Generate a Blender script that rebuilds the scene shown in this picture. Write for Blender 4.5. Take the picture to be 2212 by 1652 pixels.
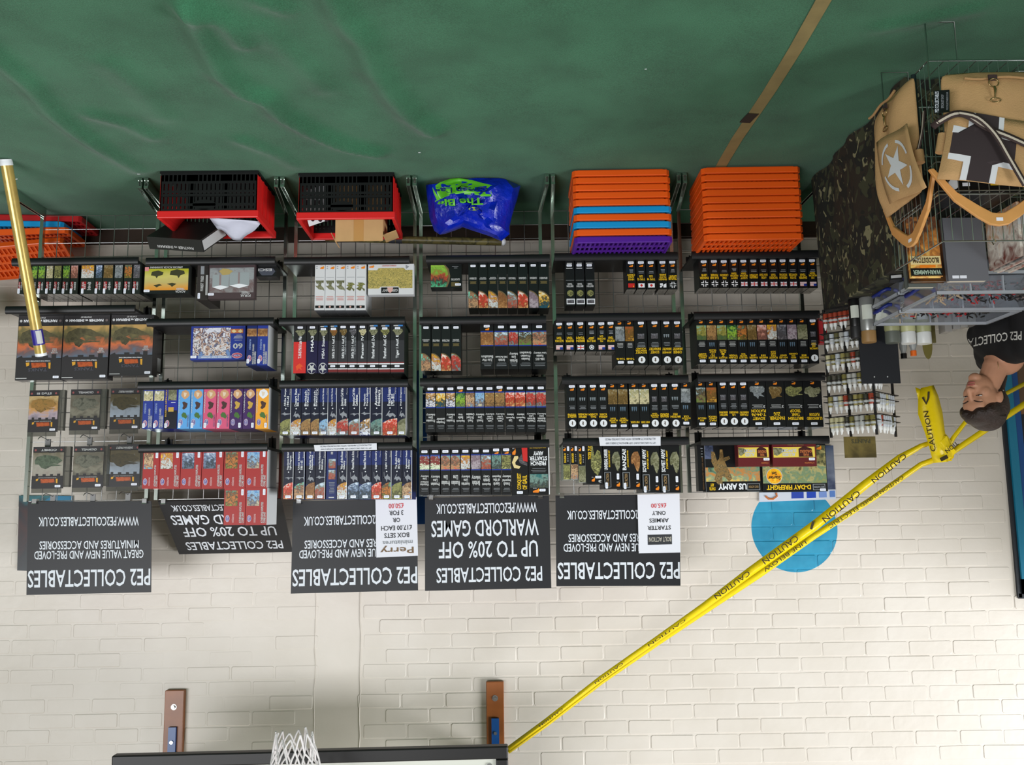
import bpy, bmesh, math, random
import numpy as np
from mathutils import Vector, Matrix, noise as mnoise

for o in list(bpy.data.objects):
    bpy.data.objects.remove(o)
scene = bpy.context.scene
COL = scene.collection
random.seed(7)
R = math.radians

# ------------------------------------------------------------------ camera
# The photograph was taken with the tablet upside down: the camera is rolled by half a turn.
IW, IH, FPX = 2212., 1652., 1950.
CAMH, PITCH, YAW, ROLL = 1.62, R(8.0), .0108, .0137
cf = Vector((-math.sin(YAW)*math.cos(PITCH), math.cos(YAW)*math.cos(PITCH), -math.sin(PITCH)))
cr = cf.cross(Vector((0, 0, 1))).normalized()
cu = cr.cross(cf)
camR = -math.cos(ROLL)*cr + math.sin(ROLL)*cu
camU = -math.sin(ROLL)*cr - math.cos(ROLL)*cu
CAM = Vector((0, 0, CAMH))
cd = bpy.data.cameras.new('camera')
cd.sensor_width = 36.; cd.lens = FPX/IW*36.; cd.clip_start = .05
cam = bpy.data.objects.new('camera', cd)
M3 = Matrix((camR, camU, -cf)).transposed()
cam.matrix_world = Matrix.Translation(CAM) @ M3.to_4x4()
COL.objects.link(cam)
scene.camera = cam

# ------------------------------------------------------------------ light
w = bpy.data.worlds.new('hall_daylight'); scene.world = w; w.use_nodes = True
bg = w.node_tree.nodes['Background']
bg.inputs[0].default_value = (1., .84, .64, 1); bg.inputs[1].default_value = .12

def area(name, loc, target, sx, sy, power, col=(1, 1, 1)):
    l = bpy.data.lights.new(name, 'AREA'); l.shape = 'RECTANGLE'; l.size = sx; l.size_y = sy
    l.energy = power; l.color = col
    o = bpy.data.objects.new(name, l); COL.objects.link(o); o.location = loc
    o.rotation_euler = (Vector(target)-Vector(loc)).to_track_quat('-Z', 'Y').to_euler()
    return o
area('roof_light', (.0, 3.3, 6.8), (.0, 3.7, .8), 7., 3., 75, (1., .97, .92))
area('side_window', (-8.5, -.8, 5.5), (.2, 4.8, 1.0), 6., 3., 1080, (.96, .98, 1.))
area('far_window', (5.2, -5.5, 4.2), (1.4, 5, 1.3), 7., 2.6, 720, (.97, .98, 1.))
scene.view_settings.view_transform = 'Standard'
scene.view_settings.look = 'None'
scene.view_settings.gamma = 1.
scene.view_settings.use_curve_mapping = False
scene.view_settings.exposure = .06

# ------------------------------------------------------------------ pixel -> place helpers
def ray(x, y): return cf + camR*((x-IW/2)/FPX) - camU*((y-IH/2)/FPX)
def PY(x, y, Y): v = ray(x, y); return CAM + v*(Y/v.y)
def PZ(x, y, Z=0.): v = ray(x, y); return CAM + v*((Z-CAMH)/v.z)
def PX(x, y, X): v = ray(x, y); return CAM + v*(X/v.x)

# ------------------------------------------------------------------ materials
def lin(c):
    if max(c) <= 1. and not isinstance(c[0], int): return tuple(c[:3])
    out = []
    for k in c[:3]:
        k /= 255.
        out.append(k/12.92 if k <= .04045 else ((k+.055)/1.055)**2.4)
    return tuple(out)
MATS = {}
def mat(name, rgb, rough=.5, metal=0., var=0., vscale=20., bump=0., bscale=60., trans=0., ior=1.45, spec=.5, coat=0.):
    if name in MATS: return MATS[name]
    m = bpy.data.materials.new(name); m.use_nodes = True; MATS[name] = m
    nt = m.node_tree; b = nt.nodes['Principled BSDF']
    c = lin(rgb)
    b.inputs['Base Color'].default_value = (*c, 1); b.inputs['Roughness'].default_value = rough
    b.inputs['Metallic'].default_value = metal; b.inputs['Specular IOR Level'].default_value = spec
    b.inputs['Transmission Weight'].default_value = trans; b.inputs['IOR'].default_value = ior
    b.inputs['Coat Weight'].default_value = coat
    m.diffuse_color = (*c, 1)
    if var or bump:
        tc = nt.nodes.new('ShaderNodeTexCoord')
        if var:
            n = nt.nodes.new('ShaderNodeTexNoise'); n.inputs['Scale'].default_value = vscale; n.inputs['Detail'].default_value = 5
            nt.links.new(tc.outputs['Object'], n.inputs['Vector'])
            rp = nt.nodes.new('ShaderNodeValToRGB')
            rp.color_ramp.elements[0].position = .3; rp.color_ramp.elements[1].position = .7
            rp.color_ramp.elements[0].color = (*[max(0, k*(1-var)) for k in c], 1)
            rp.color_ramp.elements[1].color = (*[min(1, k*(1+var)) for k in c], 1)
            nt.links.new(n.outputs['Fac'], rp.inputs[0]); nt.links.new(rp.outputs[0], b.inputs['Base Color'])
        if bump:
            n2 = nt.nodes.new('ShaderNodeTexNoise'); n2.inputs['Scale'].default_value = bscale; n2.inputs['Detail'].default_value = 4
            nt.links.new(tc.outputs['Object'], n2.inputs['Vector'])
            bp = nt.nodes.new('ShaderNodeBump'); bp.inputs['Strength'].default_value = bump; bp.inputs['Distance'].default_value = .01
            nt.links.new(n2.outputs['Fac'], bp.inputs['Height']); nt.links.new(bp.outputs[0], b.inputs['Normal'])
    return m

def art(key, cols, scale=55., mixg=.5, rough=.35, con=1.):
    """printed picture: palette laid from the foot (first) to the head (last) of the panel, broken by noise"""
    nm = 'print_'+key
    if nm in MATS: return MATS[nm]
    m = bpy.data.materials.new(nm); m.use_nodes = True; MATS[nm] = m
    nt = m.node_tree; b = nt.nodes['Principled BSDF']; b.inputs['Roughness'].default_value = rough
    N = nt.nodes.new; L = nt.links.new
    tc = N('ShaderNodeTexCoord'); sp = N('ShaderNodeSeparateXYZ'); L(tc.outputs['Generated'], sp.inputs[0])
    mp = N('ShaderNodeMapping'); sd = (hash_s(key) % 1000)*.37
    mp.inputs['Location'].default_value = (sd, sd*.7, sd*1.3)
    L(tc.outputs['Object'], mp.inputs['Vector'])
    n = N('ShaderNodeTexNoise'); n.inputs['Scale'].default_value = scale; n.inputs['Detail'].default_value = 3.; n.inputs['Distortion'].default_value = .8
    L(mp.outputs[0], n.inputs['Vector'])
    mr = N('ShaderNodeMapRange'); mr.inputs['From Min'].default_value = .5-.2/con; mr.inputs['From Max'].default_value = .5+.2/con
    L(n.outputs['Fac'], mr.inputs['Value'])
    mx = N('ShaderNodeMix'); mx.data_type = 'FLOAT'; mx.inputs['Factor'].default_value = mixg
    L(mr.outputs[0], mx.inputs['A']); L(sp.outputs['Z'], mx.inputs['B'])
    rp = N('ShaderNodeValToRGB'); e = rp.color_ramp.elements
    rp.color_ramp.interpolation = 'LINEAR'
    k = len(cols)
    while len(e) < k: e.new(.5)
    for i, c in enumerate(cols):
        e[i].position = .12+.76*i/max(1, k-1); e[i].color = (*lin(c), 1)
    L(mx.outputs['Result'], rp.inputs[0]); L(rp.outputs[0], b.inputs['Base Color'])
    m.diffuse_color = (*lin(cols[0]), 1)
    return m
def hash_s(s):
    h = 7
    for ch in s: h = (h*31+ord(ch)) % 99991
    return h

WHITE = mat('white_print', (232, 236, 240), .4)
BLACK = mat('black_card', (17, 18, 20), .35)
BLACKG = mat('black_green_card', (18, 24, 24), .35)
YEL = mat('yellow_print', (232, 190, 30), .4)
RED = mat('red_print', (200, 40, 38), .4)
BLUE = mat('blue_print', (28, 52, 140), .4)
GREY = mat('grey_print', (140, 145, 150), .5)
LGREY = mat('light_grey_print', (190, 192, 192), .5)
ORANGE = mat('orange_print', (235, 130, 30), .4)
STICK = mat('price_sticker_paper', (236, 240, 250), .5)
STICKT = mat('price_sticker_ink', (150, 160, 190), .5)
SHELFB = mat('black_shelf_metal', (20, 21, 23), .42, bump=.05, bscale=400)
CHROME = mat('chrome_wire', (.42, .43, .43), .32, 1.)
STEEL = mat('polished_steel_post', (.55, .62, .57), .22, 1.)  # faint green in the base colour stands in for reflected carpet
CHROMEB = mat('bright_chrome', (.75, .78, .8), .18, 1.)
BLKP = mat('black_plastic', (14, 14, 16), .4)
REDP = mat('red_plastic', (214, 34, 34), .38)

# ------------------------------------------------------------------ mesh builder
_tc = {}
def text_geo(s, bold=.018):
    k = (s, bold)
    if k in _tc: return _tc[k]
    cu_ = bpy.data.curves.new('t', 'FONT'); cu_.body = s; cu_.resolution_u = 2; cu_.offset = bold
    ob = bpy.data.objects.new('t', cu_)
    me = ob.to_mesh()
    vs = [(v.co.x, v.co.y) for v in me.vertices]; fs = [tuple(p.vertices) for p in me.polygons]
    ob.to_mesh_clear(); bpy.data.objects.remove(ob); bpy.data.curves.remove(cu_)
    if vs:
        x0 = min(v[0] for v in vs); x1 = max(v[0] for v in vs); y0 = min(v[1] for v in vs); y1 = max(v[1] for v in vs)
        vs = [((a-x0)/max(1e-6, x1-x0), (b-y0)/max(1e-6, y1-y0)) for a, b in vs]
    _tc[k] = (vs, fs); return _tc[k]

class MB:
    def __init__(s): s.v = []; s.f = []; s.m = []
    def add(s, vs, fs, mi=0):
        n = len(s.v); s.v += [tuple(v) for v in vs]
        for f in fs: s.f.append(tuple(i+n for i in f)); s.m.append(mi)
        return s
    def box(s, x0, x1, y0, y1, z0, z1, mi=0):
        return s.add([(x0, y0, z0), (x1, y0, z0), (x1, y1, z0), (x0, y1, z0), (x0, y0, z1), (x1, y0, z1), (x1, y1, z1), (x0, y1, z1)],
                     [(0, 3, 2, 1), (4, 5, 6, 7), (0, 1, 5, 4), (1, 2, 6, 5), (2, 3, 7, 6), (3, 0, 4, 7)], mi)
    def obox(s, c, a, b, d, mi=0):
        c, a, b, d = Vector(c), Vector(a), Vector(b), Vector(d)
        vs = [c+i*a+j*b+k*d for k in (-1, 1) for j in (-1, 1) for i in (-1, 1)]
        return s.add(vs, [(0, 2, 3, 1), (4, 5, 7, 6), (0, 1, 5, 4), (1, 3, 7, 5), (3, 2, 6, 7), (2, 0, 4, 6)], mi)
    def bar(s, p, q, wd, th, up=(0, 0, 1), mi=0):
        p, q = Vector(p), Vector(q); d = (q-p); L_ = d.length; d.normalize()
        sd = d.cross(Vector(up))
        if sd.length < 1e-4: sd = d.cross(Vector((1, 0, 0)))
        sd.normalize(); u_ = sd.cross(d)
        return s.obox((p+q)/2, d*L_/2, sd*wd/2, u_*th/2, mi)
    def cyl(s, p, q, r0, r1=None, n=8, cap=True, mi=0):
        if r1 is None: r1 = r0
        p, q = Vector(p), Vector(q); d = (q-p).normalized()
        a = d.orthogonal().normalized(); b = d.cross(a)
        vs = []
        for P, r in ((p, r0), (q, r1)):
            vs += [P+(a*math.cos(2*math.pi*i/n)+b*math.sin(2*math.pi*i/n))*r for i in range(n)]
        fs = [(i, (i+1) % n, n+(i+1) % n, n+i) for i in range(n)]
        if cap: fs += [tuple(range(n-1, -1, -1)), tuple(range(n, 2*n))]
        return s.add(vs, fs, mi)
    def tube(s, path, r, n=6, closed=False, mi=0):
        pts = [Vector(p) for p in path]; k = len(pts); vs = []; prev = None
        for i, p in enumerate(pts):
            if closed: d = pts[(i+1) % k]-pts[i-1]
            else: d = pts[min(i+1, k-1)]-pts[max(i-1, 0)]
            d.normalize()
            a = d.orthogonal().normalized() if prev is None else (prev-d*prev.dot(d)).normalized()
            prev = a; b = d.cross(a)
            rr = r[i] if isinstance(r, (list, tuple)) else r
            vs += [p+(a*math.cos(2*math.pi*j/n)+b*math.sin(2*math.pi*j/n))*rr for j in range(n)]
        fs = []
        for i in range(k if closed else k-1):
            o = i*n; q = ((i+1) % k)*n
            fs += [(o+j, o+(j+1) % n, q+(j+1) % n, q+j) for j in range(n)]
        if not closed: fs += [tuple(range(n-1, -1, -1)), tuple(range((k-1)*n, k*n))]
        return s.add(vs, fs, mi)
    def prism(s, pts, ext, mi=0):
        """closed outline pts (3D) extruded by vector ext"""
        n = len(pts); e = Vector(ext); p = [Vector(q) for q in pts]
        return s.add(p+[q+e for q in p], [tuple(range(n-1, -1, -1)), tuple(range(n, 2*n))]+[(i, (i+1) % n, n+(i+1) % n, n+i) for i in range(n)], mi)
    def lathe(s, prof, n=16, c=(0, 0, 0), mi=0):
        c = Vector(c); vs = []
        for r, z in prof: vs += [(c.x+r*math.cos(2*math.pi*i/n), c.y+r*math.sin(2*math.pi*i/n), c.z+z) for i in range(n)]
        fs = []
        for k in range(len(prof)-1):
            fs += [(k*n+i, k*n+(i+1) % n, (k+1)*n+(i+1) % n, (k+1)*n+i) for i in range(n)]
        fs += [tuple(range(n-1, -1, -1)), tuple(range((len(prof)-1)*n, len(prof)*n))]
        return s.add(vs, fs, mi)
    def ellipsoid(s, c, r, rot=None, nu=14, nv=9, mi=0):
        c = Vector(c); vs = []; rot = rot or Matrix.Identity(3)
        for j in range(nv+1):
            th = math.pi*j/nv
            for i in range(nu):
                ph = 2*math.pi*i/nu
                vs.append(c+rot@Vector((r[0]*math.sin(th)*math.cos(ph), r[1]*math.sin(th)*math.sin(ph), r[2]*math.cos(th))))
        fs = [(j*nu+i, (j+1)*nu+i, (j+1)*nu+(i+1) % nu, j*nu+(i+1) % nu) for j in range(nv) for i in range(nu)]
        return s.add(vs, fs, mi)
    def text(s, txt, o, ux, uy, wd, ht, mi=0, bold=.018):
        """text stretched into a rectangle: o = lower left corner of the writing, ux reading direction, uy up"""
        o, ux, uy = Vector(o), Vector(ux), Vector(uy)
        vs, fs = text_geo(txt, bold)
        return s.add([o+ux*(a*wd)+uy*(b*ht) for a, b in vs], fs, mi)
    def quad(s, a, b, c, d, mi=0): return s.add([a, b, c, d], [(0, 1, 2, 3)], mi)
    def build(s, name, mats, parent=None, smooth=None, label=None, kind=None):
        me = bpy.data.meshes.new(name); me.from_pydata(s.v, [], s.f)
        if not isinstance(mats, (list, tuple)): mats = [mats]
        for m in mats: me.materials.append(m)
        if len(mats) > 1: me.polygons.foreach_set('material_index', s.m)
        if smooth is not None:
            me.polygons.foreach_set('use_smooth', [True]*len(me.polygons))
            if smooth < 179: me.set_sharp_from_angle(angle=R(smooth))
        me.validate(); me.update()
        o = bpy.data.objects.new(name, me); COL.objects.link(o)
        if parent is not None: o.parent = parent
        if label: o['label'] = label
        if kind: o['kind'] = kind
        return o

def tag(o, label=None, cat=None, group=None, kind=None):
    if label: o['label'] = label
    if cat: o['category'] = cat
    if group: o['group'] = group
    if kind: o['kind'] = kind
    return o
def empty(name, loc, label=None, cat=None, group=None, rz=0.):
    o = bpy.data.objects.new(name, None); COL.objects.link(o); o.location = loc; o.rotation_euler = (0, 0, rz)
    o.empty_display_size = .05
    return tag(o, label, cat, group)
def copy_tree(o, parent=None):
    c = o.copy(); COL.objects.link(c); c.parent = parent
    for ch in [q for q in o.children]: copy_tree(ch, c)
    return c
ORD = ['', 'first', 'second', 'third', 'fourth', 'fifth', 'sixth', 'seventh', 'eighth', 'ninth', 'tenth', 'eleventh', 'twelfth', 'thirteenth', 'fourteenth']

# ================================================================== SETTING
WALLY = 5.03
GRIDY = 4.64
# ---- painted brick wall
def wall_material():
    m = bpy.data.materials.new('cream_painted_brick'); m.use_nodes = True
    nt = m.node_tree; b = nt.nodes['Principled BSDF']; N = nt.nodes.new; L = nt.links.new
    b.inputs['Roughness'].default_value = .42
    ge = N('ShaderNodeNewGeometry')
    n = N('ShaderNodeTexNoise'); n.inputs['Scale'].default_value = 3.; n.inputs['Detail'].default_value = 6; L(ge.outputs['Position'], n.inputs['Vector'])
    rp = N('ShaderNodeValToRGB'); rp.color_ramp.elements[0].position = .3; rp.color_ramp.elements[1].position = .75
    rp.color_ramp.elements[0].color = (*lin((212, 204, 193)), 1); rp.color_ramp.elements[1].color = (*lin((221, 214, 205)), 1)
    L(n.outputs['Fac'], rp.inputs[0])
    def disc(c, r, edge):
        d = N('ShaderNodeVectorMath'); d.operation = 'DISTANCE'
        xz = N('ShaderNodeVectorMath'); xz.operation = 'MULTIPLY'; xz.inputs[1].default_value = (1, 0, 1)
        L(ge.outputs['Position'], xz.inputs[0]); L(xz.outputs[0], d.inputs[0]); d.inputs[1].default_value = (c[0], 0, c[1])
        lt = N('ShaderNodeMath'); lt.operation = 'LESS_THAN'; lt.inputs[1].default_value = r
        L(d.outputs['Value'], lt.inputs[0]); return lt.outputs[0]
    n3 = N('ShaderNodeTexNoise'); n3.inputs['Scale'].default_value = 9.; L(ge.outputs['Position'], n3.inputs['Vector'])
    rb = N('ShaderNodeValToRGB'); rb.color_ramp.elements[0].position = .35; rb.color_ramp.elements[1].position = .7
    rb.color_ramp.elements[0].color = (*lin((28, 134, 172)), 1); rb.color_ramp.elements[1].color = (*lin((46, 156, 194)), 1)
    L(n3.outputs['Fac'], rb.inputs[0])
    c0 = PY(1716, 1141, WALLY)
    mx = N('ShaderNodeMix'); mx.data_type = 'RGBA'
    L(disc((c0.x, c0.z), .238, 0), mx.inputs['Factor']); L(rp.outputs[0], mx.inputs['A']); L(rb.outputs[0], mx.inputs['B'])
    L(mx.outputs['Result'], b.inputs['Base Color'])
    n2 = N('ShaderNodeTexNoise'); n2.inputs['Scale'].default_value = 22.; n2.inputs['Detail'].default_value = 6; L(ge.outputs['Position'], n2.inputs['Vector'])
    bp = N('ShaderNodeBump'); bp.inputs['Strength'].default_value = .22; bp.inputs['Distance'].default_value = .006
    L(n2.outputs['Fac'], bp.inputs['Height']); L(bp.outputs[0], b.inputs['Normal'])
    m.diffuse_color = (.8, .75, .66, 1)
    return m
MWALL = wall_material()
wall = MB().box(-4.6, 4.2, WALLY, WALLY+.2, -.05, 4.2).build('wall_back', MWALL, kind='structure')
tag(wall, 'cream painted brick wall with a blue disc')
BW, BH = .2365, .0778
def brick_mb(wd, ht, p, seed):
    """front of a painted brick: rounded outline with a soft shoulder down to the joint"""
    rnd = random.Random(seed); mb = MB()
    def ring(ins, y):
        a, c = wd/2-ins, ht/2-ins; k = .006
        pts = [(-a+k, -c), (a-k, -c), (a, -c+k), (a, c-k), (a-k, c), (-a+k, c), (-a, c-k), (-a, -c+k)]
        return [(x+rnd.uniform(-.0016, .0016), y, z+rnd.uniform(-.0014, .0014)) for x, z in pts]
    o = ring(.0012, .0006); i = ring(.0046, -p)
    mb.add(o+i, [tuple(range(8, 16))]+[(k, (k+1) % 8, 8+(k+1) % 8, 8+k) for k in range(8)])
    return mb
VAR = [brick_mb(BW-.004, BH-.003, .0020+.0005*(k % 4), 40+k) for k in range(6)]
VARS = [brick_mb(BW-.004, BH-.003, .0011+.0003*(k % 3), 80+k) for k in range(6)]
VM, VMS = [], []
for L_, src in ((VM, VAR), (VMS, VARS)):
    for k, mb in enumerate(src):
        me = bpy.data.meshes.new('brick'); me.from_pydata(mb.v, [], mb.f); me.materials.append(MWALL)
        L_.append(me)
sx0 = PY(778, 1450, WALLY).x; sx1 = PY(680, 1450, WALLY).x      # plain strip between the two seams
cand = []
for j in range(-1, 38):
    z = .02+j*BH+BH/2
    off = (j % 2)*BW/2+(.03 if j % 5 == 3 else 0.)
    for i in range(-15, 15):
        x = i*BW+off+.06
        if x-BW/2 < -3.15 or x > 3.0: continue
        if -3.6 < x < -2.74 and z < 2.13: continue
        if x+BW*.38 > sx0 and x-BW*.38 < sx1: continue
        cand.append((x, z))
def seen(c):
    x, z = c
    # rank: open wall above the racks first, on the rough side
    s = 0 if z > 2.05 else (1 if x < -1.6 and z > .95 else 2)
    return (s, 0 if x < sx0 else 1, abs(x))
cand.sort(key=seen)
rest = MB()
for k, (x, z) in enumerate(cand):
    rough = x < sx0
    vi = random.randrange(6)
    tw = random.uniform(-.004, .004); dy = random.uniform(-.0005, .0012)
    if k < 290:
        o = bpy.data.objects.new('brick', (VM if rough else VMS)[vi]); COL.objects.link(o); o.parent = wall
        o.location = (x+random.uniform(-.003, .003), WALLY+dy, z); o.rotation_euler = (0, tw, 0)
    else:
        src = (VAR if rough else VARS)[vi]
        rest.add([(a+x, b+WALLY+dy, c+z) for a, b, c in src.v], src.f)
rest.build('bricks', MWALL, wall, kind='stuff')
wl_ = MB().box(-3.75, -3.6, 1.3, WALLY, -.05, 2.47).build('shade_partition', MWALL, kind='structure'); tag(wl_, 'cream painted partition wall beside the stall')  # out-of-view wall added so its shadow falls on the stall corner
# seams of the plain strip
for sx, dk in ((sx0, .004), (sx1, .0025)):
    mb = MB(); pts = []
    for k in range(40):
        z = .1+k*.075
        pts.append((sx+random.uniform(-.004, .004), WALLY-.001, z))
    mb.tube(pts, dk, 5); mb.build('wall_seam', MWALL, wall, smooth=60)
mb = MB().box(-2.72, 4.2, WALLY-.022, WALLY, 0, .078).box(-2.72, 4.2, WALLY-.014, WALLY, .078, .09)
tag(mb.build('baseboard_back', mat('dark_brown_skirting', (52, 36, 26), .5, var=.2, vscale=8), kind='structure'), 'dark brown wooden skirting along the wall')

# ---- green carpet with folds
folds = [([(380, -40), (408, 5), (482, 40), (527, 90)], .016, .05),
         ([(400, 0), (418, 40), (448, 100), (477, 154), (527, 194), (572, 209), (607, 244), (666, 278), (746, 313), (815, 328)], .02, .055),
         ([(690, -60), (736, 30), (781, 80), (806, 144), (845, 199), (885, 244), (935, 278)], .02, .06),
         ([(-60, 80), (0, 129), (60, 179), (109, 239), (159, 278), (234, 328), (298, 368)], .016, .05),
         ([(200, 248), (278, 268), (328, 293)], .008, .05), ([(522, 303), (597, 333), (637, 358)], .009, .045),
         ([(560, 0), (612, 20)], .008, .04), ([(560, 60), (640, 130), (700, 190)], .006, .06), ([(240, 140), (300, 190), (350, 250)], .006, .07),
         ([(1900, 60), (2000, 42), (2110, 20)], .006, .04)]
xs = np.concatenate([[-7.], np.linspace(-3.1, 3.2, 230), [7.]]); ys = np.concatenate([[-6.], np.linspace(1.7, 5.0, 130), [5.03]])
GX, GY = np.meshgrid(xs, ys); Hh = np.zeros_like(GX)
for pl, A_, sg in folds:
    P = [PZ(a, b) for a, b in pl]; best = np.full_like(GX, 9.)
    for p, q in zip(P[:-1], P[1:]):
        dx, dy = q.x-p.x, q.y-p.y; t = np.clip(((GX-p.x)*dx+(GY-p.y)*dy)/(dx*dx+dy*dy), 0, 1)
        tap = np.hypot(GX-p.x-t*dx, GY-p.y-t*dy); best = np.minimum(best, tap)
    Hh += A_*2.1*np.exp(-(best/(sg*.8))**2)
fade = np.clip((4.3-GY)/.5, 0, 1)
Hh = Hh*(.15+.85*fade)+.0025*np.sin(GX*5.1+GY*3.3)*np.sin(GY*4.2-GX*1.7)*fade*(GX > -1.2)
def floor_z(x, y): 
    i = np.argmin(abs(ys-y)); j = np.argmin(abs(xs-x)); return float(Hh[i, j])
nx, ny = len(xs), len(ys)
fl = MB(); fl.v = [(float(GX[i, j]), float(GY[i, j]), float(Hh[i, j])) for i in range(ny) for j in range(nx)]
fl.f = [(i*nx+j, i*nx+j+1, (i+1)*nx+j+1, (i+1)*nx+j) for i in range(ny-1) for j in range(nx-1)]; fl.m = [0]*len(fl.f)
def carpet_mat():
    m = mat('green_carpet', (62, 106, 80), .95, spec=.1); nt = m.node_tree; N = nt.nodes.new; L = nt.links.new; b = nt.nodes['Principled BSDF']
    ge = N('ShaderNodeNewGeometry')
    n = N('ShaderNodeTexNoise'); n.inputs['Scale'].default_value = 260.; n.inputs['Detail'].default_value = 3; L(ge.outputs['Position'], n.inputs['Vector'])
    n2 = N('ShaderNodeTexNoise'); n2.inputs['Scale'].default_value = 4.; n2.inputs['Detail'].default_value = 5; L(ge.outputs['Position'], n2.inputs['Vector'])
    ad = N('ShaderNodeMath'); ad.operation = 'MULTIPLY_ADD'; ad.inputs[1].default_value = .55; L(n.outputs['Fac'], ad.inputs[0])
    a2 = N('ShaderNodeMath'); a2.operation = 'MULTIPLY'; a2.inputs[1].default_value = .45; L(n2.outputs['Fac'], a2.inputs[0]); L(a2.outputs[0], ad.inputs[2])
    rp = N('ShaderNodeValToRGB'); rp.color_ramp.elements[0].position = .33; rp.color_ramp.elements[1].position = .67
    rp.color_ramp.elements[0].color = (*lin((38, 80, 56)), 1); rp.color_ramp.elements[1].color = (*lin((62, 120, 88)), 1)
    L(ad.outputs[0], rp.inputs[0]); L(rp.outputs[0], b.inputs['Base Color'])
    bp = N('ShaderNodeBump'); bp.inputs['Strength'].default_value = .5; bp.inputs['Distance'].default_value = .003
    L(n.outputs['Fac'], bp.inputs['Height']); L(bp.outputs[0], b.inputs['Normal'])
    b.inputs['Sheen Weight'].default_value = .15
    return m
floor = fl.build('floor', carpet_mat(), smooth=180, kind='structure'); tag(floor, 'rucked green carpet laid over the hall floor')
# ---- tan tape line on the carpet
def strip_on_floor(pl, wd, th, name, m, parent=None):
    P = [PZ(a, b) for a, b in pl]; mb = MB(); vs = []
    for i, p in enumerate(P):
        d = (P[min(i+1, len(P)-1)]-P[max(i-1, 0)]); d.z = 0; d.normalize(); n = Vector((-d.y, d.x, 0))*wd/2
        z = floor_z(p.x, p.y)+.0015
        vs += [(p.x+n.x, p.y+n.y, z), (p.x-n.x, p.y-n.y, z), (p.x+n.x, p.y+n.y, z+th), (p.x-n.x, p.y-n.y, z+th)]
    fs = []
    for i in range(len(P)-1):
        o = i*4; q = o+4
        fs += [(o+2, o+3, q+3, q+2), (o, o+2, q+2, q), (o+3, o+1, q+1, q+3)]
    return mb.add(vs, fs).build(name, m, parent)
tl = strip_on_floor([(1800, -40), (1776, 5), (1748, 55), (1720, 104), (1690, 152), (1660, 199), (1627, 248), (1592, 300), (1565, 345), (1550, 372)], .052, .0012, 'floor_tape', mat('tan_tape', (134, 120, 78), .7, var=.12, vscale=14))
tag(tl, 'tan tape line stuck across the green carpet', 'tape')
strip_on_floor([(1628, 243), (1618, 253), (1609, 263)], .046, .004, 'dark_patch', mat('dark_tape', (38, 36, 30), .7), tl)
# ---- door at the far side
FR = mat('teal_gloss_paint', (22, 118, 150), .3); FR2 = mat('blue_gloss_paint', (20, 74, 136), .3); FRD = mat('dark_frame_edge', (24, 30, 38), .5)
dx = PY(2180, 1090, WALLY).x; dzt = PY(2192, 1290, WALLY).z
door = empty('door_1', (dx-.45, WALLY, 0), 'teal framed glazed door in the brick wall'); door['kind'] = 'structure'
def loc(mb, name, m, par, **k):
    p = par.location; mb.v = [(a-p.x, b-p.y, c-p.z) for a, b, c in mb.v]; return mb.build(name, m, par, **k)
X1, X0 = dx, dx-.9
loc(MB().box(X1-.018, X1+.004, WALLY-.016, WALLY+.02, 0, dzt).box(X0, X1, WALLY-.016, WALLY+.02, dzt-.022, dzt+.006), 'frame_edge', FRD, door)
loc(MB().box(X1-.062, X1-.018, WALLY-.03, WALLY+.02, 0, dzt-.02).box(X0, X1-.018, WALLY-.03, WALLY+.02, dzt-.10, dzt-.02), 'frame', FR, door)
loc(MB().box(X1-.10, X1-.062, WALLY-.022, WALLY+.02, 0, dzt-.1).box(X0, X1-.062, WALLY-.022, WALLY+.02, dzt-.13, dzt-.1), 'inner_frame', FR2, door)
for k in range(6):
    z0 = .2+k*.31
    loc(MB().box(X0, X1-.10, WALLY-.010, WALLY+.01, z0, z0+.265), 'pane', [mat('dark_glass', (30, 36, 44), .12), mat('brown_glass', (96, 74, 56), .2)][k % 3 == 2], door)
    loc(MB().box(X0, X1-.10, WALLY-.014, WALLY+.01, z0+.265, z0+.31), 'glazing_bar', mat('varnished_bar', (120, 84, 54), .4), door)
loc(MB().box(X0, X1-.10, WALLY-.014, WALLY+.01, 0, .2), 'kick_panel', FR2, door)

# ---- teal board behind racks three and four
mb = MB(); a = PY(893, 800, WALLY); b = PY(926, 1131, WALLY)
p0, p1 = PY(922, 800, WALLY-.012), PY(896, 1132, WALLY-.012)
mb.box(min(p0.x, p1.x), max(p0.x, p1.x), WALLY-.014, WALLY-.004, p0.z, p1.z)
tag(mb.build('wall_board', mat('deep_blue_board', (24, 70, 128), .5)), 'narrow deep blue board on the wall behind the racks', 'board')

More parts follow.
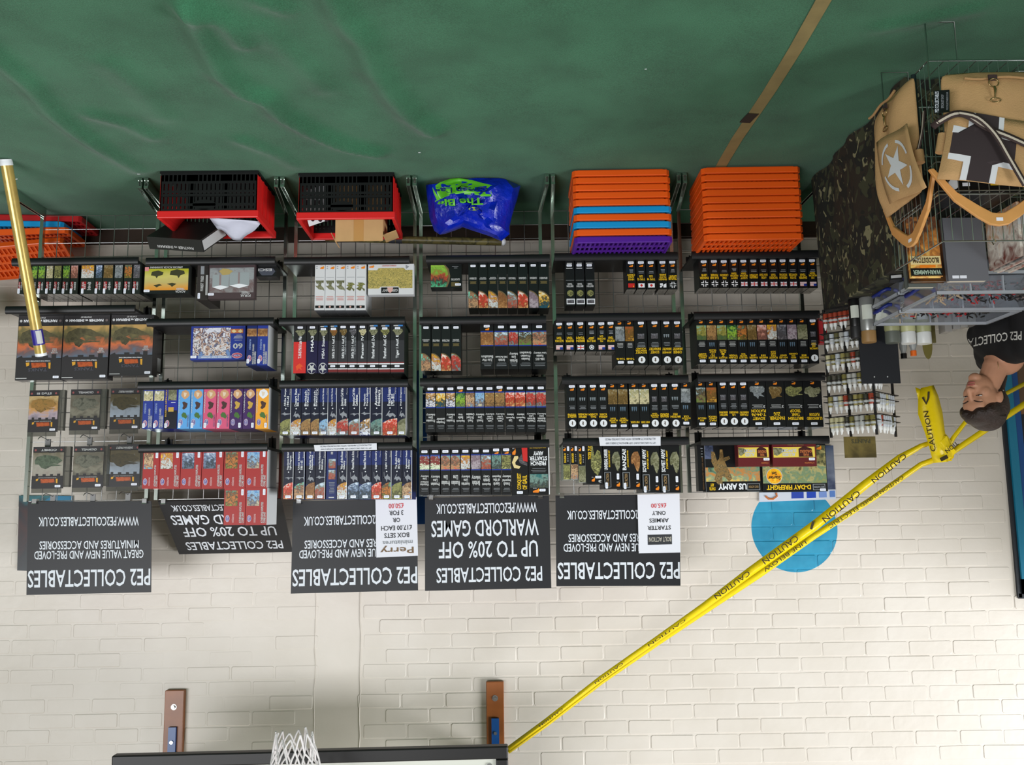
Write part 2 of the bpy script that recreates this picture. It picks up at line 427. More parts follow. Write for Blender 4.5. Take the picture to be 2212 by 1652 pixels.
# ================================================================== GRID RACKS
ED = [(88, 335), (360, 614), (641, 894), (912, 1166), (1198, 1450), (1473, 1726)]
PAN = []
for e in ED:
    xa, xb = PY(e[0], 600, GRIDY).x, PY(e[1], 600, GRIDY).x
    PAN.append(((xa+xb)/2, abs(xa-xb)))
RACKN = ['rack holding the hanging tank packs', 'rack under the sign that leans back', 'rack under the brown-headed sheet', 'rack whose sign has no paper sheet',
         'rack under the black-logo sheet', 'signless rack beside the camouflage cloth']
ZT = 1.546; ZB = .045
feet_front = [None, (306, 380), (600, 375), (888, 375), (1188, 373), (1476, 365), None]
for i, (xc, wd) in enumerate(PAN):
    r = empty('grid_rack', (xc, GRIDY, 0), 'chrome wire grid panel, '+RACKN[i], 'rack', 'wire grid racks')
    mb = MB(); n = 8; st = wd/n
    for k in range(n+1): mb.cyl((-wd/2+k*st, 0, ZB), (-wd/2+k*st, 0, ZT), .0022, n=6)
    for k in range(21): z = ZB+(ZT-ZB)*k/20; mb.cyl((-wd/2, .0035, z), (wd/2, .0035, z), .0022, n=6)
    mb.build('wire_grid', CHROME, r, smooth=60)
    for sd in (-1, 1):
        xp = sd*(wd/2+.006)
        MB().box(xp-.009, xp+.009, -.012, .012, .0, ZT+.002).build('post', STEEL, r)
        # foot: slotted steel arm on the carpet
        j = i if sd > 0 else i+1      # junction index counted from the photo's left end
        ff = feet_front[j]
        fx = PZ(*ff).x-xc+sd*-.016*(-1) if ff else xp
        if ff: fx = PZ(*ff).x - xc + (-sd)*.015
        mb = MB(); p = Vector((xp, 0, .03)); q = Vector((fx, -.42 if ff else -.29, .03))
        d = (q-p).normalized(); s_ = d.cross(Vector((0, 0, 1)))
        for t in (-1, 1): mb.bar(p+s_*t*.008, q+s_*t*.008, .003, .05)
        mb.bar(q-Vector((0, 0, .02)), q+d*.006-Vector((0, 0, .02)), .019, .012); mb.bar(q+Vector((0, 0, .02)), q+d*.006+Vector((0, 0, .02)), .019, .012)
        mb.bar(p-Vector((0, 0, .024)), q-Vector((0, 0, .024)), .018, .003)
        mb.build('foot', STEEL, r)

# ---- shelves
SHY = 4.35                    # front of the shelf lips
SHD = GRIDY-SHY
LIP = [[(24, 297, 552, 572), (10, 290, 657, 676)],
       [(314, 593, 553, 571), (316, 590, 688, 703), (297, 580, 822, 840), (298, 577, 960, 976)],
       [(613, 884, 552, 570), (602, 874, 684, 701), (603, 881, 818, 837), (608, 890, 958, 974)],
       [(920, 1188, 548, 566), (906, 1180, 681, 699), (907, 1180, 814, 832), (908, 1187, 952, 968)],
       [(1198, 1465, 547, 561), (1202, 1472, 676, 692), (1214, 1488, 810, 828), (1216, 1489, 945, 962)],
       [(1495, 1775, 543, 557), (1500, 1772, 674, 688), (1508, 1784, 806, 823), (1515, 1793, 943, 960)]]
SHN = {4: ['bottom', 'third', 'second', 'top'], 2: ['lower', 'upper']}
SHZ = {}
for i, rows in enumerate(LIP):
    for k, (xa, xb, ya, yb) in enumerate(rows):
        A, B = PY(xa, yb, SHY), PY(xb, yb, SHY)
        z1 = (A.z+B.z)/2; wd = abs(A.x-B.x); xc = (A.x+B.x)/2
        lh = .04
        zt = z1-.010                       # surface the goods stand on
        SHZ[i, k] = zt
        sh = empty('rack_shelf', (xc, SHY, zt), 'black metal %s shelf with rounded lip on %s' % (SHN[len(rows)][k], RACKN[i]), 'shelf', 'black rack shelves')
        mb = MB().box(-wd/2, wd/2, .012, SHD-.016, -.012, 0.); mb.build('tray', SHELFB, sh)
        # rounded lip profile swept along X
        pr = [(.014, .010)]
        for t in range(9):
            an = R(90+22.5*t); pr.append((.010+.010*math.cos(an), .0+.0*t+(-.010)+(.020)*math.sin(an)*1.0))
        pr += [(.014, -.030)]
        mb = MB(); mb.prism([(-wd/2, y, z) for y, z in pr], (wd, 0, 0)); mb.build('lip', SHELFB, sh, smooth=50)
        for sd in (-1, 1):
            xb_ = sd*(wd/2-.045)
            mb = MB(); mb.prism([(xb_-.003, .238, -.012), (xb_-.003, SHD-.018, -.012), (xb_-.003, SHD-.018, -.085), (xb_-.003, SHD-.034, -.075)], (.006, 0, 0))
            mb.box(xb_-.018, xb_+.018, SHD-.024, SHD-.012, -.075, -.012)
            mb.build('bracket', SHELFB, sh)

# ================================================================== BOXED GOODS
class Box:
    """carton: photo-like print coordinates, u runs to the world's -X, v runs up from the foot"""
    def __init__(s, name, x0, x1, ytop, Y, d, body, z0, label, cat='box', group=None, ybot=None, rz=0., ry=0., side=None, back=None, top=None, xy=None):
        ym = ybot if ybot is not None else ytop
        a, b = PY(x0, xy or ytop, Y), PY(x1, xy or ytop, Y)
        s.w = abs(a.x-b.x)-.0008; xm = (x0+x1)/2
        if z0 is None: z0 = PY(xm, ybot, Y).z
        s.h = PY(xm, ytop, Y).z-z0; s.d = d
        mats = [body]; mb = MB(); w2, h = s.w/2, s.h
        mb.box(-w2, w2, 0, d, 0, h)
        si = ti = 0
        if side: mats.append(side); si = len(mats)-1; mb.m[3] = si; mb.m[5] = si
        if top: mats.append(top); ti = len(mats)-1; mb.m[1] = ti
        s.o = mb.build(name, mats)
        s.o.location = ((a.x+b.x)/2, Y, z0); s.o.rotation_euler = (0, ry, rz)
        tag(s.o, label, cat, group)
        s.k = 0
    def P(s, u, v, l): return (s.w/2-u*s.w, -l, v*s.h)
    def lift(s, l): s.k += 1; return l if l is not None else .0005+.00022*s.k
    def plate(s, name, u0, u1, v0, v1, m, l=None, th=.0004):
        l = s.lift(l); a, c = s.P(u0, v0, l), s.P(u1, v1, l)
        return MB().box(min(a[0], c[0]), max(a[0], c[0]), -l, -l+th, min(a[2], c[2]), max(a[2], c[2])).build(name, m, s.o)
    def polys(s, name, polys, mats, l=None):
        """list of (points, material index)"""
        l = s.lift(l); mb = MB()
        for i, (pts, mi) in enumerate(polys):
            q = [s.P(u, v, l+.00008*i) for u, v in pts]
            ar = sum(q[k][0]*q[(k+1) % len(q)][2]-q[(k+1) % len(q)][0]*q[k][2] for k in range(len(q)))
            if ar < 0: q.reverse()
            mb.add(q, [tuple(range(len(q)))], mi)
        return mb.build(name, mats, s.o)
    def disc(s, name, u, v, r, m, l=None, n=18, ell=1.):
        l = s.lift(l); c = s.P(u, v, l)
        return MB().add([(c[0]+r*math.cos(2*math.pi*i/n), -l, c[2]+r*ell*math.sin(2*math.pi*i/n)) for i in range(n)], [tuple(range(n))]).build(name, m, s.o)
    def text(s, name, t, u0, u1, v0, v1, m, rot=0, l=None, bold=.03):
        """t may hold several lines; rot=1: spine writing that reads downwards"""
        l = s.lift(l); mb = MB(); lines = t.split('/'); n = len(lines); mx = max(len(q) for q in lines)
        W_, H_ = abs(u1-u0)*s.w, abs(v1-v0)*s.h
        if not rot:
            lh = H_/n
            for i, q in enumerate(lines):
                f = max(.35, len(q)/mx); c = s.P((u0+u1)/2, 0, l)
                z = v1*s.h-(i+1)*lh+.08*lh
                mb.text(q, (c[0]-W_*f/2, -l, z), (1, 0, 0), (0, 0, 1), W_*f, lh*.84, bold=bold)
        else:
            lw = W_/n
            for i, q in enumerate(lines):
                f = max(.35, len(q)/mx) if n > 1 else 1.
                x = s.w/2-u0*s.w-(i+1)*lw+.06*lw      # first line is the one nearest world +X
                mb.text(q, (x, -l, v1*s.h), (0, 0, -1), (1, 0, 0), H_*f, lw*.88, bold=bold)
        return mb.build(name, m, s.o)
    def lines(s, name, u0, u1, vs, th, m, jit=.12, l=None):
        l = s.lift(l); mb = MB()
        for v in vs:
            j = random.uniform(0, jit)
            a, c = s.P(u0+j, v, l), s.P(u1-j*.5, v+th, l)
            mb.box(min(a[0], c[0]), max(a[0], c[0]), -l, -l+.0003, a[2], c[2])
        return mb.build(name, m, s.o)
    def sticker(s, u, v, wd=.0145, ht=.0062, vert=False):
        l = s.lift(None)+.0004; c = s.P(u, v, l)
        if vert: wd, ht = ht, wd
        k = min(wd, ht)*.3; a, b = wd, ht
        pts = [(-a+k, -b), (a-k, -b), (a, -b+k), (a, b-k), (a-k, b), (-a+k, b), (-a, b-k), (-a, -b+k)]
        mb = MB(); mb.prism([(c[0]+x, -l, c[2]+z) for x, z in pts], (0, .0004, 0))
        if vert: mb.text('£25.00', (c[0]-b*.0-.4*a, -l-.0001, c[2]+b*.62), (0, 0, -1), (1, 0, 0), b*1.2, a*.8, 1)
        else: mb.text('£25.00', (c[0]-a*.6, -l-.0001, c[2]-b*.4), (1, 0, 0), (0, 0, 1), a*1.2, b*.8, 1)
        return mb.build('price_sticker', [STICK, STICKT], s.o)
    def flame(s, u, v, wd=.016, ht=.0075):
        """small orange swoosh emblem"""
        l = s.lift(None); c = s.P(u, v, l); mb = MB()
        out = [(1, -.9), (-.6, -1), (-1, -.2), (-.7, .8), (-.35, .25), (.2, .1), (1, -.3)]
        mb.add([(c[0]+a*wd*.62, -l, c[2]-b*ht) for a, b in out][::-1], [tuple(range(len(out)))], 0)
        out = [(-.6, -.4), (-.8, .6), (-.45, 0)]
        mb.add([(c[0]+a*wd*.62, -l-.0001, c[2]-b*ht) for a, b in out][::-1], [(0, 1, 2)], 1)
        mb.text('WARLORD', (c[0]-wd*.1, -l-.0001, c[2]-ht*.95), (1, 0, 0), (0, 0, 1), wd*.7, ht*.35, 2)
        return mb.build('emblem', [ORANGE, YEL, LGREY], s.o)
    def flag(s, kind, u0, u1, v0, v1):
        q = [(u0, v0), (u1, v0), (u1, v1), (u0, v1)]; um, vm = (u0+u1)/2, (v0+v1)/2; du, dv = u1-u0, v1-v0
        def rc(a, b, c, d): return [(u0+a*du, v0+c*dv), (u0+b*du, v0+c*dv), (u0+b*du, v0+d*dv), (u0+a*du, v0+d*dv)]
        P = []
        if kind == 'uk':
            P = [(q, 2), ([(u0, v0), (u0+.18*du, v0), (u1, v1-.18*dv), (u1, v1), (u1-.18*du, v1), (u0, v0+.18*dv)], 0),
                 ([(u1, v0), (u1, v0+.18*dv), (u0+.18*du, v1), (u0, v1), (u0, v1-.18*dv), (u1-.18*du, v0)], 0),
                 (rc(0, 1, .32, .68), 0), (rc(.36, .64, 0, 1), 0), (rc(0, 1, .4, .6), 1), (rc(.43, .57, 0, 1), 1)]
        elif kind == 'us':
            P = [(q, 0)]+[(rc(0, 1, t, t+.11), 3) for t in (.05, .27, .49, .71, .9)]+[(rc(.55, 1, .45, 1), 2)]
        elif kind == 'jp':
            P = [(q, 0), ([(um+.2*du*math.cos(a*.45), vm+.3*dv*math.sin(a*.45)) for a in range(14)], 1)]
        elif kind == 'cn':
            P = [(q, 1), (rc(.75, .9, .6, .85), 4)]
        elif kind == 'cross':
            for a, b in ((0, 0), (1, 0), (0, 1), (1, 1)):
                f = lambda x, y: ((u0+(x if a == 0 else 1-x)*du), (v0+(y if b == 0 else 1-y)*dv))
                P += [([f(0, .28), f(.40, .28), f(.40, .40), f(0, .40)], 0), ([f(.28, 0), f(.40, 0), f(.40, .28), f(.28, .28)], 0)]
        elif kind == 'star':
            P = [([(um+.5*du*math.cos(a*.35), vm+.5*dv*math.sin(a*.35)) for a in range(18)], 0),
                 ([(um+.36*du*math.cos(a*.35), vm+.36*dv*math.sin(a*.35)) for a in range(18)], 5),
                 ([(um+(.38 if a % 2 else .16)*du*math.sin(a*math.pi/5), vm+(.38 if a % 2 else .16)*dv*math.cos(a*math.pi/5)) for a in range(10)], 0)]
        elif kind == 'rays':
            P = [(q, 0), ([(u0, vm-.1*dv), (u0, vm+.1*dv), (u0+.4*du, vm)], 5), ([(um, v0), (u1, v0), (um, vm-.1*dv)], 5), ([(um, v1), (u0+.2*du, v1), (um-.1*du, vm+.1*dv)], 5), (rc(.46, .54, 0, 1), 5)]
        return s.polys('flag_print', P, [WHITE, RED, BLUE, mat('pink_print', (214, 140, 140), .4), YEL, BLACK])
    def arc_art(s, name, m, v0, v1, cu, ru, u0=.0, u1=1.):
        """picture whose lower edge is an arc: v1 at the far top, arc dips between v0 (middle) and the sides"""
        pts = [(u0, 1.), (u1, 1.)]
        n = 9
        for i in range(n+1):
            u = u1+(u0-u1)*i/n
            t = (u-cu)/ru
            pts.append((u, min(.985, v0+(v1-v0)*(1-math.sqrt(max(0., 1-t*t))))))
        return s.polys(name, [(pts, 0)], [m])

def rowlab(desc, n, i, k):
    rk = ['tank-pack rack', 'leaning-sign rack', 'brown-headed-sheet rack', 'sheetless-sign rack', 'black-logo-sheet rack', 'signless rack'][i]
    return '%s, %s from camouflage end, %s shelf, %s' % (desc, ORD[n], SHN[len(LIP[i])][k], rk)
def rowgroup(i, k): return 'goods on the %s shelf of the %s' % (SHN[len(LIP[i])][k], RACKN[i])
BY = SHY+.032          # front faces of the cartons
def run(i, k, specs, fn, ytop, d=.16, Y=BY, total=None, start=None, cat='box'):
    """specs: photo-left to photo-right (x0, x1, dict); ordinals count from the camouflage cloth"""
    tot = total or len(specs)
    for j, (x0, x1, kw) in enumerate(specs):
        n = (start or tot)-j
        yt = kw.pop('yt', ytop)
        b = Box(kw.pop('name', 'game_box'), x0, x1, yt, kw.pop('Y', Y)+random.uniform(-.003, .003), kw.pop('d', d), kw.pop('body', BLACK), SHZ[i, k]+.0005,
                rowlab(kw.pop('desc'), n, i, k), cat, rowgroup(i, k), side=kw.pop('side', None), top=kw.pop('top', None), ry=kw.pop('ry', 0.), xy=kw.pop('xy', None))
        fn(b, **kw)
# palettes ----------------------------------------------------------
PAL = dict(tan=[(196, 170, 110), (128, 96, 56), (170, 130, 80), (90, 66, 40), (150, 122, 78)], green=[(120, 170, 150), (150, 140, 60), (86, 100, 52), (60, 90, 60)],
           brown=[(170, 128, 80), (120, 78, 44), (150, 104, 60), (196, 150, 96)], lime=[(30, 60, 30), (60, 110, 60), (150, 190, 60), (70, 90, 40), (120, 140, 90)],
           orange=[(110, 150, 120), (80, 60, 40), (196, 120, 52), (60, 60, 30), (150, 150, 60)], ochre=[(150, 140, 110), (120, 96, 50), (90, 70, 34), (150, 120, 70)],
           pink=[(220, 190, 190), (190, 130, 110), (110, 70, 60), (130, 90, 74)], fire=[(240, 190, 40), (170, 110, 60), (210, 220, 220), (120, 86, 44)],
           grey=[(150, 150, 156), (90, 90, 96), (70, 66, 70), (120, 116, 120)], lilac=[(150, 140, 150), (120, 100, 110), (180, 168, 176), (90, 80, 86)],
           olive=[(120, 124, 100), (90, 90, 60), (150, 150, 120), (66, 66, 46)], snow=[(240, 240, 230), (150, 146, 100), (210, 200, 160), (90, 86, 60)],
           stone=[(170, 176, 176), (90, 96, 96), (140, 146, 150), (60, 66, 70)], field=[(196, 222, 226), (60, 56, 40), (120, 100, 70), (90, 140, 50)],
           desert=[(170, 80, 40), (130, 90, 40), (96, 70, 30), (190, 140, 50)], blue=[(70, 130, 190), (150, 190, 220), (90, 80, 90), (200, 190, 160)],
           red=[(150, 190, 180), (190, 60, 50), (130, 60, 50), (110, 140, 140)], army=[(80, 150, 210), (140, 60, 50), (120, 50, 44), (230, 240, 210), (110, 150, 90)],
           mixed=[(120, 170, 170), (170, 110, 80), (90, 80, 70), (190, 150, 110), (200, 90, 60)], teal=[(50, 110, 110), (120, 150, 140), (50, 60, 60), (100, 110, 90)],
           uniform=[(230, 230, 235), (200, 150, 70), (60, 60, 70), (235, 235, 240), (50, 60, 110)], gold=[(220, 230, 210), (230, 180, 60), (40, 60, 60), (30, 90, 110)],
           fig=[(190, 150, 110), (90, 60, 44), (210, 180, 140), (150, 100, 70), (120, 170, 190)], redfig=[(235, 225, 210), (210, 70, 50), (150, 60, 40), (220, 170, 110)],
           sky=[(200, 220, 235), (120, 130, 120), (170, 80, 60), (90, 80, 70)], mint=[(120, 210, 180), (110, 70, 60), (190, 150, 110), (80, 70, 60)],
           camo=[(70, 76, 44), (150, 150, 90), (60, 60, 40), (190, 190, 120)], ice=[(210, 224, 240), (110, 130, 160), (40, 50, 56), (90, 110, 130)])
def A_(p, k='', **kw): return art(p+k, PAL[p], **kw)

# styles -------------------------------------------------------------
def st_flag(b, flag='cross', title='INFANTRY', pic=True, tag_=True):
    """short black blister carton: price, emblem, picture strip, yellow title, flag"""
    b.flame(.55, .21)
    if tag_: b.sticker(.52, .11)
    if pic: b.lines('small_print', .28, .78, (.34, .38, .42), .018, GREY)
    else: b.lines('small_print', .22, .82, (.40, .45), .016, GREY)
    b.text('title', title, .06, .94, .52 if title.count('/') < 2 else .48, .71, YEL)
    if flag == 'cross': b.flag('cross', .18, .86, .755, .955)
    elif flag == 'star': b.flag('star', .27, .75, .79, .945)
    else: b.flag(flag, .16, .86, .80, .94)
def st_photo(b, pal='tan', title='PANZER', pic=0, art_v=(.15, .47)):
    """tall black carton: emblem, battle picture, small print, stacked yellow title, price"""
    b.flame(.5, .07, .015, .0075)
    b.plate('artwork', .03, .99, art_v[0], art_v[1], A_(pal, scale=70))
    if pic: b.polys('unit_print', [([(u, .53+.0*u), (u+.13, .53), (u+.11, .60), (u+.07, .63), (u+.02, .60)], 0) for u in (.22, .42, .62)], [mat('blue_grey_print', (86, 110, 130), .5)])
    else: b.lines('small_print', .16, .84, (.515, .545, .575, .605), .010, LGREY)
    n = title.count('/')+1
    b.text('title', title, .08, .97, .885-.042*n-.01*(n < 3), .885, YEL)
    b.sticker(.52, .935, .0145, .0062)
def st_hero(b, title='BRITISH/ARMY', pic=1, v=(.66, .77)):
    """tall black carton with a round white figure badge"""
    b.sticker(.55, .075); b.flame(.56, .135)
    if pic == 1: b.polys('unit_print', [([(u, .32), (u+.16, .32), (u+.13, .38), (u+.08, .40), (u+.02, .37)], 0) for u in (.22, .44, .64)], [mat('pale_grey_print', (120, 130, 136), .5)])
    else: b.plate('unit_print', .25, .78, .31, .42, A_('grey', 'unit', scale=220))
    b.lines('small_print', .2, .85, (.50, .53, .56, .59)[:2+pic], .010, GREY)
    b.text('title', title, .05, .96, v[0], v[1], YEL)
    b.disc('badge', .53, .88, min(.0175, b.w*.4), WHITE)
    b.polys('figure_print', [([(.53+.0, .835), (.60, .86), (.56, .885), (.62, .9), (.55, .91), (.53, .93), (.48, .905), (.43, .89), (.49, .875), (.46, .85)], 0)], [mat('figure_ink', (84, 70, 60), .5)])
def st_tank(b, title='PLATOON', pal='olive', v=(.62, .86), hull=0):
    b.flame(.52, .07)
    t = [[(.08, .16), (.16, .13), (.86, .13), (.94, .18), (.92, .25), (.72, .30), (.9, .345), (.88, .36), (.62, .335), (.55, .41), (.45, .36), (.3, .33), (.28, .27), (.1, .24)],
         [(.16, .17), (.22, .14), (.84, .15), (.88, .2), (.84, .27), (.72, .33), (.86, .35), (.85, .365), (.6, .36), (.45, .39), (.3, .4), (.28, .34), (.18, .27)],
         [(.04, .2), (.12, .16), (.35, .13), (.55, .17), (.95, .15), (.98, .22), (.72, .3), (.98, .31), (.97, .325), (.66, .33), (.5, .36), (.22, .34), (.06, .28)],
         [(.05, .27), (.12, .18), (.38, .14), (.6, .19), (.88, .16), (.96, .24), (.86, .3), (.68, .32), (.78, .345), (.6, .38), (.34, .37), (.25, .31), (.1, .3)]][hull % 4]
    b.polys('artwork', [(t, 0)], [A_(pal, 'tank%d' % hull, scale=110, mixg=.3)])
    b.lines('small_print', .15, .82, (.53, .56, .59), .009, LGREY)
    b.text('numeral', '3', .82, .92, .535, .60, LGREY)
    b.text('title', title, .12, .95, v[0], v[1], YEL)
    b.sticker(.5, .93, .016, .0062)
def st_line(b, pal='fig', title='Line/Infantry', flame=False, v=(.57, .78), av=(.18, .47), small=True):
    """black carton with a blue-ruled battle picture and white blackletter title"""
    if flame: b.flame(.55, .125)
    b.plate('ruled_band', .03, .99, av[0]-.025, av[1]+.025, BLUE)
    b.plate('artwork', .03, .99, av[0], av[1], A_(pal, 'ln', scale=85))
    b.sticker(.5, .09 if not flame else .07)
    b.text('title', title, .08, .96, v[0], v[1], LGREY, bold=.035)
    if small: b.lines('small_print', .1, .9, (.865, .89, .925), .007, GREY, jit=.2)
def st_arc(b, pal='redfig', title='PIRATES', arcdir=1, v=(.33, .385)):
    """slim green-black carton: price, white name, gilt emblem, round picture at the head"""
    b.sticker(.5, .085, .013, .006)
    b.text('title', title, .12, .86, v[0], v[1], LGREY)
    b.polys('gilt_emblem', [([(.15, .42), (.85, .42), (.78, .45), (.85, .48), (.15, .48), (.22, .45)], 0)], [mat('dull_gilt', (92, 82, 48), .4)])
    b.arc_art('gilt_ring', mat('gilt_ring', (110, 94, 62), .4), .62, .99, -.05, 1.35)
    b.arc_art('artwork', A_(pal, 'arc', scale=75), .645, 1.03, -.05, 1.32)
def st_navy(b, pal='tan', title='British Infantry/1808-1815', fig=1, edge=0, sv=.95, arc_v=(.66, .86)):
    """navy carton: white spine writing, white dot, pencil sketch, arched picture at the head"""
    b.plate('shade_band', 0, 1, .32, .70, mat('dark_navy_print', (10, 16, 40), .35))
    n = title.count('/')+1
    b.text('title', title, .30, .30+.26*n if n > 1 else .56, .03, .40, WHITE, rot=1, bold=.02)
    b.text('maker_print', 'Perry', .80, .95, .03, .16, LGREY, rot=1, bold=.0)
    b.disc('white_dot', .5, .45, .0032, WHITE, n=10)
    sk = mat('sketch_grey', (140, 144, 152), .5)
    q = [[(.1, .57), (.5, .545), (.55, .56), (.95, .55), (.9, .6), (.85, .565), (.6, .58), (.5, .61), (.4, .575)],
         [(.2, .61), (.45, .50), (.5, .51), (.42, .56), (.7, .55), (.9, .60), (.85, .65), (.7, .6), (.5, .64), (.35, .6)],
         [(.2, .46), (.24, .46), (.28, .56), (.5, .53), (.6, .50), (.66, .54), (.85, .56), (.88, .64), (.8, .62), (.6, .6), (.5, .66), (.4, .6), (.1, .56), (.25, .58)],
         [(.05, .56), (.3, .54), (.4, .52), (.5, .545), (.95, .55), (.95, .565), (.6, .575), (.4, .59), (.3, .57)]][fig % 4]
    b.polys('sketch', [(q, 0)], [sk])
    b.arc_art('artwork', A_(pal, 'nv', scale=80), arc_v[0], arc_v[1], 1.05, 1.25)
    if edge: b.plate('white_edge', .955, 1.0, 0, 1, WHITE)
    if sv: b.sticker(.5, sv, .013, .0062)
def st_tankspine(b, title='Panzer IV', kind='de', pal='camo', blue=True, sub=None, sv=None):
    gr = mat('dark_grey_print', (52, 52, 56), .35)
    if kind == 'de':
        b.plate('grey_band', 0, 1, .34, .80, gr)
        b.plate('red_stripe', 0, 1, .775, .80, mat('dark_red_print', (116, 34, 36), .4)); b.plate('white_stripe', 0, 1, .80, .822, WHITE)
        b.plate('white_stripe', 0, 1, .902, .922, WHITE); b.plate('red_stripe', 0, 1, .922, .98, mat('dark_red_print', (116, 34, 36), .4))
    elif kind == 'us':
        b.plate('indigo_band', 0, 1, .34, 1., mat('indigo_print', (28, 22, 62), .35))
        b.polys('star_badge', [([(.5+.42*math.cos(t*.35), .90+.115*math.sin(t*.35)) for t in range(18)], 0), ([(.52+.40*math.cos(t*.35+.0), .905+.10*math.sin(t*.35)) for t in range(18)], 1),
                               ([(.5+(.40 if t % 2 else .16)*math.sin(t*math.pi/5), .90-(.11 if t % 2 else .045)*math.cos(t*math.pi/5)) for t in range(10)], 0)], [LGREY, mat('indigo_print', (28, 22, 62), .35)])
    else:
        b.plate('scarlet_band', 0, 1, .36, 1., mat('scarlet_print', (208, 44, 40), .4))
        b.polys('emblem', [([(.2, .86), (.5, .8), (.8, .86), (.6, .88), (.7, .94), (.45, .9), (.3, .95)], 0)], [mat('orange_red_print', (226, 84, 40), .4)])
    b.polys('artwork', [([(.18, .12), (.85, .11), (.92, .16), (.80, .20), (.62, .24), (.35, .23), (.28, .18), (.12, .15)], 0)], [A_(pal, 'ts', scale=130, mixg=.3)])
    if blue: b.plate('blue_mark', .55, .9, .03, .06, mat('light_blue_print', (60, 130, 200), .4)); b.lines('maker_print', .2, .55, (.035,), .022, LGREY, jit=0)
    b.text('title', title, .36, .66, .24, .70 if len(title) > 8 else .56, WHITE, rot=1, bold=.02)
    if sub: b.text('subtitle', sub, .66, .86, .26, .62, GREY, rot=1)
    b.sticker(.5, .065 if not blue else .10, .013, .0055)
    if sv: b.sticker(.48, sv, .012, .005)

# ---- bottom shelves: signless rack (5) and £65 rack (4)
crs = ['cross']*4+['uk']*6+['us']*2
ttl = ['PANZER/LEHR', 'FLAK AND/PIONEER', 'PAK/CANNON', 'HEAVY/MORTAR/TEAM', 'LIGHT/MORTAR/TEAM', 'COMMANDO', '6 PDR/GUN TEAM', 'VICKERS/TEAM', 'MEDIUM/MORTAR', '25 PDR/HOWITZER', 'SNIPER/TEAM', 'M1/MORTAR/TEAM']
xe = [(1511, 1533), (1533.6, 1554.6), (1555, 1576), (1577, 1597), (1598, 1618), (1619, 1640), (1640.7, 1661), (1661.7, 1682.5), (1683.4, 1703), (1704, 1724.6), (1725.5, 1746), (1747, 1767)]
FD = dict(cross='short black box with white cross', uk='short black box with union flag', us='short black box with striped flag', jp='short black box with sun flag', cn='short black box with red flag', star='short black box with white star', rays='short black box with torn flag')
GTOP = mat('clear_blister_top', (120, 116, 108), .15, var=.35, vscale=90)
run(5, 0, [(a, b, dict(desc=FD[f], flag=f, title=t, pic=k in (0, 3), top=GTOP)) for k, ((a, b), f, t) in enumerate(zip(xe, crs, ttl))], st_flag, 622, d=.12, cat='box')
run(4, 0, [(1222.5, 1242.5, dict(desc='tall green-black box with gold round badge')), (1244, 1264, dict(desc='tall green-black box with pale round badge')), (1266, 1286, dict(desc='tall green-black box with flame and gold badge'))],
    lambda b, **k: (b.lines('small_print', .1, .8, (.06, .17), .018, LGREY), b.sticker(.45, .115, .013, .006), b.lines('rule', .05, .95, (.44,), .006, GREY, jit=0), b.text('title', 'BRITISH/TANKS', .12, .85, .50, .60, LGREY),
                    b.disc('badge', .5, .73, .016, A_('camo', 'bd', scale=140)), b.plate('white_label', .08, .98, .85, .97, WHITE), b.plate('label_ink', .16, .9, .87, .95, A_('grey', 'lbl', scale=160))), 660, d=.12, total=8)
run(4, 0, [(1354, 1374, dict(desc=FD['cn'], flag='cn', title='HMG/AND/CREW', top=GTOP)), (1376, 1395.6, dict(desc=FD['jp'], flag='jp', title='TYPE 92/GUN', pic=False, top=GTOP)), (1397, 1417.5, dict(desc=FD['jp'], flag='jp', title='TYPE 94/GUN', pic=False, top=GTOP)),
           (1422.6, 1442.6, dict(desc=FD['rays'], flag='rays', title='FINNISH/HQ AND/SNIPER', top=GTOP)), (1443.6, 1464, dict(desc=FD['cross'], flag='cross', title='ZUNDAPP', top=GTOP))], st_flag, 625, d=.12, total=5, start=5)
# ---- third shelves
TP = ['HEAVY/PANZER/KAMPF', 'SD.KFZ/251/1C/HALF/TRACK', 'SD.KFZ/7/1/FLAK/TRACK', 'STURM/TIGER', 'OPEL BLITZ/MAULTIER/TRUCK', 'PANZER/LEHR', 'MARDER/III', 'SDKFZ/222/AND/223', 'M3 LEE/GRANT', 'BREN/GUN/CARRIER', 'PANZER/III']
pl5 = ['green', 'tan', 'green', 'lime', 'orange', 'ochre', 'pink', 'fire', 'grey', 'lilac', 'olive']
pd5 = ['teal and khaki', 'sandy brown', 'pale green', 'bright green', 'green and orange', 'dull ochre', 'brown and pink', 'yellow fire', 'grey', 'lilac grey', 'grey green']
xe = [(1507, 1528.6), (1529, 1551), (1551.4, 1572.8), (1573.3, 1595), (1595.4, 1616.8), (1617.2, 1638), (1638.4, 1660), (1660.4, 1681.8), (1682.2, 1702.8), (1703.5, 1725.2), (1726, 1748.4)]
run(5, 1, [(a, b, dict(desc='black box with %s picture' % dsc, pal=p, title=t, pic=k in (1, 4, 5, 8, 9), top=GTOP)) for k, ((a, b), p, dsc, t) in enumerate(zip(xe, pl5, pd5, TP))], st_photo, 786, total=12, start=12)
run(5, 1, [(1749.6, 1770, dict(desc='black box with round figure badge', title='OFFICER/AND/CREW', pic=2, v=(.55, .70)))], st_hero, 785, total=1, start=1)
def st_redcard(b): b.plate('white_foot', .08, .92, .02, .08, LGREY)
run(5, 1, [(1770.6, 1788, dict(desc='plain red card box', body=mat('red_card', (176, 44, 48), .5), d=.05, Y=SHY+.06))], lambda b: st_redcard(b), 741, total=1, start=1)
for o in bpy.data.objects:
    if o.get('label', '').startswith('plain red card box'): o['label'] = 'plain red card box at camouflage end of third shelf on signless rack'
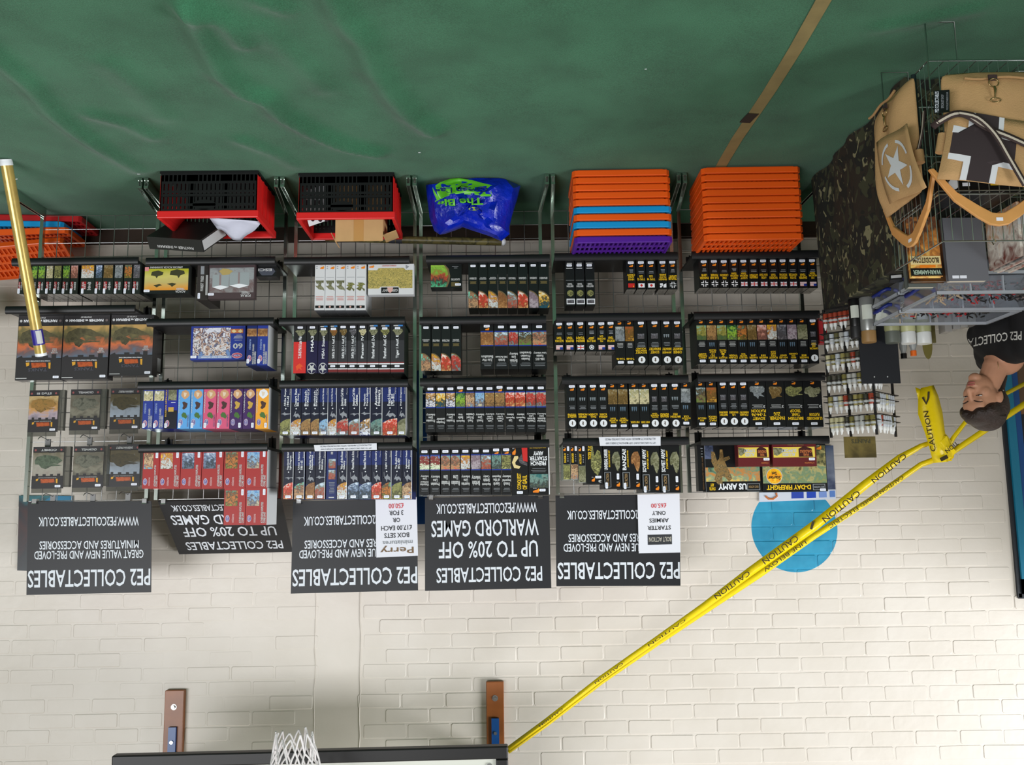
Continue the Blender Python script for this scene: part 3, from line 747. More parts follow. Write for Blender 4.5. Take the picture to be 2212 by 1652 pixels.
ss = [(1198, 1219, 'us', 'BAZOOKA/TEAM'), (1220.5, 1242, 'us', 'SNIPER/TEAM'), (1244, 1265, 'uk', 'BREN/TEAM'), (1267, 1289.3, 'star', 'WILLYS/JEEP'), (1289.9, 1310.2, 'us', 'M2/MACHINE/GUN'), (1310.8, 1329.7, 'us', 'MORTAR/TEAM')]
run(4, 1, [(a, b, dict(desc=FD[f], flag=f, title=t, pic=k > 2, top=GTOP)) for k, (a, b, f, t) in enumerate(ss)], st_flag, 759, d=.12, total=12, start=12)
run(4, 1, [(1330.4, 1351.4, dict(desc='black box with grey blue picture', pal='stone', title='T-34/76'.replace('/', '-'), top=GTOP)), (1352, 1371.5, dict(desc='black box with golden picture', pal='desert', title='T-34-85', top=GTOP))], st_photo, 789, total=6, start=6)
run(4, 1, [(a, b, dict(desc='black box with round figure badge', title=t, pic=p, top=GTOP, v=(.61, .75))) for a, b, t, p in
           [(1372, 1400, 'SOVIET/WINTER/SQUAD', 2), (1401.4, 1429.6, 'SOVIET/INFANTRY', 2), (1430.6, 1452.6, 'JAPANESE/INFANTRY', 1), (1453, 1476.5, 'CHINESE/INFANTRY', 2)]], st_hero, 789, total=4, start=4)
# ---- second shelves
ha = [(1225.8, 1246.8, 'WAFFEN-SS', 1), (1248, 1270.6, 'GERMAN/PIONEER', 1), (1271, 1292.8, 'FALL/SCHIRM', 1), (1293.2, 1314.2, 'AFRIKA/KORPS', 1)]
run(4, 2, [(a, b, dict(desc='black box with round figure badge', title=t, pic=p, top=GTOP)) for a, b, t, p in ha], st_hero, 926, total=12, start=12)
run(4, 2, [(a, b, dict(desc=dsc, pal=p, title=t, pic=1, top=GTOP)) for a, b, dsc, p, t in
           [(1314.6, 1335.6, 'black box with sandy tank picture', 'ochre', 'TANK/HUNTER/TEAM'), (1336, 1358.2, 'black box with sandy tank picture', 'ochre', 'TANK/HUNTER/TEAM'), (1360.7, 1382.6, 'black box with snowy tank picture', 'snow', 'HETZER'), (1383, 1404.8, 'black box with snowy tank picture', 'snow', 'HETZER')]], st_photo, 926, total=8, start=8)
run(4, 2, [(a, b, dict(desc='black box with round figure badge', title=t, pic=p, top=GTOP)) for a, b, t, p in [(1405.4, 1425.2, 'ROYAL/MARINE/TEAM', 2), (1425.8, 1447.2, 'GRENADIER', 2), (1448, 1472, 'BRITISH/8TH', 1)]], st_hero, 926, total=4, start=4)
run(4, 2, [(1473.2, 1495, dict(desc='tilted black box with grey stone picture', pal='stone', title='US/SCOUT/CAR', pic=1, top=GTOP, ry=.022, Y=BY+.01))], st_photo, 920, total=1, start=1)
run(5, 2, [(1506, 1527, dict(desc='black box with green field picture', pal='field', title='M10/HELLCAT', pic=1, top=GTOP)), (1528.5, 1551, dict(desc='black box with golden brown picture', pal='desert', title='FIAT/HALF/TRUCK', pic=1, top=GTOP))], st_photo, 922, total=9, start=9)
run(5, 2, [(a, b, dict(desc='black box with round figure badge', title=t, pic=2, top=GTOP)) for a, b, t in [(1553.8, 1575, 'BRITISH/AIRBORNE', ), (1575.4, 1597, 'US/RANGERS'), (1597.6, 1619.6, 'ITALIAN/INFANTRY')]], st_hero, 922, total=7, start=7)
run(5, 2, [(a, b, dict(desc=dsc, title=t, pal=p, hull=h, v=v, top=GTOP)) for a, b, dsc, t, p, h, v in
           [(1620, 1658, 'wide black box with grey tank', 'SOVIET/T-34-76/PLATOON', 'stone', 0, (.62, .86)), (1658.6, 1698.4, 'wide black box with yellow tank', 'PANTHER/ZUG', 'ochre', 1, (.68, .86)),
            (1699, 1738.4, 'wide black box with green tank', 'BRITISH/TANK/TROOP', 'camo', 2, (.62, .86)), (1739, 1779.5, 'wide black box with olive tank', 'US ARMOURED/PLATOON', 'olive', 3, (.70, .86))]], st_tank, 922, total=4, start=4)
# ---- top shelf of the £65 rack: titles on the side
def st_spine(b, title='SOVIET ARMY', sub='STARTER ARMY', pal='olive', kind=0, c=None):
    if kind == 0:
        b.polys('logo_frame', [([(.05, .63), (.42, .63), (.42, .97), (.05, .97)], 0), ([(.08, .64), (.39, .64), (.39, .96), (.08, .96)], 1)], [GREY, BLACK])
        b.text('logo', 'BOLT ACTION', .14, .32, .66, .94, mat('faded_gold_print', (150, 122, 80), .4), rot=1)
        b.text('title', title, .04, .27, .11, .58, WHITE, rot=1); b.text('subtitle', sub, .30, .40, .14, .52, YEL, rot=1)
        b.polys('artwork', [([(.50, .30), (.58, .22), (.66, .18), (.86, .17), (.98, .30), (.95, .5), (.85, .62), (.78, .6), (.62, .42), (.56, .45), (.5, .42)], 0)], [A_(pal, 'sp'+title, scale=60, mixg=.3)])
        b.flame(.83, .90, .014, .012); b.sticker(.82, .73, .0145, .006, vert=True); b.sticker(.16, .93, .0145, .006, vert=True)
    elif kind == 1:
        b.text('title', title, .12, .40, .02, .38, YEL, rot=1); b.sticker(.72, .83, .0145, .006)
        b.polys('artwork', [([(.36, .0), (.42, .02), (.52, .30), (.7, .14), (.86, .18), (.95, .4), (.9, .6), (.7, .8), (.5, .72), (.3, .58), (.3, .45)], 0)], [A_('camo', 'tz', scale=60, mixg=.3)])
        b.text('numeral', '3', .72, .9, .90, .97, LGREY); b.flame(.42, .88, .013, .012)
    else:
        b.plate('header', .02, .98, .0, .56, BLACK); b.text('title', title, .14, .46, .24, .52, YEL, rot=1); b.lines('small_print', .55, .8, (.27, .33, .39, .45), .03, GREY)
        b.sticker(.74, .11, .011, .005, vert=True); b.flame(.25, .12, .010, .010)
        b.plate('contents', .02, .98, .57, .99, A_(pal, 'ct', scale=150))
CLR = mat('clear_blister', (180, 186, 176), .12, trans=.35)
run(4, 3, [(1217, 1232.6, dict(desc='slim blister box with yellow title', kind=2, title='PANZER IV', pal='camo', yt=1036, body=CLR)), (1233.2, 1249.6, dict(desc='slim blister box with orange title', kind=2, title='GRENADIER', pal='fig', yt=1036, body=CLR)),
           (1250.2, 1266, dict(desc='slim blister box with olive parts', kind=2, title='ARTILLERY', pal='olive', yt=1042, body=CLR)), (1266.6, 1303, dict(desc='black box with green tank on end', kind=1, title='TIGER ZUG', yt=1045)),
           (1304.4, 1342.6, dict(desc='black box with three half-tracks', title='UNIVERSAL CARRIER', sub='SECTION BOXED SET', pal='olive', yt=1055)), (1343.6, 1386, dict(desc='black box titled BANZAI', title='BANZAI!', sub='JAPANESE STARTER', pal='brown', yt=1056)),
           (1387.6, 1427.4, dict(desc='black box with pale tank picture', title='SOVIET ARMY', yt=1064)), (1428.4, 1471, dict(desc='black box with pale tank picture', title='SOVIET ARMY', yt=1064))], st_spine, 1060, d=.2)
# ---- top shelf of the signless rack: two big starter boxes, two small boxes in front
def lab(s, i, k): return dict(label=s, group=rowgroup(i, k))
z = SHZ[5, 3]+.0005
b = Box('starter_box', 1525, 1646, 1062, SHY+.12, .07, BLACK, z, 'large black starter box with running soldier picture', group=rowgroup(5, 3))
b.plate('picture', .0, .98, .48, .78, art('usarmy', [(60, 70, 60), (110, 150, 120), (200, 130, 60), (130, 160, 130), (230, 190, 90)], 30)); b.plate('blue_corner', .0, .16, .0, .30, art('bluecorner', [(30, 40, 60), (90, 100, 130)], 60))
b.polys('soldier_print', [([(.12, .14), (.18, .15), (.22, .34), (.26, .3), (.28, .1), (.33, .1), (.34, .28), (.44, .24), (.46, .3), (.36, .36), (.44, .6), (.48, .72), (.42, .78), (.36, .7), (.3, .66), (.3, .84), (.22, .84), (.16, .74), (.2, .6), (.12, .36)], 0)], [art('soldier', [(186, 150, 90), (110, 84, 50), (150, 120, 70), (90, 80, 56), (170, 140, 90)], 70, .3)])
b.text('title', 'US ARMY', .22, .73, .81, .97, WHITE, bold=.04); b.text('subtitle', 'STARTER/ARMY', .06, .17, .81, .97, YEL)
b.polys('logo_frame', [([(.74, .83), (.97, .83), (.97, .97), (.74, .97)], 0), ([(.75, .84), (.96, .84), (.96, .96), (.75, .96)], 1)], [GREY, BLACK]); b.text('logo', 'BOLT ACTION', .77, .94, .87, .93, mat('faded_gold_print', (150, 122, 80), .4))
b.plate('spine_fold', -.0, .004, 0, 1, GREY)
b = Box('starter_box', 1509.5, 1524.4, 1061, SHY+.13, .06, BLACK, z, 'dark upright spine box beside the running soldier box', group=rowgroup(5, 3)); b.text('title', 'GERMAN INFANTRY STARTER ARMY', .62, .86, .25, .97, mat('bronze_print', (120, 90, 60), .4), rot=1); b.lines('small_print', .5, .85, (.06, .12, .18, .24), .02, GREY)
b = Box('starter_box', 1648, 1789, 1062, SHY+.115, .07, BLACK, z, 'large box with yellow title and round sunburst seal', group=rowgroup(5, 3))
b.plate('picture', .01, .99, .04, .82, art('dday', [(110, 120, 80), (70, 76, 50), (180, 170, 110), (110, 140, 110), (150, 150, 90)], 30)); b.text('title', 'D-DAY FIREFIGHT', .06, .74, .845, .965, YEL, bold=.04)
b.polys('logo_frame', [([(.77, .845), (.96, .845), (.96, .97), (.77, .97)], 0), ([(.78, .855), (.95, .855), (.95, .96), (.78, .96)], 1)], [GREY, BLACK]); b.text('logo', 'BOLT ACTION', .79, .94, .88, .935, GREY)
b.disc('seal_edge', .185, .67, .0405, LGREY, n=24); b.disc('seal', .185, .67, .0375, art('seal', [(240, 200, 30), (240, 150, 20), (250, 220, 60)], 60), n=24); b.text('seal_writing', 'Starter/Set', .09, .28, .57, .75, BLACK)
b.sticker(.92, .965); b.flame(.9, .08, .02, .012)
for (a, c, tt, n) in ((1595, 1664, 'M8', 'small maroon and yellow war box before soldier box'), (1670, 1765, 'M4', 'longer maroon and yellow war box before seal box')):
    b = Box('war_game_box', a, c, 1007, SHY+.035, .06, mat('maroon_card', (98, 26, 30), .4), z, n, group=rowgroup(5, 3), top=mat('maroon_card', (98, 26, 30), .4))
    b.plate('yellow_band', .02, .97, .18, .62, mat('lemon_print', (232, 206, 84), .4)); b.polys('artwork', [([(.02, .2), (.2, .22), (.3, .32), (.24, .4), (.1, .55), (.03, .5)], 0)], [A_('olive', 'wr', scale=90, mixg=.3)])
    b.text('panel_writing', 'ALLIED/SUPPORT', .2, .55, .24, .58, mat('icy_print', (190, 200, 214), .4)); b.polys('badge', [([(.60, .26), (.73, .14), (.90, .26), (.92, .6), (.6, .6)], 0)], [mat('dark_maroon_print', (62, 22, 20), .4)])
    b.text('badge_writing', 'WAR/ORDERS', .63, .90, .3, .58, mat('copper_print', (190, 110, 60), .4)); b.text('subtitle', 'Historic Battle Game', .35, .72, .06, .14, mat('bronze_print', (120, 90, 60), .4)); b.sticker(.89, .70)
    b.text('foot_writing', '6 Scenarios', .72, .94, .82, .92, mat('copper_print', (190, 110, 60), .4))

# ---- sheetless-sign rack (3): top and second shelves
EP = [('army', 'Victorian/Highland/Line/Infantry'), ('army', 'Prussian/Line/Infantry'), ('mixed', 'Prussian/Line'), ('mixed', 'Russian/Line'), ('fire', 'Austrian/Line/Infantry'), ('lilac', 'British/Infantry'), ('sky', 'Napoleonic/British/Cavalry'), ('teal', 'Guards/of the/Napoleon'), ('camo', 'French/Imperial/Infantry')]
ED4 = ['green and red line', 'green and red line', 'rusty crowd', 'orange crowd', 'yellow flash', 'lilac crowd', 'union flag', 'dusky teal', 'leafy green']
xe = [(906, 927.8), (929, 951), (952, 972.8), (973.4, 994.4), (995.2, 1016.6), (1017.4, 1039), (1039.7, 1061.6), (1062, 1083.4), (1084, 1105)]
run(3, 3, [(a, c, dict(desc='black box with %s picture' % dd, pal=p, title=t, flame=k > 6, v=(.58, .82))) for k, ((a, c), (p, t), dd) in enumerate(zip(xe, EP, ED4))], st_line, 1068, d=.19, total=11, start=11)
def st_gaul(b):
    b.polys('artwork', [([(.62, .02), (.98, .02), (.98, .32), (.7, .3)], 0), ([(.02, .33), (.18, .2), (.4, .2), (.42, .24), (.22, .33), (.25, .38), (.55, .41), (.45, .46), (.15, .44)], 1), ([(.42, .26), (.62, .16), (.72, .3), (.95, .34), (.95, .4), (.6, .36), (.5, .34)], 2)], [RED, mat('cream_print', (224, 204, 146), .4), A_('grey', 'gl', scale=90)])
    b.text('title', 'CONQUEST/OF GAUL', .30, .95, .55, .88, YEL, rot=1); b.flame(.16, .1, .014, .018); b.sticker(.48, .94)
def st_french(b):
    b.text('web', 'www.warlordgames.com', .06, .86, .02, .055, YEL); b.text('title', 'FRENCH/STARTER/ARMY', .04, .90, .10, .41, WHITE, bold=.03); b.lines('signature', .1, .85, (.46, .50, .53), .008, GREY)
    b.plate('artwork', .05, .92, .58, .86, A_('teal', 'fr', scale=60)); b.flame(.35, .91, .026, .012); b.sticker(.65, .91); b.plate('white_edge', .955, 1., 0, 1, WHITE)
run(3, 3, [(1106, 1141.6, dict(desc='wide black box with red shield'))], st_gaul, 1070, d=.19, total=2, start=2)
run(3, 3, [(1142.8, 1188, dict(desc='wide black box titled in white', side=WHITE))], st_french, 1068, d=.19, total=1, start=1)
EP = [('uniform', 'Prussian/Line/Infantry', 'white crossbelts'), ('gold', 'Prussian/Landwehr', 'gold and teal'), ('uniform', 'Prussian/Line/Infantry', 'white crossbelts'), ('lime', 'Napoleonic/Battle/Group', 'green and grey'), ('fig', 'French/Old Guard/Grenadiers', 'purple and tan'), ('blue', 'French/Line/Infantry', 'pale blue'),
      ('tan', 'Late/French/Light/Infantry', 'sandy crowd'), ('tan', 'Late/French/Light/Infantry', 'sandy crowd'), ('redfig', 'Late/Napoleonic/Infantry', 'red and cream'), ('redfig', 'Late/Napoleonic/Infantry', 'red and cream'), ('red', 'Waterloo/British/Line/Infantry', 'scarlet and teal'), ('red', 'Waterloo/British/Line/Infantry', 'scarlet and teal')]
xe = [(919, 940.7), (941.4, 962.4), (963, 983.6), (984.2, 1005), (1005.6, 1026), (1026.4, 1047), (1047.4, 1068.9), (1069.5, 1091), (1092, 1113), (1113.6, 1136), (1136.7, 1158.4), (1159, 1180.8)]
run(3, 2, [(a, c, dict(desc='black box with %s picture' % dd, pal=p, title=t, flame=k in (3, 7), v=(.60, .80) if k != 1 else (.70, .83))) for k, ((a, c), (p, t, dd)) in enumerate(zip(xe, EP))], st_line, 933, d=.19)
# third shelf
run(3, 1, [(a, c, dict(desc='slim box with %s arch picture' % dd, pal=p, title=t, body=BLACKG)) for a, c, p, t, dd in [(910, 930.5, 'mint', 'SAXON/RAIDERS', 'teal'), (932, 952.4, 'fire', 'PIRATES', 'yellow'), (953, 974, 'redfig', 'PICTISH', 'bearded face'), (975, 996, 'red', 'THE LAST/SAMURAI', 'sword')]], st_arc, 801, d=.15, total=9, start=9)
run(3, 1, [(a, c, dict(desc='black box with %s picture' % dd, pal=p, title=t, flame=fl, v=v, av=(.20, .48), body=BLACK)) for a, c, p, t, dd, fl, v in [(1037.7, 1066.8, 'brown', 'Zulu War/Battalion', 'zulu shield', True, (.70, .84)), (1068.2, 1098, 'sky', 'British/24th Regiment', 'fighting', False, (.70, .84)),
    (1099, 1120, 'red', 'British/Line/Infantry', 'red coat', False, (.63, .86)), (1120.6, 1149.6, 'field', 'Russian/Prussian/Grenadiers', 'leafy', False, (.62, .82)), (1150.4, 1182, 'mixed', '1806-1815/Russian/Line Infantry', 'ginger crowd', False, (.62, .82))]], st_line, 797, d=.19, total=5, start=5)
# bottom shelf
b = Box('flat_game_box', 930.5, 997.6, 622, BY+.03, .07, BLACKG, SHZ[3, 0]+.0005, 'small landscape box with lime green figures picture', group=rowgroup(3, 0))
b.polys('gilt_ring', [([(.0, .04), (.47, .04), (.58, .2), (.63, .5), (.6, .75), (.53, .96), (0, .96)], 0)], [mat('gilt_ring', (110, 94, 62), .4)]); b.polys('artwork', [([(.0, .05), (.42, .05), (.53, .22), (.57, .5), (.54, .75), (.48, .95), (0, .95)], 0)], [art('limefig', [(150, 200, 70), (120, 170, 60), (170, 70, 50), (40, 60, 50), (90, 190, 140)], 60, .7)])
b.text('title', 'GLADIATORS', .66, .94, .60, .70, LGREY); b.lines('small_print', .64, .92, (.1, .16), .02, GREY); b.sticker(.88, .86); b.plate('gilt_emblem', .66, .92, .76, .94, mat('dull_gilt', (92, 82, 48), .4))
AR = [('mint', 'CELTIBERIAN', 'turquoise'), ('redfig', 'AMAZONS/CELTIC', 'crimson'), ('fire', 'LATE ROMAN/AUXILIARY', 'golden'), ('brown', 'MACEDONIAN', 'brown crowd'), ('sky', 'THRACIAN', 'sky blue'), ('redfig', 'CAESARIAN', 'cape and sea'), ('lilac', 'NUMIDIAN', 'grey lilac'), ('gold', 'SPANISH', 'golden spear')]
xe = [(1012, 1033), (1033.8, 1054.6), (1055, 1075.6), (1076.2, 1096), (1096.8, 1118), (1119, 1141), (1143.4, 1163.4), (1164, 1187)]
run(3, 0, [(a, c, dict(desc='slim box with %s arch picture' % dd, pal=p, title=t, body=BLACKG)) for (a, c), (p, t, dd) in zip(xe, AR)], st_arc, 665, d=.15)

# ---- £50 rack (2)
NAVY = mat('navy_card', (20, 38, 100), .35); NAVYD = mat('deep_navy_card', (16, 26, 64), .35)
NV = [('redfig', 'Napoleonic British/Light Dragoons', 0, 'rusty'), ('mint', 'Union Infantry/1861-65', 0, 'mint'), ('brown', 'American War of/Independence', 1, 'brown'), ('sky', 'American War of Independence/British Infantry', 3, 'pale blue'),
      None, ('fire', 'Wars of the Roses/Infantry', 2, 'orange'), ('ice', 'Mounted Men at Arms', 2, 'dark icy'), ('ice', 'Mounted Men at Arms', 2, 'blue icy'), ('redfig', 'Light Cavalry', 2, 'flame red'), ('orange', 'Light Cavalry', 2, 'orange green'), ('camo', 'The English Army/1415-1429', 1, 'mossy'), ('fig', 'Agincourt French/Infantry', 2, 'reddish tan')]
xe = [(611.5, 633), (635, 657), (659.7, 679.4), (680, 702), (704, 727.5), (728, 749.4), (751, 775), (775.6, 802), (802.4, 823.8), (824.5, 845.5), (846, 868.5), (869, 890)]
def st_navyback(b):
    for v in (.19, .41): b.plate('picture', .2, .85, v, v+.19, A_('sky', 'bk%d' % int(v*10), scale=90))
    b.lines('small_print', .25, .8, tuple(.66+.03*t for t in range(8)), .01, GREY); b.text('mark', 'ii', .4, .6, .04, .1, LGREY); b.lines('marks', .25, .75, (.955,), .02, LGREY, jit=0)
def navyrow(k, specs, xes, yt, eds):
    tot = len(xes)
    for j, ((a, c), s) in enumerate(zip(xes, specs)):
        if s is None: run(2, k, [(a, c, dict(desc='navy box back with two pictures', body=NAVY))], st_navyback, yt, d=.2, total=tot, start=tot-j)
        else: run(2, k, [(a, c, dict(desc='navy box with %s arch picture' % s[3], pal=s[0], title=s[1], fig=s[2], edge=j in eds, body=NAVY if j % 3 else NAVYD))], st_navy, yt, d=.2, total=tot, start=tot-j)
navyrow(3, NV, xe, 1078, (0, 1, 3, 5, 9, 11))
NV = [('camo', 'Afrika Korps/1941-43', 3, 'khaki'), ('fire', 'Desert Rats/8th Army', 1, 'golden'), ('tan', 'British/Infantry', 3, 'sandy'), ('tan', 'British/Infantry', 3, 'sandy'), ('blue', 'American Civil War Infantry', 3, 'blue coat'), ('fire', 'American Civil War Cavalry', 1, 'yellow and red'), ('red', 'American Civil War/Zouaves', 2, 'scarlet'),
      ('sky', 'American Civil War/Confederate', 0, 'grey blue'), ('uniform', 'Napoleonic/French Infantry', 3, 'white coat'), ('teal', 'Austrian/Hussars', 0, 'dusky blue'), ('redfig', 'French Hussars/1792-1815', 1, 'orange charge'), ('olive', 'French Dragoons', 1, 'dark green')]
xe = [(604.7, 627.8), (628.2, 649.5), (650, 670.4), (670.8, 688.8), (689.2, 708), (708.5, 726.8), (727.3, 752), (752.6, 777), (777.7, 800), (800.7, 825.8), (826.5, 858), (858.4, 876)]
navyrow(2, NV, xe, 940, (0, 4, 5, 7, 8, 9))
for o in bpy.data.objects:
    if 'navy box with dark green arch' in o.get('label', ''):
        o.data.materials.append(mat('white_card', (214, 216, 218), .4)); o.data.polygons[5].material_index = len(o.data.materials)-1; o.data.polygons[3].material_index = len(o.data.materials)-1
TK = [(633, 660.4, 'T-34/85 Mid & Late War', 'su', 'olive', False, 'scarlet banded tank box', None), (661, 685.4, 'M4A3', 'us', 'olive', False, 'indigo tank box with star', None), (686, 708.4, 'M5A1 Stuart', 'us', 'olive', True, 'indigo tank box with star', None),
      (708.8, 729.5, 'SdKfz 251/1 Ausf. D', 'de', 'desert', True, 'grey striped box with golden tank', None), (729.9, 750.5, 'SdKfz 251/1 Ausf. D', 'de', 'ochre', False, 'grey striped box with sandy tank', 'Half-track'), (750.9, 771, 'SdKfz 251/1 Ausf. D', 'de', 'grey', False, 'grey striped box with grey tank', 'Half-track'),
      (771.5, 792.6, 'Panzer IV', 'de', 'snow', False, 'grey striped box with pale tank', None), (793, 817.7, 'Panther Ausf. D/A', 'de', 'olive', True, 'grey striped box with green tank', None), (818.2, 843.2, 'Panther Ausf. G', 'de', 'camo', True, 'grey striped box with yellow tank', None), (843.8, 873, 'Tiger I Ausf. E', 'de', 'olive', True, 'grey striped box with olive tank', None)]
run(2, 1, [(a, c, dict(desc=dd, title=t.replace('/', '-'), kind=kd, pal=p, blue=bl, sub=sb, sv=.86 if kd == 'de' else None, body=mat('charcoal_card', (30, 30, 33), .35))) for a, c, t, kd, p, bl, dd, sb in TK], st_tankspine, 806, d=.2)
WCARD = mat('white_card', (214, 216, 218), .4)
def st_white(b, k=0):
    b.flame(.72, .07, .016, .010); b.lines('mark', .12, .25, (.05, .09), .018, GREY, jit=0); b.lines('rule', .1, .9, (.29,), .006, GREY, jit=0)
    b.polys('soldier_print', [([(.05, .36), (.9, .36), (.85, .42), (.7, .4), (.6, .46), (.9, .53), (.95, .58), (.8, .56), (.6, .56), (.4, .55), (.05, .47), (.3, .48), (.4, .42), (.2, .43)] if k < 3 else [(.2, .41), (.7, .41), (.95, .45), (.7, .47), (.65, .52), (.9, .55), (.85, .6), (.6, .53), (.5, .58), (.35, .58), (.05, .54), (.3, .5), (.05, .46), (.3, .45)], 0)], [A_('olive' if k < 3 else 'camo', 'wh%d' % (k > 2), scale=140, mixg=.4)])
    b.lines('title', .1, .88, (.70, .735, .77), .016, mat('faint_red_print', (206, 150, 146), .4)); b.plate('foot_band', .08, .9, .90, .955, BLACK); b.disc('foot_badge', .5, .927, .005, mat('pale_red_print', (214, 170, 160), .4), n=10)
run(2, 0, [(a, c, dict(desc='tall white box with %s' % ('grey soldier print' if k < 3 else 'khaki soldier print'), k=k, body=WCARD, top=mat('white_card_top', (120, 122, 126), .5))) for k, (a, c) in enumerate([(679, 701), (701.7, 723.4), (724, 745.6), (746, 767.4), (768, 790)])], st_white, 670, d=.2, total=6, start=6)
b = Box('flat_game_box', 794.6, 894, 636, BY+.012, .05, WCARD, SHZ[2, 0]+.0005, 'white landscape box with sand coloured soldiers panel', group=rowgroup(2, 0))
b.polys('artwork', [([(0, .20), (.2, .20), (.23, .13), (.78, .13), (.82, .2), (.97, .2), (.97, .80), (.7, .80), (.66, .74), (.28, .74), (.24, .80), (0, .80)], 0)], [art('sandarmy', [(190, 170, 90), (150, 140, 80), (204, 184, 104), (110, 110, 66), (196, 178, 100)], 90, .2)])
b.plate('title_band', .29, .67, .77, .96, BLACK); b.text('title', 'GERMANY', .31, .65, .81, .92, LGREY); b.polys('badge', [([(.42, .77), (.55, .77), (.53, .9), (.485, .95), (.44, .9)], 0)], [mat('pale_red_print', (214, 170, 160), .4)]); b.flame(.08, .07, .02, .008); b.text('foot_writing', 'GERMAN INFANTRY', .3, .62, .03, .09, mat('faint_red_print', (206, 150, 146), .4))
b.polys('corner_mark', [([(.83, .04), (.9, .10), (.83, .17)], 0)], [GREY])

# ---- rack under the leaning sign (1)
CRIM = mat('crimson_card', (164, 36, 34), .4)
OVB = mat('oval_blue', (70, 70, 150), .4); OVW = mat('oval_white', (216, 200, 214), .4)
def oval(b, u, v, red=False, s=1.):
    l = b.lift(None); c = b.P(u, v, l); mb = MB()
    for i, (a, e, mi) in enumerate(((.0165, .0098, 0), (.0145, .008, 1), (.0125, .0052, 2))):
        n = 18; mb.add([(c[0]+e*s*math.cos(2*math.pi*t/n), -l-.0001*i, c[2]+a*s*math.sin(2*math.pi*t/n)) for t in range(n)], [tuple(range(n))], mi)
    mb.text('VICTRIX', (c[0]-.0042*s, -l-.0004, c[2]+.0135*s), (0, 0, -1), (1, 0, 0), .027*s, .0084*s, 0)
    return mb.build('oval_logo', [OVW, mat('oval_red', (200, 60, 66), .4) if red else OVB, OVB], b.o)
def st_crim(b, pal='sky', title='GREEK HOPLITES/CORE BOX', c2=None):
    b.plate('artwork', .06, .64, .06, .48, art('hop'+pal, PAL[pal], 70)); oval(b, .18, .82); b.text('title', title, .72, .96, .38, .95, LGREY, rot=1); b.text('maker_print', 'miniatures', .36, .5, .70, .93, mat('pinkish_print', (206, 150, 150), .4), rot=1)
    b.sticker(.86, .11, .0145, .006, vert=True)
CR = [(306.4, 341.4, 'fig', 'sandy'), (342, 387.6, 'fire', 'yellow'), (388.5, 434, 'ice', 'blue'), (434.7, 481.4, 'ice', 'blue'), (482.5, 528.6, 'orange', 'orange'), (529.4, 575.7, 'blue', 'bright blue')]
XY3 = 975
run(1, 3, [(a, c, dict(desc='crimson box with %s warrior picture' % dd, pal=p, title='ATHENIAN HOPLITES/CORE UNIT', body=CRIM, side=WCARD if k == 5 else CRIM)) for k, (a, c, p, dd) in enumerate(CR)], st_crim, 1055, d=.19)
zz = PY(440, 1055, BY).z+.001
for (a, c, p, dd, k) in ((482.5, 528.6, 'orange', 'orange', 0), (529.4, 575.7, 'blue', 'bright blue', 1)):
    b = Box('game_box', a, c, 1134, BY, .19, CRIM, zz, 'crimson box with %s picture stacked on top of another crimson box' % dd, group=rowgroup(1, 3), side=WCARD if k else CRIM); st_crim(b, p, 'ATHENIAN HOPLITES/CORE UNIT')
def st_vict(b, kind='nap', col=None):
    if kind == 'nap':
        b.plate('artwork', .04, .95, .06, .31, A_('snow', 'vn', scale=80)); oval(b, .27, .87, True); b.text('title', 'FRENCH OLD GUARD/GRENADIERS', .55, .95, .50, .97, LGREY, rot=1); b.text('maker_print', 'miniatures', .08, .36, .37, .62, mat('pale_blue_print', (130, 150, 200), .4), rot=1); b.sticker(.14, .92, .011, .006, vert=True)
    elif kind == 'night':
        b.plate('dark_lower', 0, 1, .55, 1, mat('night_print', (12, 14, 30), .35)); b.plate('artwork', .25, .92, .04, .30, A_('olive', 'ng', scale=80)); b.plate('gold_mark', .3, .72, .47, .58, mat('gold_print', (196, 160, 70), .4)); oval(b, .26, .87, True); b.lines('white_line', .5, .85, (.345,), .016, WHITE, jit=0); b.text('title', 'RUSSIAN ARTILLERY', .04, .18, .03, .7, mat('gold_print', (196, 160, 70), .4), rot=1); b.sticker(.14, .92, .011, .006, vert=True)
    else:
        skin = mat('tan_figure_print', (206, 160, 116), .4); dk = mat('dark_figure_print', (70, 44, 40), .4)
        b.polys('warrior_print', [([(.3, .08), (.6, .04), (.85, .09), (.95, .17), (.8, .23), (.55, .28), (.32, .22), (.22, .17)], 0), ([(.42, .1), (.7, .12), (.64, .19), (.5, .22)], 1)], [skin if kind != 'amber' else WHITE, mat('pale_figure_print', (226, 206, 180), .4)])
        b.polys('mask_print', [([(.35, .35), (.5, .33), (.8, .38), (.72, .48), (.5, .53), (.36, .5), (.46, .44)], 0)], [dk if kind != 'violet' else mat('gold_print', (196, 160, 70), .4)])
        b.polys('leaf_print', [([(.32, .66), (.45, .6), (.65, .61), (.8, .70), (.7, .76), (.5, .72), (.4, .72)], 0)], [mat('leaf_green_print', (70, 110, 50), .4)])
        oval(b, .27, .84); b.text('title', 'WARRIORS', .04, .16, .1, .62, LGREY, rot=1); b.text('maker_print', 'EARLY ROMAN', .82, .92, .66, .95, mat('dull_print', (110, 90, 130), .4), rot=1); b.sticker(.17 if kind in ('sky', 'rose') else .8, .915, .012, .006, vert=True)
VB = mat('victory_blue_card', (36, 56, 146), .35)
VC = dict(sky=mat('sky_card', (92, 164, 226), .4), rose=mat('rose_card', (212, 86, 124), .4), violet=mat('violet_card', (62, 26, 92), .4), amber=mat('amber_card', (240, 166, 44), .4))
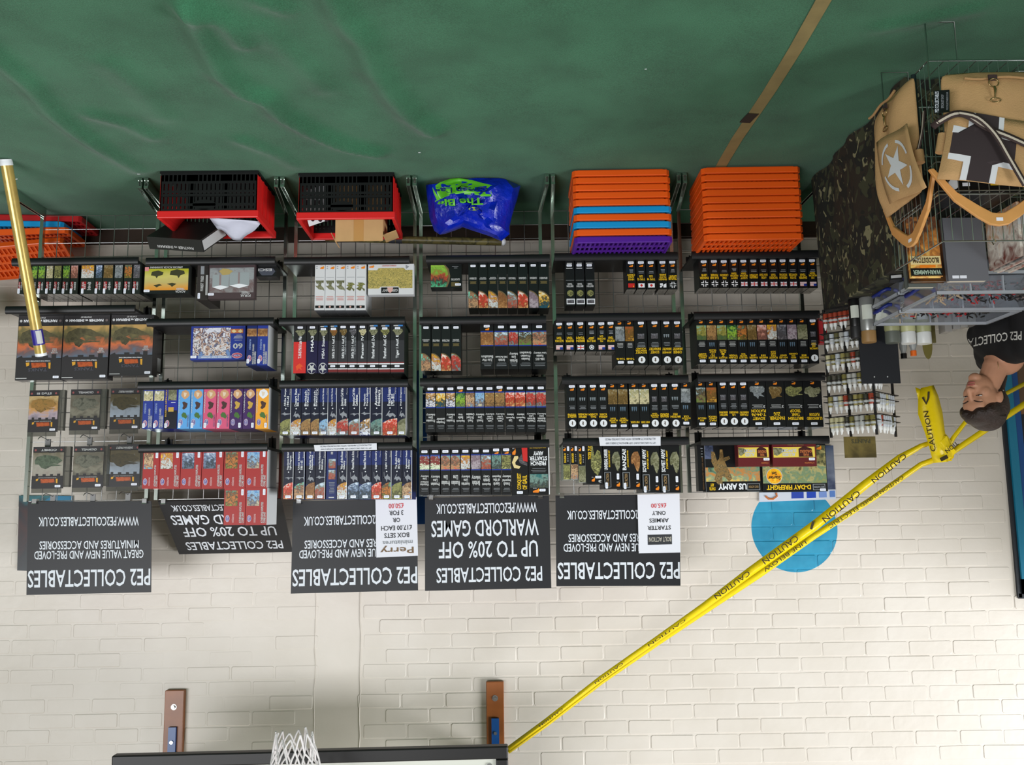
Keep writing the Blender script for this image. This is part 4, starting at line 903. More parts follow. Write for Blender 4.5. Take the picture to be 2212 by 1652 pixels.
VX = [(306.6, 329.2, 'nap', VB, 'blue box with grenadier picture'), (329.8, 353, 'nap', VB, 'blue box with grenadier picture'), (353.7, 381.4, 'night', mat('royal_blue_card', (30, 40, 150), .35), 'dark blue box with gold mark'), (382.6, 408.8, 'sky', None, 'sky blue box with warrior heads'), (410, 436.8, 'sky', None, 'sky blue box with warrior heads'),
      (437.6, 465.8, 'rose', None, 'rose pink box with warrior heads'), (466.5, 494.7, 'rose', None, 'rose pink box with warrior heads'), (495.4, 523, 'violet', None, 'violet box with warrior heads'), (523.6, 550.8, 'violet', None, 'violet box with warrior heads'), (551.2, 579.3, 'amber', None, 'amber box with warrior heads')]
run(1, 2, [(a, c, dict(desc=dd, kind=kd, body=m or VC[kd], side=WCARD if k == 9 else None)) for k, (a, c, kd, m, dd) in enumerate(VX)], st_vict, 926, d=.19)
# third shelf: landscape blue box, two spines
b = Box('flat_game_box', 410.7, 528.6, 777, BY+.03, .06, VB, SHZ[1, 1]+.0005, 'landscape blue box with white uniformed soldiers picture', group=rowgroup(1, 1))
b.plate('artwork', .04, .73, .05, .88, art('whitecoats', [(210, 214, 226), (226, 228, 234), (60, 60, 96), (180, 140, 110), (226, 226, 232), (90, 60, 50), (110, 140, 190)], 42, .3)); b.plate('title_band', .14, .76, .88, .96, mat('pale_band_print', (130, 150, 190), .4))
b.text('title', 'FRENCH OLD GUARD', .2, .7, .895, .945, WHITE); b.polys('badge', [([(.735, .09), (.96, .09), (.96, .22), (.735, .22)], 0), ([(.74, .15), (.79, .10), (.84, .16), (.79, .21)], 1), ([(.86, .16), (.91, .10), (.955, .16), (.91, .21)], 1)], [mat('copper_print', (190, 110, 60), .4), mat('cream_print', (224, 204, 146), .4)])
b.lines('small_print', .78, .96, (.27, .30, .33, .36, .42), .012, LGREY); b.text('count', '60', .78, .96, .50, .70, LGREY); b.sticker(.06, .91)
l = b.lift(None); c = b.P(.86, .88, l); mb = MB()
for i, (a, e, mi) in enumerate(((.026, .014, 0), (.024, .012, 1), (.022, .006, 2))): mb.add([(c[0]+a*math.cos(t*.314), -l-.0001*i, c[2]+e*math.sin(t*.314)) for t in range(20)], [tuple(range(20))], mi)
mb.text('VICTRIX', (c[0]-.018, -l-.0004, c[2]-.005), (1, 0, 0), (0, 0, 1), .036, .010, 0); mb.build('oval_logo', [OVW, mat('oval_red', (200, 60, 66), .4), OVB], b.o)
def st_blue2(b): b.plate('artwork', .02, .95, .1, .29, A_('brown', 'b2', scale=90)); oval(b, .3, .83, True); b.text('title', 'FRENCH OLD GUARD/GRENADIERS', .56, .95, .48, .97, LGREY, rot=1); b.text('maker_print', 'miniatures', .2, .44, .36, .62, mat('pale_blue_print', (130, 150, 200), .4), rot=1); b.sticker(.16, .9, .011, .006, vert=True)
run(1, 1, [(531.5, 554, dict(desc='blue spine box with copper picture', body=NAVY)), (554.6, 577.8, dict(desc='blue spine box with white back', body=VB, side=WCARD))], st_blue2, 789, d=.19, total=2, start=2)
# bottom shelf: vehicle kits
b = Box('model_kit_box', 310.8, 407.8, 634, BY+.012, .09, BLACKG, SHZ[1, 0]+.0005, 'model kit box with two trees on yellow landscape', group=rowgroup(1, 0), side=mat('dark_box_side', (40, 42, 40), .4))
b.plate('artwork', .0, .98, .12, .88, art('trees', [(176, 176, 40), (206, 196, 110), (196, 180, 110), (222, 150, 50)], 14, .85, con=.7)); b.polys('tree_print', [([(.14, .35), (.16, .22), (.3, .18), (.42, .24), (.4, .34), (.3, .38), (.27, .46), (.24, .38)], 0), ([(.56, .34), (.58, .2), (.72, .14), (.88, .2), (.9, .3), (.8, .36), (.76, .46), (.73, .37)], 0), ([(.2, .70), (.34, .66), (.4, .70), (.32, .74), (.28, .78)], 0), ([(.5, .66), (.62, .62), (.72, .66), (.66, .72), (.62, .77), (.58, .7)], 0)], [mat('tree_print_dark', (60, 60, 34), .4)])
b.text('title', 'ACACIA/TREES', .7, .93, .80, .98, LGREY); b.plate('flag_print', .0, .09, .06, .2, mat('pink_print', (214, 140, 140), .4)); b.text('foot_writing', 'AFRICAN ACACIA SAVANNAH', .12, .85, .03, .11, LGREY); b.sticker(.06, .9)
b = Box('model_kit_box', 424.4, 448.6, 648, BY+.02, .20, mat('brown_black_card', (46, 40, 38), .4), SHZ[1, 0]+.0005, 'deep upright kit box with dark brown spine', group=rowgroup(1, 0), rz=0.); b.text('title', 'FOREST TREES', .3, .6, .3, .74, LGREY, rot=1); b.plate('white_edge', .78, .98, .28, .86, LGREY); b.sticker(.2, .88, .0145, .006, vert=True); b.plate('spine_panel', .3, .62, .02, .26, GREY)
b = Box('model_kit_box', 449.4, 549.5, 645, BY+.004, .04, mat('mauve_brown_card', (72, 58, 60), .4), SHZ[1, 0]+.0005, 'windowed kit box showing two white drums', group=rowgroup(1, 0)); b.plate('artwork', .02, .98, .10, .82, art('river', [(120, 116, 120), (150, 156, 158), (110, 90, 90), (140, 140, 140)], 20))
for (u0, u1, v0, v1) in ((.08, .44, .3, .74), (.45, .88, .24, .70)): b.polys('drum_print', [([(u0, v0), (u1, v0), (u1, v1-.08), ((u0+u1)/2, v1), (u0, v1-.08)], 0), ([(u0, v1-.08), ((u0+u1)/2, v1-.13), (u1, v1-.08), ((u0+u1)/2, v1)], 1), ([((u0+u1)/2-.03, v0), ((u0+u1)/2+.01, v0), ((u0+u1)/2+.01, v1-.13), ((u0+u1)/2-.03, v1-.13)], 2)], [mat('drum_grey_print', (150, 160, 162), .4), WHITE, mat('mauve_print', (140, 124, 124), .4)])
b.polys('blossom_print', [([(.22, .2), (.3, .12), (.42, .14), (.52, .2), (.44, .3), (.3, .32)], 0)], [mat('straw_print', (176, 156, 96), .4)]); b.text('title', 'POPLAR/TREES', .70, .92, .78, .96, LGREY); b.sticker(.06, .87)
b = Box('small_kit_box', 552, 597, 597, BY+.03, .08, BLACK, SHZ[1, 0]+.0005, 'small black box with winged grey badge', group=rowgroup(1, 0)); b.polys('badge', [([(.15, .3), (.85, .3), (.95, .55), (.8, .9), (.3, .9), (.15, .6)], 0)], [mat('slate_print', (70, 74, 86), .4)]); b.text('badge_writing', 'ESCI', .12, .78, .26, .55, LGREY)

# ---- tank-pack rack (0): lower shelf of kit spines, upper shelf of three starter boxes
def st_kit(b, pal='camo', c2=0):
    b.plate('artwork', .05, .92, .02, .46, A_(pal, 'kit', scale=130)); b.plate('red_band', .10, .42, .58, .84, mat('kit_red_print', (160, 34, 40), .4)); b.text('title', '1:56/KIT', .12, .40, .59, .83, LGREY, rot=1); b.lines('small_print', .5, .78, tuple(.60+.035*t for t in range(8)), .02, LGREY); b.sticker(.18, .90, .013, .0058, vert=True)
KB = mat('kit_black_green', (30, 36, 32), .3)
KX = [(38, 49), (66, 79), (79.6, 95.6), (97, 113), (114, 131), (133, 149), (150, 167), (172, 203), (204, 219.6), (220.6, 243.4), (245, 264), (266, 284), (285.4, 301.4)]
KP = ['red', 'lime', 'lime', 'snow', 'camo', 'lime', 'pink', 'fire', 'ice', 'ochre', 'stone', 'orange', 'grey']
KD = ['red', 'leafy', 'lime', 'pale yellow', 'olive', 'bright lime', 'mauve', 'wide yellow', 'icy blue', 'wide brown', 'grey green', 'orange', 'slate']
run(0, 0, [(a, c, dict(desc='kit spine with %s picture' % dd, pal=p, body=KB, name='model_kit_box', top=GTOP)) for (a, c), p, dd in zip(KX, KP, KD)], st_kit, 635, d=.17, cat='box', Y=BY+.0)
def st_pvs(b, split=0):
    dk = mat('smoke_black_print', (44, 42, 44), .4)
    b.plate('artwork', .01, .99, .16, .66, art('tankduel', [(186, 150, 90), (120, 110, 70), (90, 84, 60), (206, 110, 66), (110, 90, 90), (90, 110, 130)], 18, .72, con=.8))
    b.polys('tank_print', [([(.06, .34), (.1, .26), (.3, .20), (.6, .22), (.78, .29), (.7, .34), (.48, .31), (.36, .36), (.48, .40), (.8, .405), (.8, .42), (.45, .43), (.36, .5), (.27, .47), (.24, .42), (.12, .42)], 0), ([(.62, .29), (.75, .27), (.9, .33), (.72, .33)], 0)], [art('tankhull', [(66, 62, 44), (92, 86, 60), (54, 50, 38)], 40)])
    b.polys('foot_band', [([(0, .12), (0, 0), (1, 0), (1, .12), (.88, .12), (.88, .15), (.78, .15), (.78, .11), (.68, .11), (.68, .15), (.55, .15), (.55, .11), (.4, .11), (.4, .15), (.28, .12)], 0)], [dk]); b.polys('battlement', [([(0, .66), (.12, .62), (.14, .65), (.34, .65), (.34, .62), (.46, .62), (.46, .65), (.58, .65), (.58, .62), (.7, .62), (.7, .65), (.78, .66), (.78, .60), (.88, .60), (.88, .66), (1., .68), (1, 1), (0, 1)], 0)], [dk])
    b.text('title', 'PANTHER vs SHERMAN', .12, .86, .055, .105, WHITE, bold=.04); b.text('subtitle', 'STARTER SET', .36, .6, .015, .045, LGREY); b.disc('star_badge', .06, .08, .0065, LGREY); b.disc('cross_badge', .93, .08, .0065, mat('badge_grey', (110, 100, 100), .4))
    b.text('logo_bar', 'WORLD WAR II MINIATURES GAME', .22, .76, .695, .715, WHITE); b.polys('flame_logo', [([(.22, .73), (.30, .725), (.3, .77), (.24, .79)], 1), ([(.34, .73), (.66, .73), (.68, .80), (.36, .81)], 0), ([(.72, .73), (.77, .73), (.77, .83), (.73, .82)], 1)], [art('flamelogo', [(150, 60, 30), (190, 90, 40), (110, 50, 30)], 60), mat('flame_gold', (216, 160, 50), .4)])
    b.text('slogan', 'TANKS', .28, .7, .81, .87, mat('slate_letter', (74, 74, 84), .4)); b.text('burst', 'TWO PLAYER/STARTER/INSIDE', .76, .92, .51, .59, LGREY); b.sticker(.9, .955); b.lines('foot_writing', .02, .26, (.965,), .012, LGREY, jit=0)
PBOX = mat('gunmetal_card', (46, 44, 46), .25)
for j, (x0, x1, yt, xq) in enumerate(((36, 134, 821, 760), (134.6, 234.6, 819, 760), (237.6, 330.6, 811, 750))):
    b = Box('starter_box', x0, x1, yt, SHY+.10, .065, PBOX, SHZ[0, 1]+.0005, 'upright grey tank duel starter box, %s from camouflage end, tank-pack rack' % ORD[3-j], group='three tank duel starter boxes', xy=xq); st_pvs(b)
    if j == 2:
        for t in (.09, .17): pass
for j, (dy, lb) in enumerate(((.185, 'grey starter box standing directly behind the end tank duel box'),)):
    b = Box('starter_box', 250, 340, 806, SHY+dy, .06, PBOX, SHZ[0, 1]+.0005, lb, group='three tank duel starter boxes', xy=750); b.text('title', 'PANTHER vs SHERMAN', .2, .8, .05, .1, WHITE)
    mb = MB(); mb.quad((-b.w/2-.0006, .008, b.h*.72), (-b.w/2-.0006, .008, b.h*.96), (-b.w/2-.0006, .05, b.h*.96), (-b.w/2-.0006, .05, b.h*.72)); mb.build('side_label', LGREY, b.o)

# ---- hanging tank packs with hooks
def pack(x0, x1, y0, y1, pal, name, lb, rz):
    Y = GRIDY-.055
    a, c = PY(x0, y0, Y), PY(x1, y1, Y); zb = a.z
    b = Box('blister_pack', x0, x1, y1, Y, .004, PBOX, zb, lb, 'pack', 'hanging tank packs', xy=(y0+y1)/2, rz=rz)
    b.plate('artwork', .0, .98, .14, .70, art(pal[0], pal[1], 24, .7)); b.polys('tank_print', [([(.06, .34), (.12, .24), (.4, .2), (.78, .24), (.95, .34), (.8, .42), (.6, .40), (.95, .46), (.6, .47), (.42, .54), (.28, .5), (.2, .43), (.08, .42)], 0)], [art(pal[0]+'t', pal[2], 50, .4)])
    b.polys('battlement', [([(0, .70), (.12, .70), (.12, .65), (.2, .65), (.2, .70), (.34, .7), (.34, .66), (.44, .66), (.44, .7), (.58, .7), (.58, .66), (.67, .66), (.67, .7), (.8, .7), (.8, .65), (.9, .65), (.9, .7), (1, .7), (1, 1), (0, 1)], 0)], [mat('smoke_black_print', (44, 42, 44), .4)]); b.polys('foot_band', [([(0, 0), (1, 0), (1, .12), (.7, .12), (.7, .15), (.5, .15), (.5, .12), (0, .13)], 0)], [mat('smoke_black_print', (44, 42, 44), .4)])
    b.text('title', name, .25, .75, .05, .11, LGREY); b.text('logo_bar', 'EXPANSION PACK', .2, .78, .735, .755, LGREY); b.polys('flame_logo', [([(.14, .77), (.22, .76), (.2, .81), (.14, .82)], 1), ([(.28, .77), (.72, .77), (.74, .86), (.3, .87)], 0), ([(.77, .77), (.83, .77), (.83, .88), (.78, .87)], 1)], [art('flamelogo', [(150, 60, 30), (190, 90, 40), (110, 50, 30)], 60), mat('flame_gold', (216, 160, 50), .4)])
    for u in (.08, .9): b.disc('roundel', u, .08, .0055, mat('roundel_print', (150, 80, 80), .4))
    b.sticker(.84, .945, .0145, .0058)
    mb = MB().box(-b.w/2-.028, -b.w/2, .0, .024, .0, b.h*.97); mb.build('clear_tray', mat('clear_tray_plastic', (150, 150, 144), .1, trans=.8), b.o)
    # header tab with the hole
    mb = MB().box(-b.w/2*.9, b.w/2, .001, .003, b.h, b.h+.022); mb.build('clear_tab', mat('clear_tray_plastic', (150, 150, 144), .1, trans=.8), b.o)
    # hook
    hz = zb+b.h+.016; hx = (a.x+c.x)/2-.01
    hk = empty('peg_hook', (hx, GRIDY-.006, hz+.028), 'chrome peg hook carrying the %s' % lb.replace('blister ', '').replace(',', ' in'), 'hook', 'peg hooks')
    MB().box(-.012, .012, -.006, .002, -.012, .03).build('hook_plate', mat('grey_plastic', (130, 130, 130), .4), hk)
    MB().tube([(0, -.004, -.004), (0, -.03, -.012), (0, -.075, -.018), (.004, -.085, -.014), (.008, -.09, -.004)], .0022, 6).build('hook_arm', CHROME, hk, smooth=60)
T1 = ('dusk', [(196, 170, 120), (160, 130, 80), (200, 150, 90), (176, 160, 170), (140, 130, 140)], [(120, 100, 50), (160, 120, 60), (90, 76, 44)])
T2 = ('gravel', [(110, 106, 92), (96, 90, 76), (130, 126, 110), (90, 86, 74)], [(56, 58, 48), (110, 110, 96), (70, 72, 60)])
T3 = ('plain', [(80, 70, 44), (90, 80, 50), (150, 160, 172), (160, 172, 186)], [(56, 50, 28), (76, 66, 36), (46, 42, 26)])
T4 = ('haze', [(110, 104, 84), (140, 134, 120), (160, 156, 144), (150, 140, 130)], [(52, 66, 50), (90, 104, 84), (60, 70, 56)])
pack(61, 127, 843, 933, T1, 'STuG III', 'blister pack with sunset tank picture, lower row', .05)
pack(151, 217.5, 841, 929, T2, 'CROMWELL', 'blister pack with grey tank picture, lower row', .03)
pack(238, 303.5, 839, 927, T3, 'SHERMAN FIREFLY', 'blister pack with brown tank under pale sky, lower row', 0.)
pack(69, 139, 965, 1055, T4, 'COMET', 'blister pack with green tank in haze, upper row', .05)
pack(157, 225, 964, 1053, T2, 'CROMWELL', 'blister pack with grey tank picture, upper row', .03)
pack(231, 303.5, 960, 1051, T3, 'SHERMAN FIREFLY', 'blister pack with brown tank under pale sky, upper row', 0.)
# ================================================================== SIGNS AND SHEETS
SIGNB = mat('black_foam_board', (30, 31, 35), .45); SIGNW = mat('sign_white', (222, 228, 236), .5); FOAM = mat('white_foam_edge', (210, 210, 208), .6)
PAPER = mat('white_paper', (226, 228, 236), .6); INK = mat('paper_ink', (44, 46, 50), .6); INKR = mat('paper_red_ink', (208, 60, 66), .6)
def sign(name, label, cor, Y, lines, cat='sign', group=None, body=SIGNB, wm=SIGNW, th=.005):
    """cor: photo corners foot-left, foot-right, head-right, head-left; lines: (text, u0,u1,v0,v1, material) in photo-like coordinates"""
    Ys = Y if isinstance(Y, (list, tuple)) else [Y]*4
    C = [PY(x, y, yy) for (x, y), yy in zip(cor, Ys)]
    base = (C[0]+C[1])/2
    nrm = ((C[0]-C[1]).cross(C[3]-C[0])).normalized()
    if nrm.y > 0: nrm = -nrm
    pts = [c-base for c in C]
    mb = MB(); mb.prism(pts, -nrm*th); o = mb.build(name, [body]); o.location = base
    tag(o, label, cat, group)
    def B(u, v, l): 
        a = pts[0].lerp(pts[1], u); b = pts[3].lerp(pts[2], u); return a.lerp(b, v)+nrm*l
    for i, (t, u0, u1, v0, v1, m) in enumerate(lines):
        mb = MB(); l = .0008
        if t is None:
            mb.quad(B(u0, v0, l), B(u1, v0, l), B(u1, v1, l), B(u0, v1, l)); mb.build('panel_print', m, o); continue
        vs, fs = text_geo(t, .012)
        mb.add([B(u1+(u0-u1)*a, v0+(v1-v0)*b, l+.0006) for a, b in vs], fs); mb.build('writing', m, o)
    # bulldog clips on the lower edge
    return o, B
L1 = [('WWW.PE2COLLECTABLES.CO.UK', .09, .90, .17, .27, SIGNW), ('MINIATURES AND ACCESSORIES', .10, .90, .43, .52, SIGNW), ('GREAT VALUE NEW AND PRE-LOVED', .06, .94, .535, .625, SIGNW), ('PE2 COLLECTABLES', .01, .995, .74, .925, SIGNW)]
L2 = [('WWW.PE2COLLECTABLES.CO.UK', .09, .90, .07, .18, SIGNW), ('WARLORD GAMES', .05, .91, .25, .43, SIGNW), ('UP TO 20% OFF', .11, .90, .48, .66, SIGNW), ('PE2 COLLECTABLES', .09, .93, .76, .92, SIGNW)]
SG = 'black shop signs above the racks'
SY = 4.622
def clips(o, B, us):
    for u in us:
        p = B(u, .0, .0); mb = MB(); mb.box(p.x-.011, p.x+.011, p.y-.012, p.y+.018, p.z-.012, p.z+.012); mb.cyl((p.x-.012, p.y-.013, p.z+.012), (p.x+.012, p.y-.013, p.z+.012), .0025); mb.build('clip', CHROMEB, o)
o, B = sign('shop_sign', 'black four-line shop sign without any sheet, above tank-pack rack', [(60, 1083), (327, 1082), (326, 1279), (57, 1285)], SY, L1, group=SG); clips(o, B, (.06, .95))
o, B = sign('shop_sign', 'black shop sign leaning back against the wall above crimson boxes', [(341, 1083), (607, 1078), (632, 1192), (387, 1197)], [4.64, 4.64, 5.0, 5.0], [(a, b, c, d, e, f) for a, b, c, d, e, f in L2], group=SG); clips(o, B, (.05,))
o, B = sign('shop_sign', 'black shop sign partly covered by the brown-headed sheet', [(633, 1083), (900, 1076), (903, 1275), (628, 1282)], SY, L1, group=SG); clips(o, B, (.05,))
o, B = sign('shop_sign', 'uncovered black shop sign reading UP TO 20% OFF, hanging straight', [(918, 1075), (1186, 1070), (1191, 1270), (918, 1276)], SY, L2, group=SG); clips(o, B, (.05, .93))
o, B = sign('shop_sign', 'black shop sign partly covered by the black-logo sheet', [(1200, 1070), (1468, 1067), (1470, 1265), (1202, 1266)], SY, L1, group=SG); clips(o, B, (.05,))
sign('price_sheet', 'white paper sheet with brown heading, priced £50.00 in red', [(811, 1076), (900, 1073), (903, 1200), (813, 1204)], SY-.008, [('Perry', .10, .90, .81, .95, mat('brown_ink', (120, 96, 70), .6)), ('miniatures', .16, .88, .73, .80, GREY), ('BOX SETS', .20, .80, .60, .68, INK), ('£17.00 EACH', .13, .87, .475, .555, INK), ('OR', .41, .59, .345, .42, INK), ('3 FOR', .33, .67, .22, .30, INK), ('£50.00', .32, .68, .10, .185, INKR)], 'sheet', None, PAPER, th=.0006)
o, B = sign('price_sheet', 'white paper sheet with black logo panel, priced £65.00 in red', [(1377, 1068), (1468, 1066), (1470, 1193), (1380, 1195)], SY-.008, [(None, .22, .80, .69, .86, INK), ('BOLT ACTION', .25, .78, .73, .81, mat('logo_grey', (190, 186, 172), .6)), ('STARTER', .22, .78, .54, .61, INK), ('ARMIES', .27, .73, .415, .485, INK), ('ONLY', .34, .66, .29, .36, INK), ('£65.00', .32, .68, .16, .235, INKR)], 'sheet', None, PAPER, th=.0006)
DS = [('UP TO 20% DISCOUNT OFF MANUFACTURER\'S RRP', .10, .92, .62, .84, mat('grey_ink', (120, 124, 132), .6)), ('ALL PRODUCTS MARKED WITH DISCOUNTED PRICE!', .10, .92, .16, .40, mat('grey_ink', (120, 124, 132), .6))]
sign('discount_strip', 'white discount notice strip taped above navy boxes', [(678, 961), (813.5, 957), (814, 971.5), (680, 974.5)], SHY-.014, DS, 'notice', 'discount strips on shelf lips', PAPER, th=.0006)
sign('discount_strip', 'white discount notice strip taped above BANZAI box', [(1293.5, 944), (1427, 942), (1427, 962.5), (1296, 963)], SHY-.014, DS, 'notice', 'discount strips on shelf lips', PAPER, th=.0006)
# wall posters
o, B = sign('wall_poster', 'dark poster with teal corner behind the four-line sign', [(41, 1070), (157, 1071), (155, 1236), (37, 1232)], WALLY-.012, [], 'poster', None, art('poster', [(30, 110, 120), (20, 30, 40), (60, 30, 30), (26, 30, 36), (30, 40, 44)], 5., .6), th=.003)
mb = MB(); mb.text('o', B(.4, .60, .001), (1, 0, 0), (0, 0, 1), .03, .04); mb.build('writing', LGREY, o)
mb = MB(); mb.quad(B(.62, .0, .0012), B(1., .0, .0012), B(1., .08, .0012), B(.45, .08, .0012)); mb.build('teal_panel', mat('poster_teal', (26, 120, 160), .4), o)
o, B = sign('wall_leaflet', 'pale leaflet with blue photo squares above blue wall disc', [(1640, 960), (1800, 962), (1806, 1078), (1640, 1084)], WALLY-.012, [], 'poster', None, mat('leaflet_paper', (206, 214, 228), .4), th=.002)
for (u0, u1, m) in ((.42, .58, (40, 70, 170)), (.62, .74, (30, 70, 180)), (.78, .88, (120, 150, 214)), (.92, .99, (90, 130, 200))):
    mb = MB(); mb.quad(B(u0, .84, .001), B(u1, .84, .001), B(u1, .96, .001), B(u0, .96, .001)); mb.build('photo_print', mat('leaflet_%d' % m[2], m, .4), o)
mb = MB(); mb.quad(B(.86, .0, .0008), B(1, .0, .0008), B(1, .82, .0008), B(.86, .82, .0008)); mb.build('photo_print', art('leaf', [(60, 80, 120), (120, 130, 150), (50, 60, 90)], 8), o)
mb = MB(); mb.tube([B(.08, .9, .002), B(.12, .95, .002), B(.18, .955, .002), B(.23, .91, .002), B(.22, .85, .002)], .006, 5); mb.build('swirl_logo', mat('swirl_orange', (200, 120, 70), .5), o)

# ================================================================== CRATES AND THINGS UNDER THE RACKS
def open_crate(px0, px1, ybot, label, depth=.325, h=.232):
    A, B_ = PZ(px0, ybot), PZ(px1, ybot); Y = (A.y+B_.y)/2; wd = abs(A.x-B_.x)
    o = empty('folding_crate', ((A.x+B_.x)/2, Y, .004), label, 'crate', 'red and black folding crates')
    w2 = wd/2; t = .006
    # red end panels, slightly ribbed
    for sd in (-1, 1):
        x = sd*w2; mb = MB(); mb.box(min(x, x-sd*t), max(x, x-sd*t), .0, depth, .02, h-.03)
        for k in range(5): yy = .03+k*(depth-.06)/4; mb.box(min(x, x+sd*.004), max(x, x+sd*.004), yy-.006, yy+.006, .02, h-.03)
        mb.build('end_panel', REDP, o)
    # black lattice front and back
    for y, nm in ((.0, 'front_panel'), (depth-t, 'back_panel')):
        mb = MB(); n = 22; zt = h-.034
        for k in range(n+1): x = -w2+.008+k*(wd-.016)/n; mb.box(x-.0072, x+.0072, y, y+t, .01, zt)
        for z in (.012, .055, .10, .118, .165, zt-.006): mb.box(-w2+.006, w2-.006, y-.001, y+t, z-.006, z+.006)
        for z0, z1 in ((.018, .05), (.112, .125)): mb.box(-w2+.006, w2-.006, y, y+t-.001, z0, z1)
        for x in (-w2*.35, w2*.35): mb.box(x-.016, x+.016, y, y+t-.001, .01, zt)
        n = 18; mb.prism([(.055*math.cos(i*6.283/n)+.02, y-.001, .165+.025*math.sin(i*6.283/n)) for i in range(n)], (0, t, 0))
        mb.build(nm, BLKP, o)
    mb = MB().box(-w2-.004, w2+.004, -.004, depth, 0, .012); mb.build('bottom', BLKP, o)
    # red rim all round
    mb = MB(); z0, z1 = h-.036, h; e = .009
    mb.box(-w2-e, w2+e, -e, .008, z0, z1).box(-w2-e, w2+e, depth-.008, depth+e, z0, z1).box(-w2-e, -w2+.008, .008, depth-.008, z0, z1).box(w2-.008, w2+e, .008, depth-.008, z0, z1)
    r_ = mb.build('rim', REDP, o); bv = r_.modifiers.new('bevel', 'BEVEL'); bv.width = .004; bv.segments = 2
    return o, wd, depth, h
c1, cw, cdp, ch = open_crate(347, 558, 368, 'red and black folding crate holding a tilted kit box')
c2, cw2, _, _ = open_crate(646, 850, 372, 'red and black folding crate holding a cardboard box')
# tilted dark box in the first crate
p = PY(407, 492, 4.36)
rm = Matrix.Rotation(R(-9), 3, 'Y') @ Matrix.Rotation(R(-34), 3, 'X')
hb = empty('model_kit_box', (p.x, 4.35, .255), 'dark kit box lying tilted in the crate', 'box'); hb.rotation_euler = (R(-38), R(8), R(14))
MB().box(-.15, .15, -.11, .11, -.032, .032).build('carton', mat('dark_box_side', (40, 42, 40), .4), hb)
MB().box(-.148, .148, -.108, .108, .032, .033).build('lid_picture', art('kitlid', [(60, 56, 50), (150, 120, 70), (110, 90, 60), (70, 66, 70)], 14, .2), hb)
mb = MB().text('PANTHER vs SHERMAN', (-.10, -.1105, .008), (1, 0, 0), (0, 0, 1), .2, .014); mb.build('title', LGREY, hb)
MB().box(-.151, -.1505, -.10, .10, -.024, .026).build('white_label', LGREY, hb)
# paper draped over the crate's edge
q = [PY(452, 470, 4.20), PY(566, 478, 4.24), PY(520, 523, 4.36), PY(470, 495, 4.28)]
mb = MB(); ct = sum(q, Vector())/4
n = 6; G = []
for i in range(n+1):
    for j in range(n+1):
        a = q[0].lerp(q[1], i/n); c = q[3].lerp(q[2], i/n); P_ = a.lerp(c, j/n); G.append(P_-ct+Vector((0, 0, .012*math.sin(i*1.2)*math.sin(j*.9))))
mb.add(G, [(i*(n+1)+j, (i+1)*(n+1)+j, (i+1)*(n+1)+j+1, i*(n+1)+j+1) for i in range(n) for j in range(n)])
o = mb.build('loose_paper', mat('bluish_paper', (196, 200, 216), .6), smooth=180); o.location = ct; tag(o, 'loose white paper sticking out of the crate', 'paper')
so = o.modifiers.new('thick', 'SOLIDIFY'); so.thickness = .0008
# cardboard box in the second crate
pa, pb = PY(724, 521, 4.245), PY(827, 521, 4.245)
cb = empty('cardboard_box', ((pa.x+pb.x)/2, 4.245, .018), 'brown cardboard box with open flaps in the crate', 'box'); wd = abs(pa.x-pb.x); hz = pa.z-.018
CBM = mat('corrugated_card', (196, 158, 108), .7, var=.06, vscale=12); CBT = mat('packing_tape', (190, 144, 84), .4)
MB().box(-wd/2, wd/2, 0, .004, 0, hz).box(-wd/2, wd/2, .16, .164, 0, hz-.07).box(-wd/2, -wd/2+.004, .004, .16, 0, hz-.06).box(wd/2-.004, wd/2, .004, .16, 0, hz-.06).box(-wd/2, wd/2, .004, .16, 0, .004).build('carton', CBM, cb)
MB().box(-.022, .026, -.0008, .0, .0, hz).build('tape_strip', CBT, cb)
MB().obox((-wd/2-.028, .09, hz-.05), (.032, 0, .012), (0, .06, 0), (-.0006, 0, .0016)).build('flap', CBM, cb)
MB().obox((wd/2+.012, .07, hz-.025), (.012, 0, -.024), (0, .05, 0), (.0016, 0, .0008)).build('flap', CBM, cb)
# punched white card in the second crate
pc = PY(681, 458, 4.23); wc = empty('punched_card', (pc.x, 4.235, .13), 'white card punched with dark ovals in the crate', 'card'); wc.rotation_euler = (0, R(-16), R(8))
MB().box(-.062, .062, 0, .002, -.075, .105).build('card', WHITE, wc)
for i, (x, z) in enumerate(((.035, .07), (.0, .085), (-.03, .095), (.038, -.01), (.005, .0), (-.025, .01), (.02, -.05))):
    mb = MB(); mb.add([(x+.011*math.cos(t*.4), -.0006, z+.018*math.sin(t*.4)) for t in range(16)], [tuple(range(16))]); mb.build('oval_hole', mat('dark_maroon', (50, 22, 34), .5), wc)

# ---- stacks of folded crates
def folded(wd, dp, h, m):
    mb = MB(); e = .014
    def ring(ins, z): 
        a, c = wd/2-ins, dp-ins; k = e
        return [(-a+k, ins, z), (a-k, ins, z), (a, ins+k, z), (a, c-k, z), (a-k, c, z), (-a+k, c, z), (-a, c-k, z), (-a, ins+k, z)]
    rs = [ring(.016, 0), ring(.016, .0065), ring(0, .0085), ring(0, h-.004), ring(.003, h-.001), ring(.012, h-.001)]
    vs = sum(rs, []); fs = []
    for k in range(len(rs)-1): fs += [(k*8+i, k*8+(i+1) % 8, (k+1)*8+(i+1) % 8, (k+1)*8+i) for i in range(8)]
    fs.append(tuple(range(7, -1, -1))); mb.add(vs, fs); return mb
CRM = {k: mat(k+'_crate_plastic', c, .35) for k, c in dict(orange=(238, 92, 20), blue=(20, 150, 214), purple=(84, 30, 150), red=(176, 30, 34)).items()}
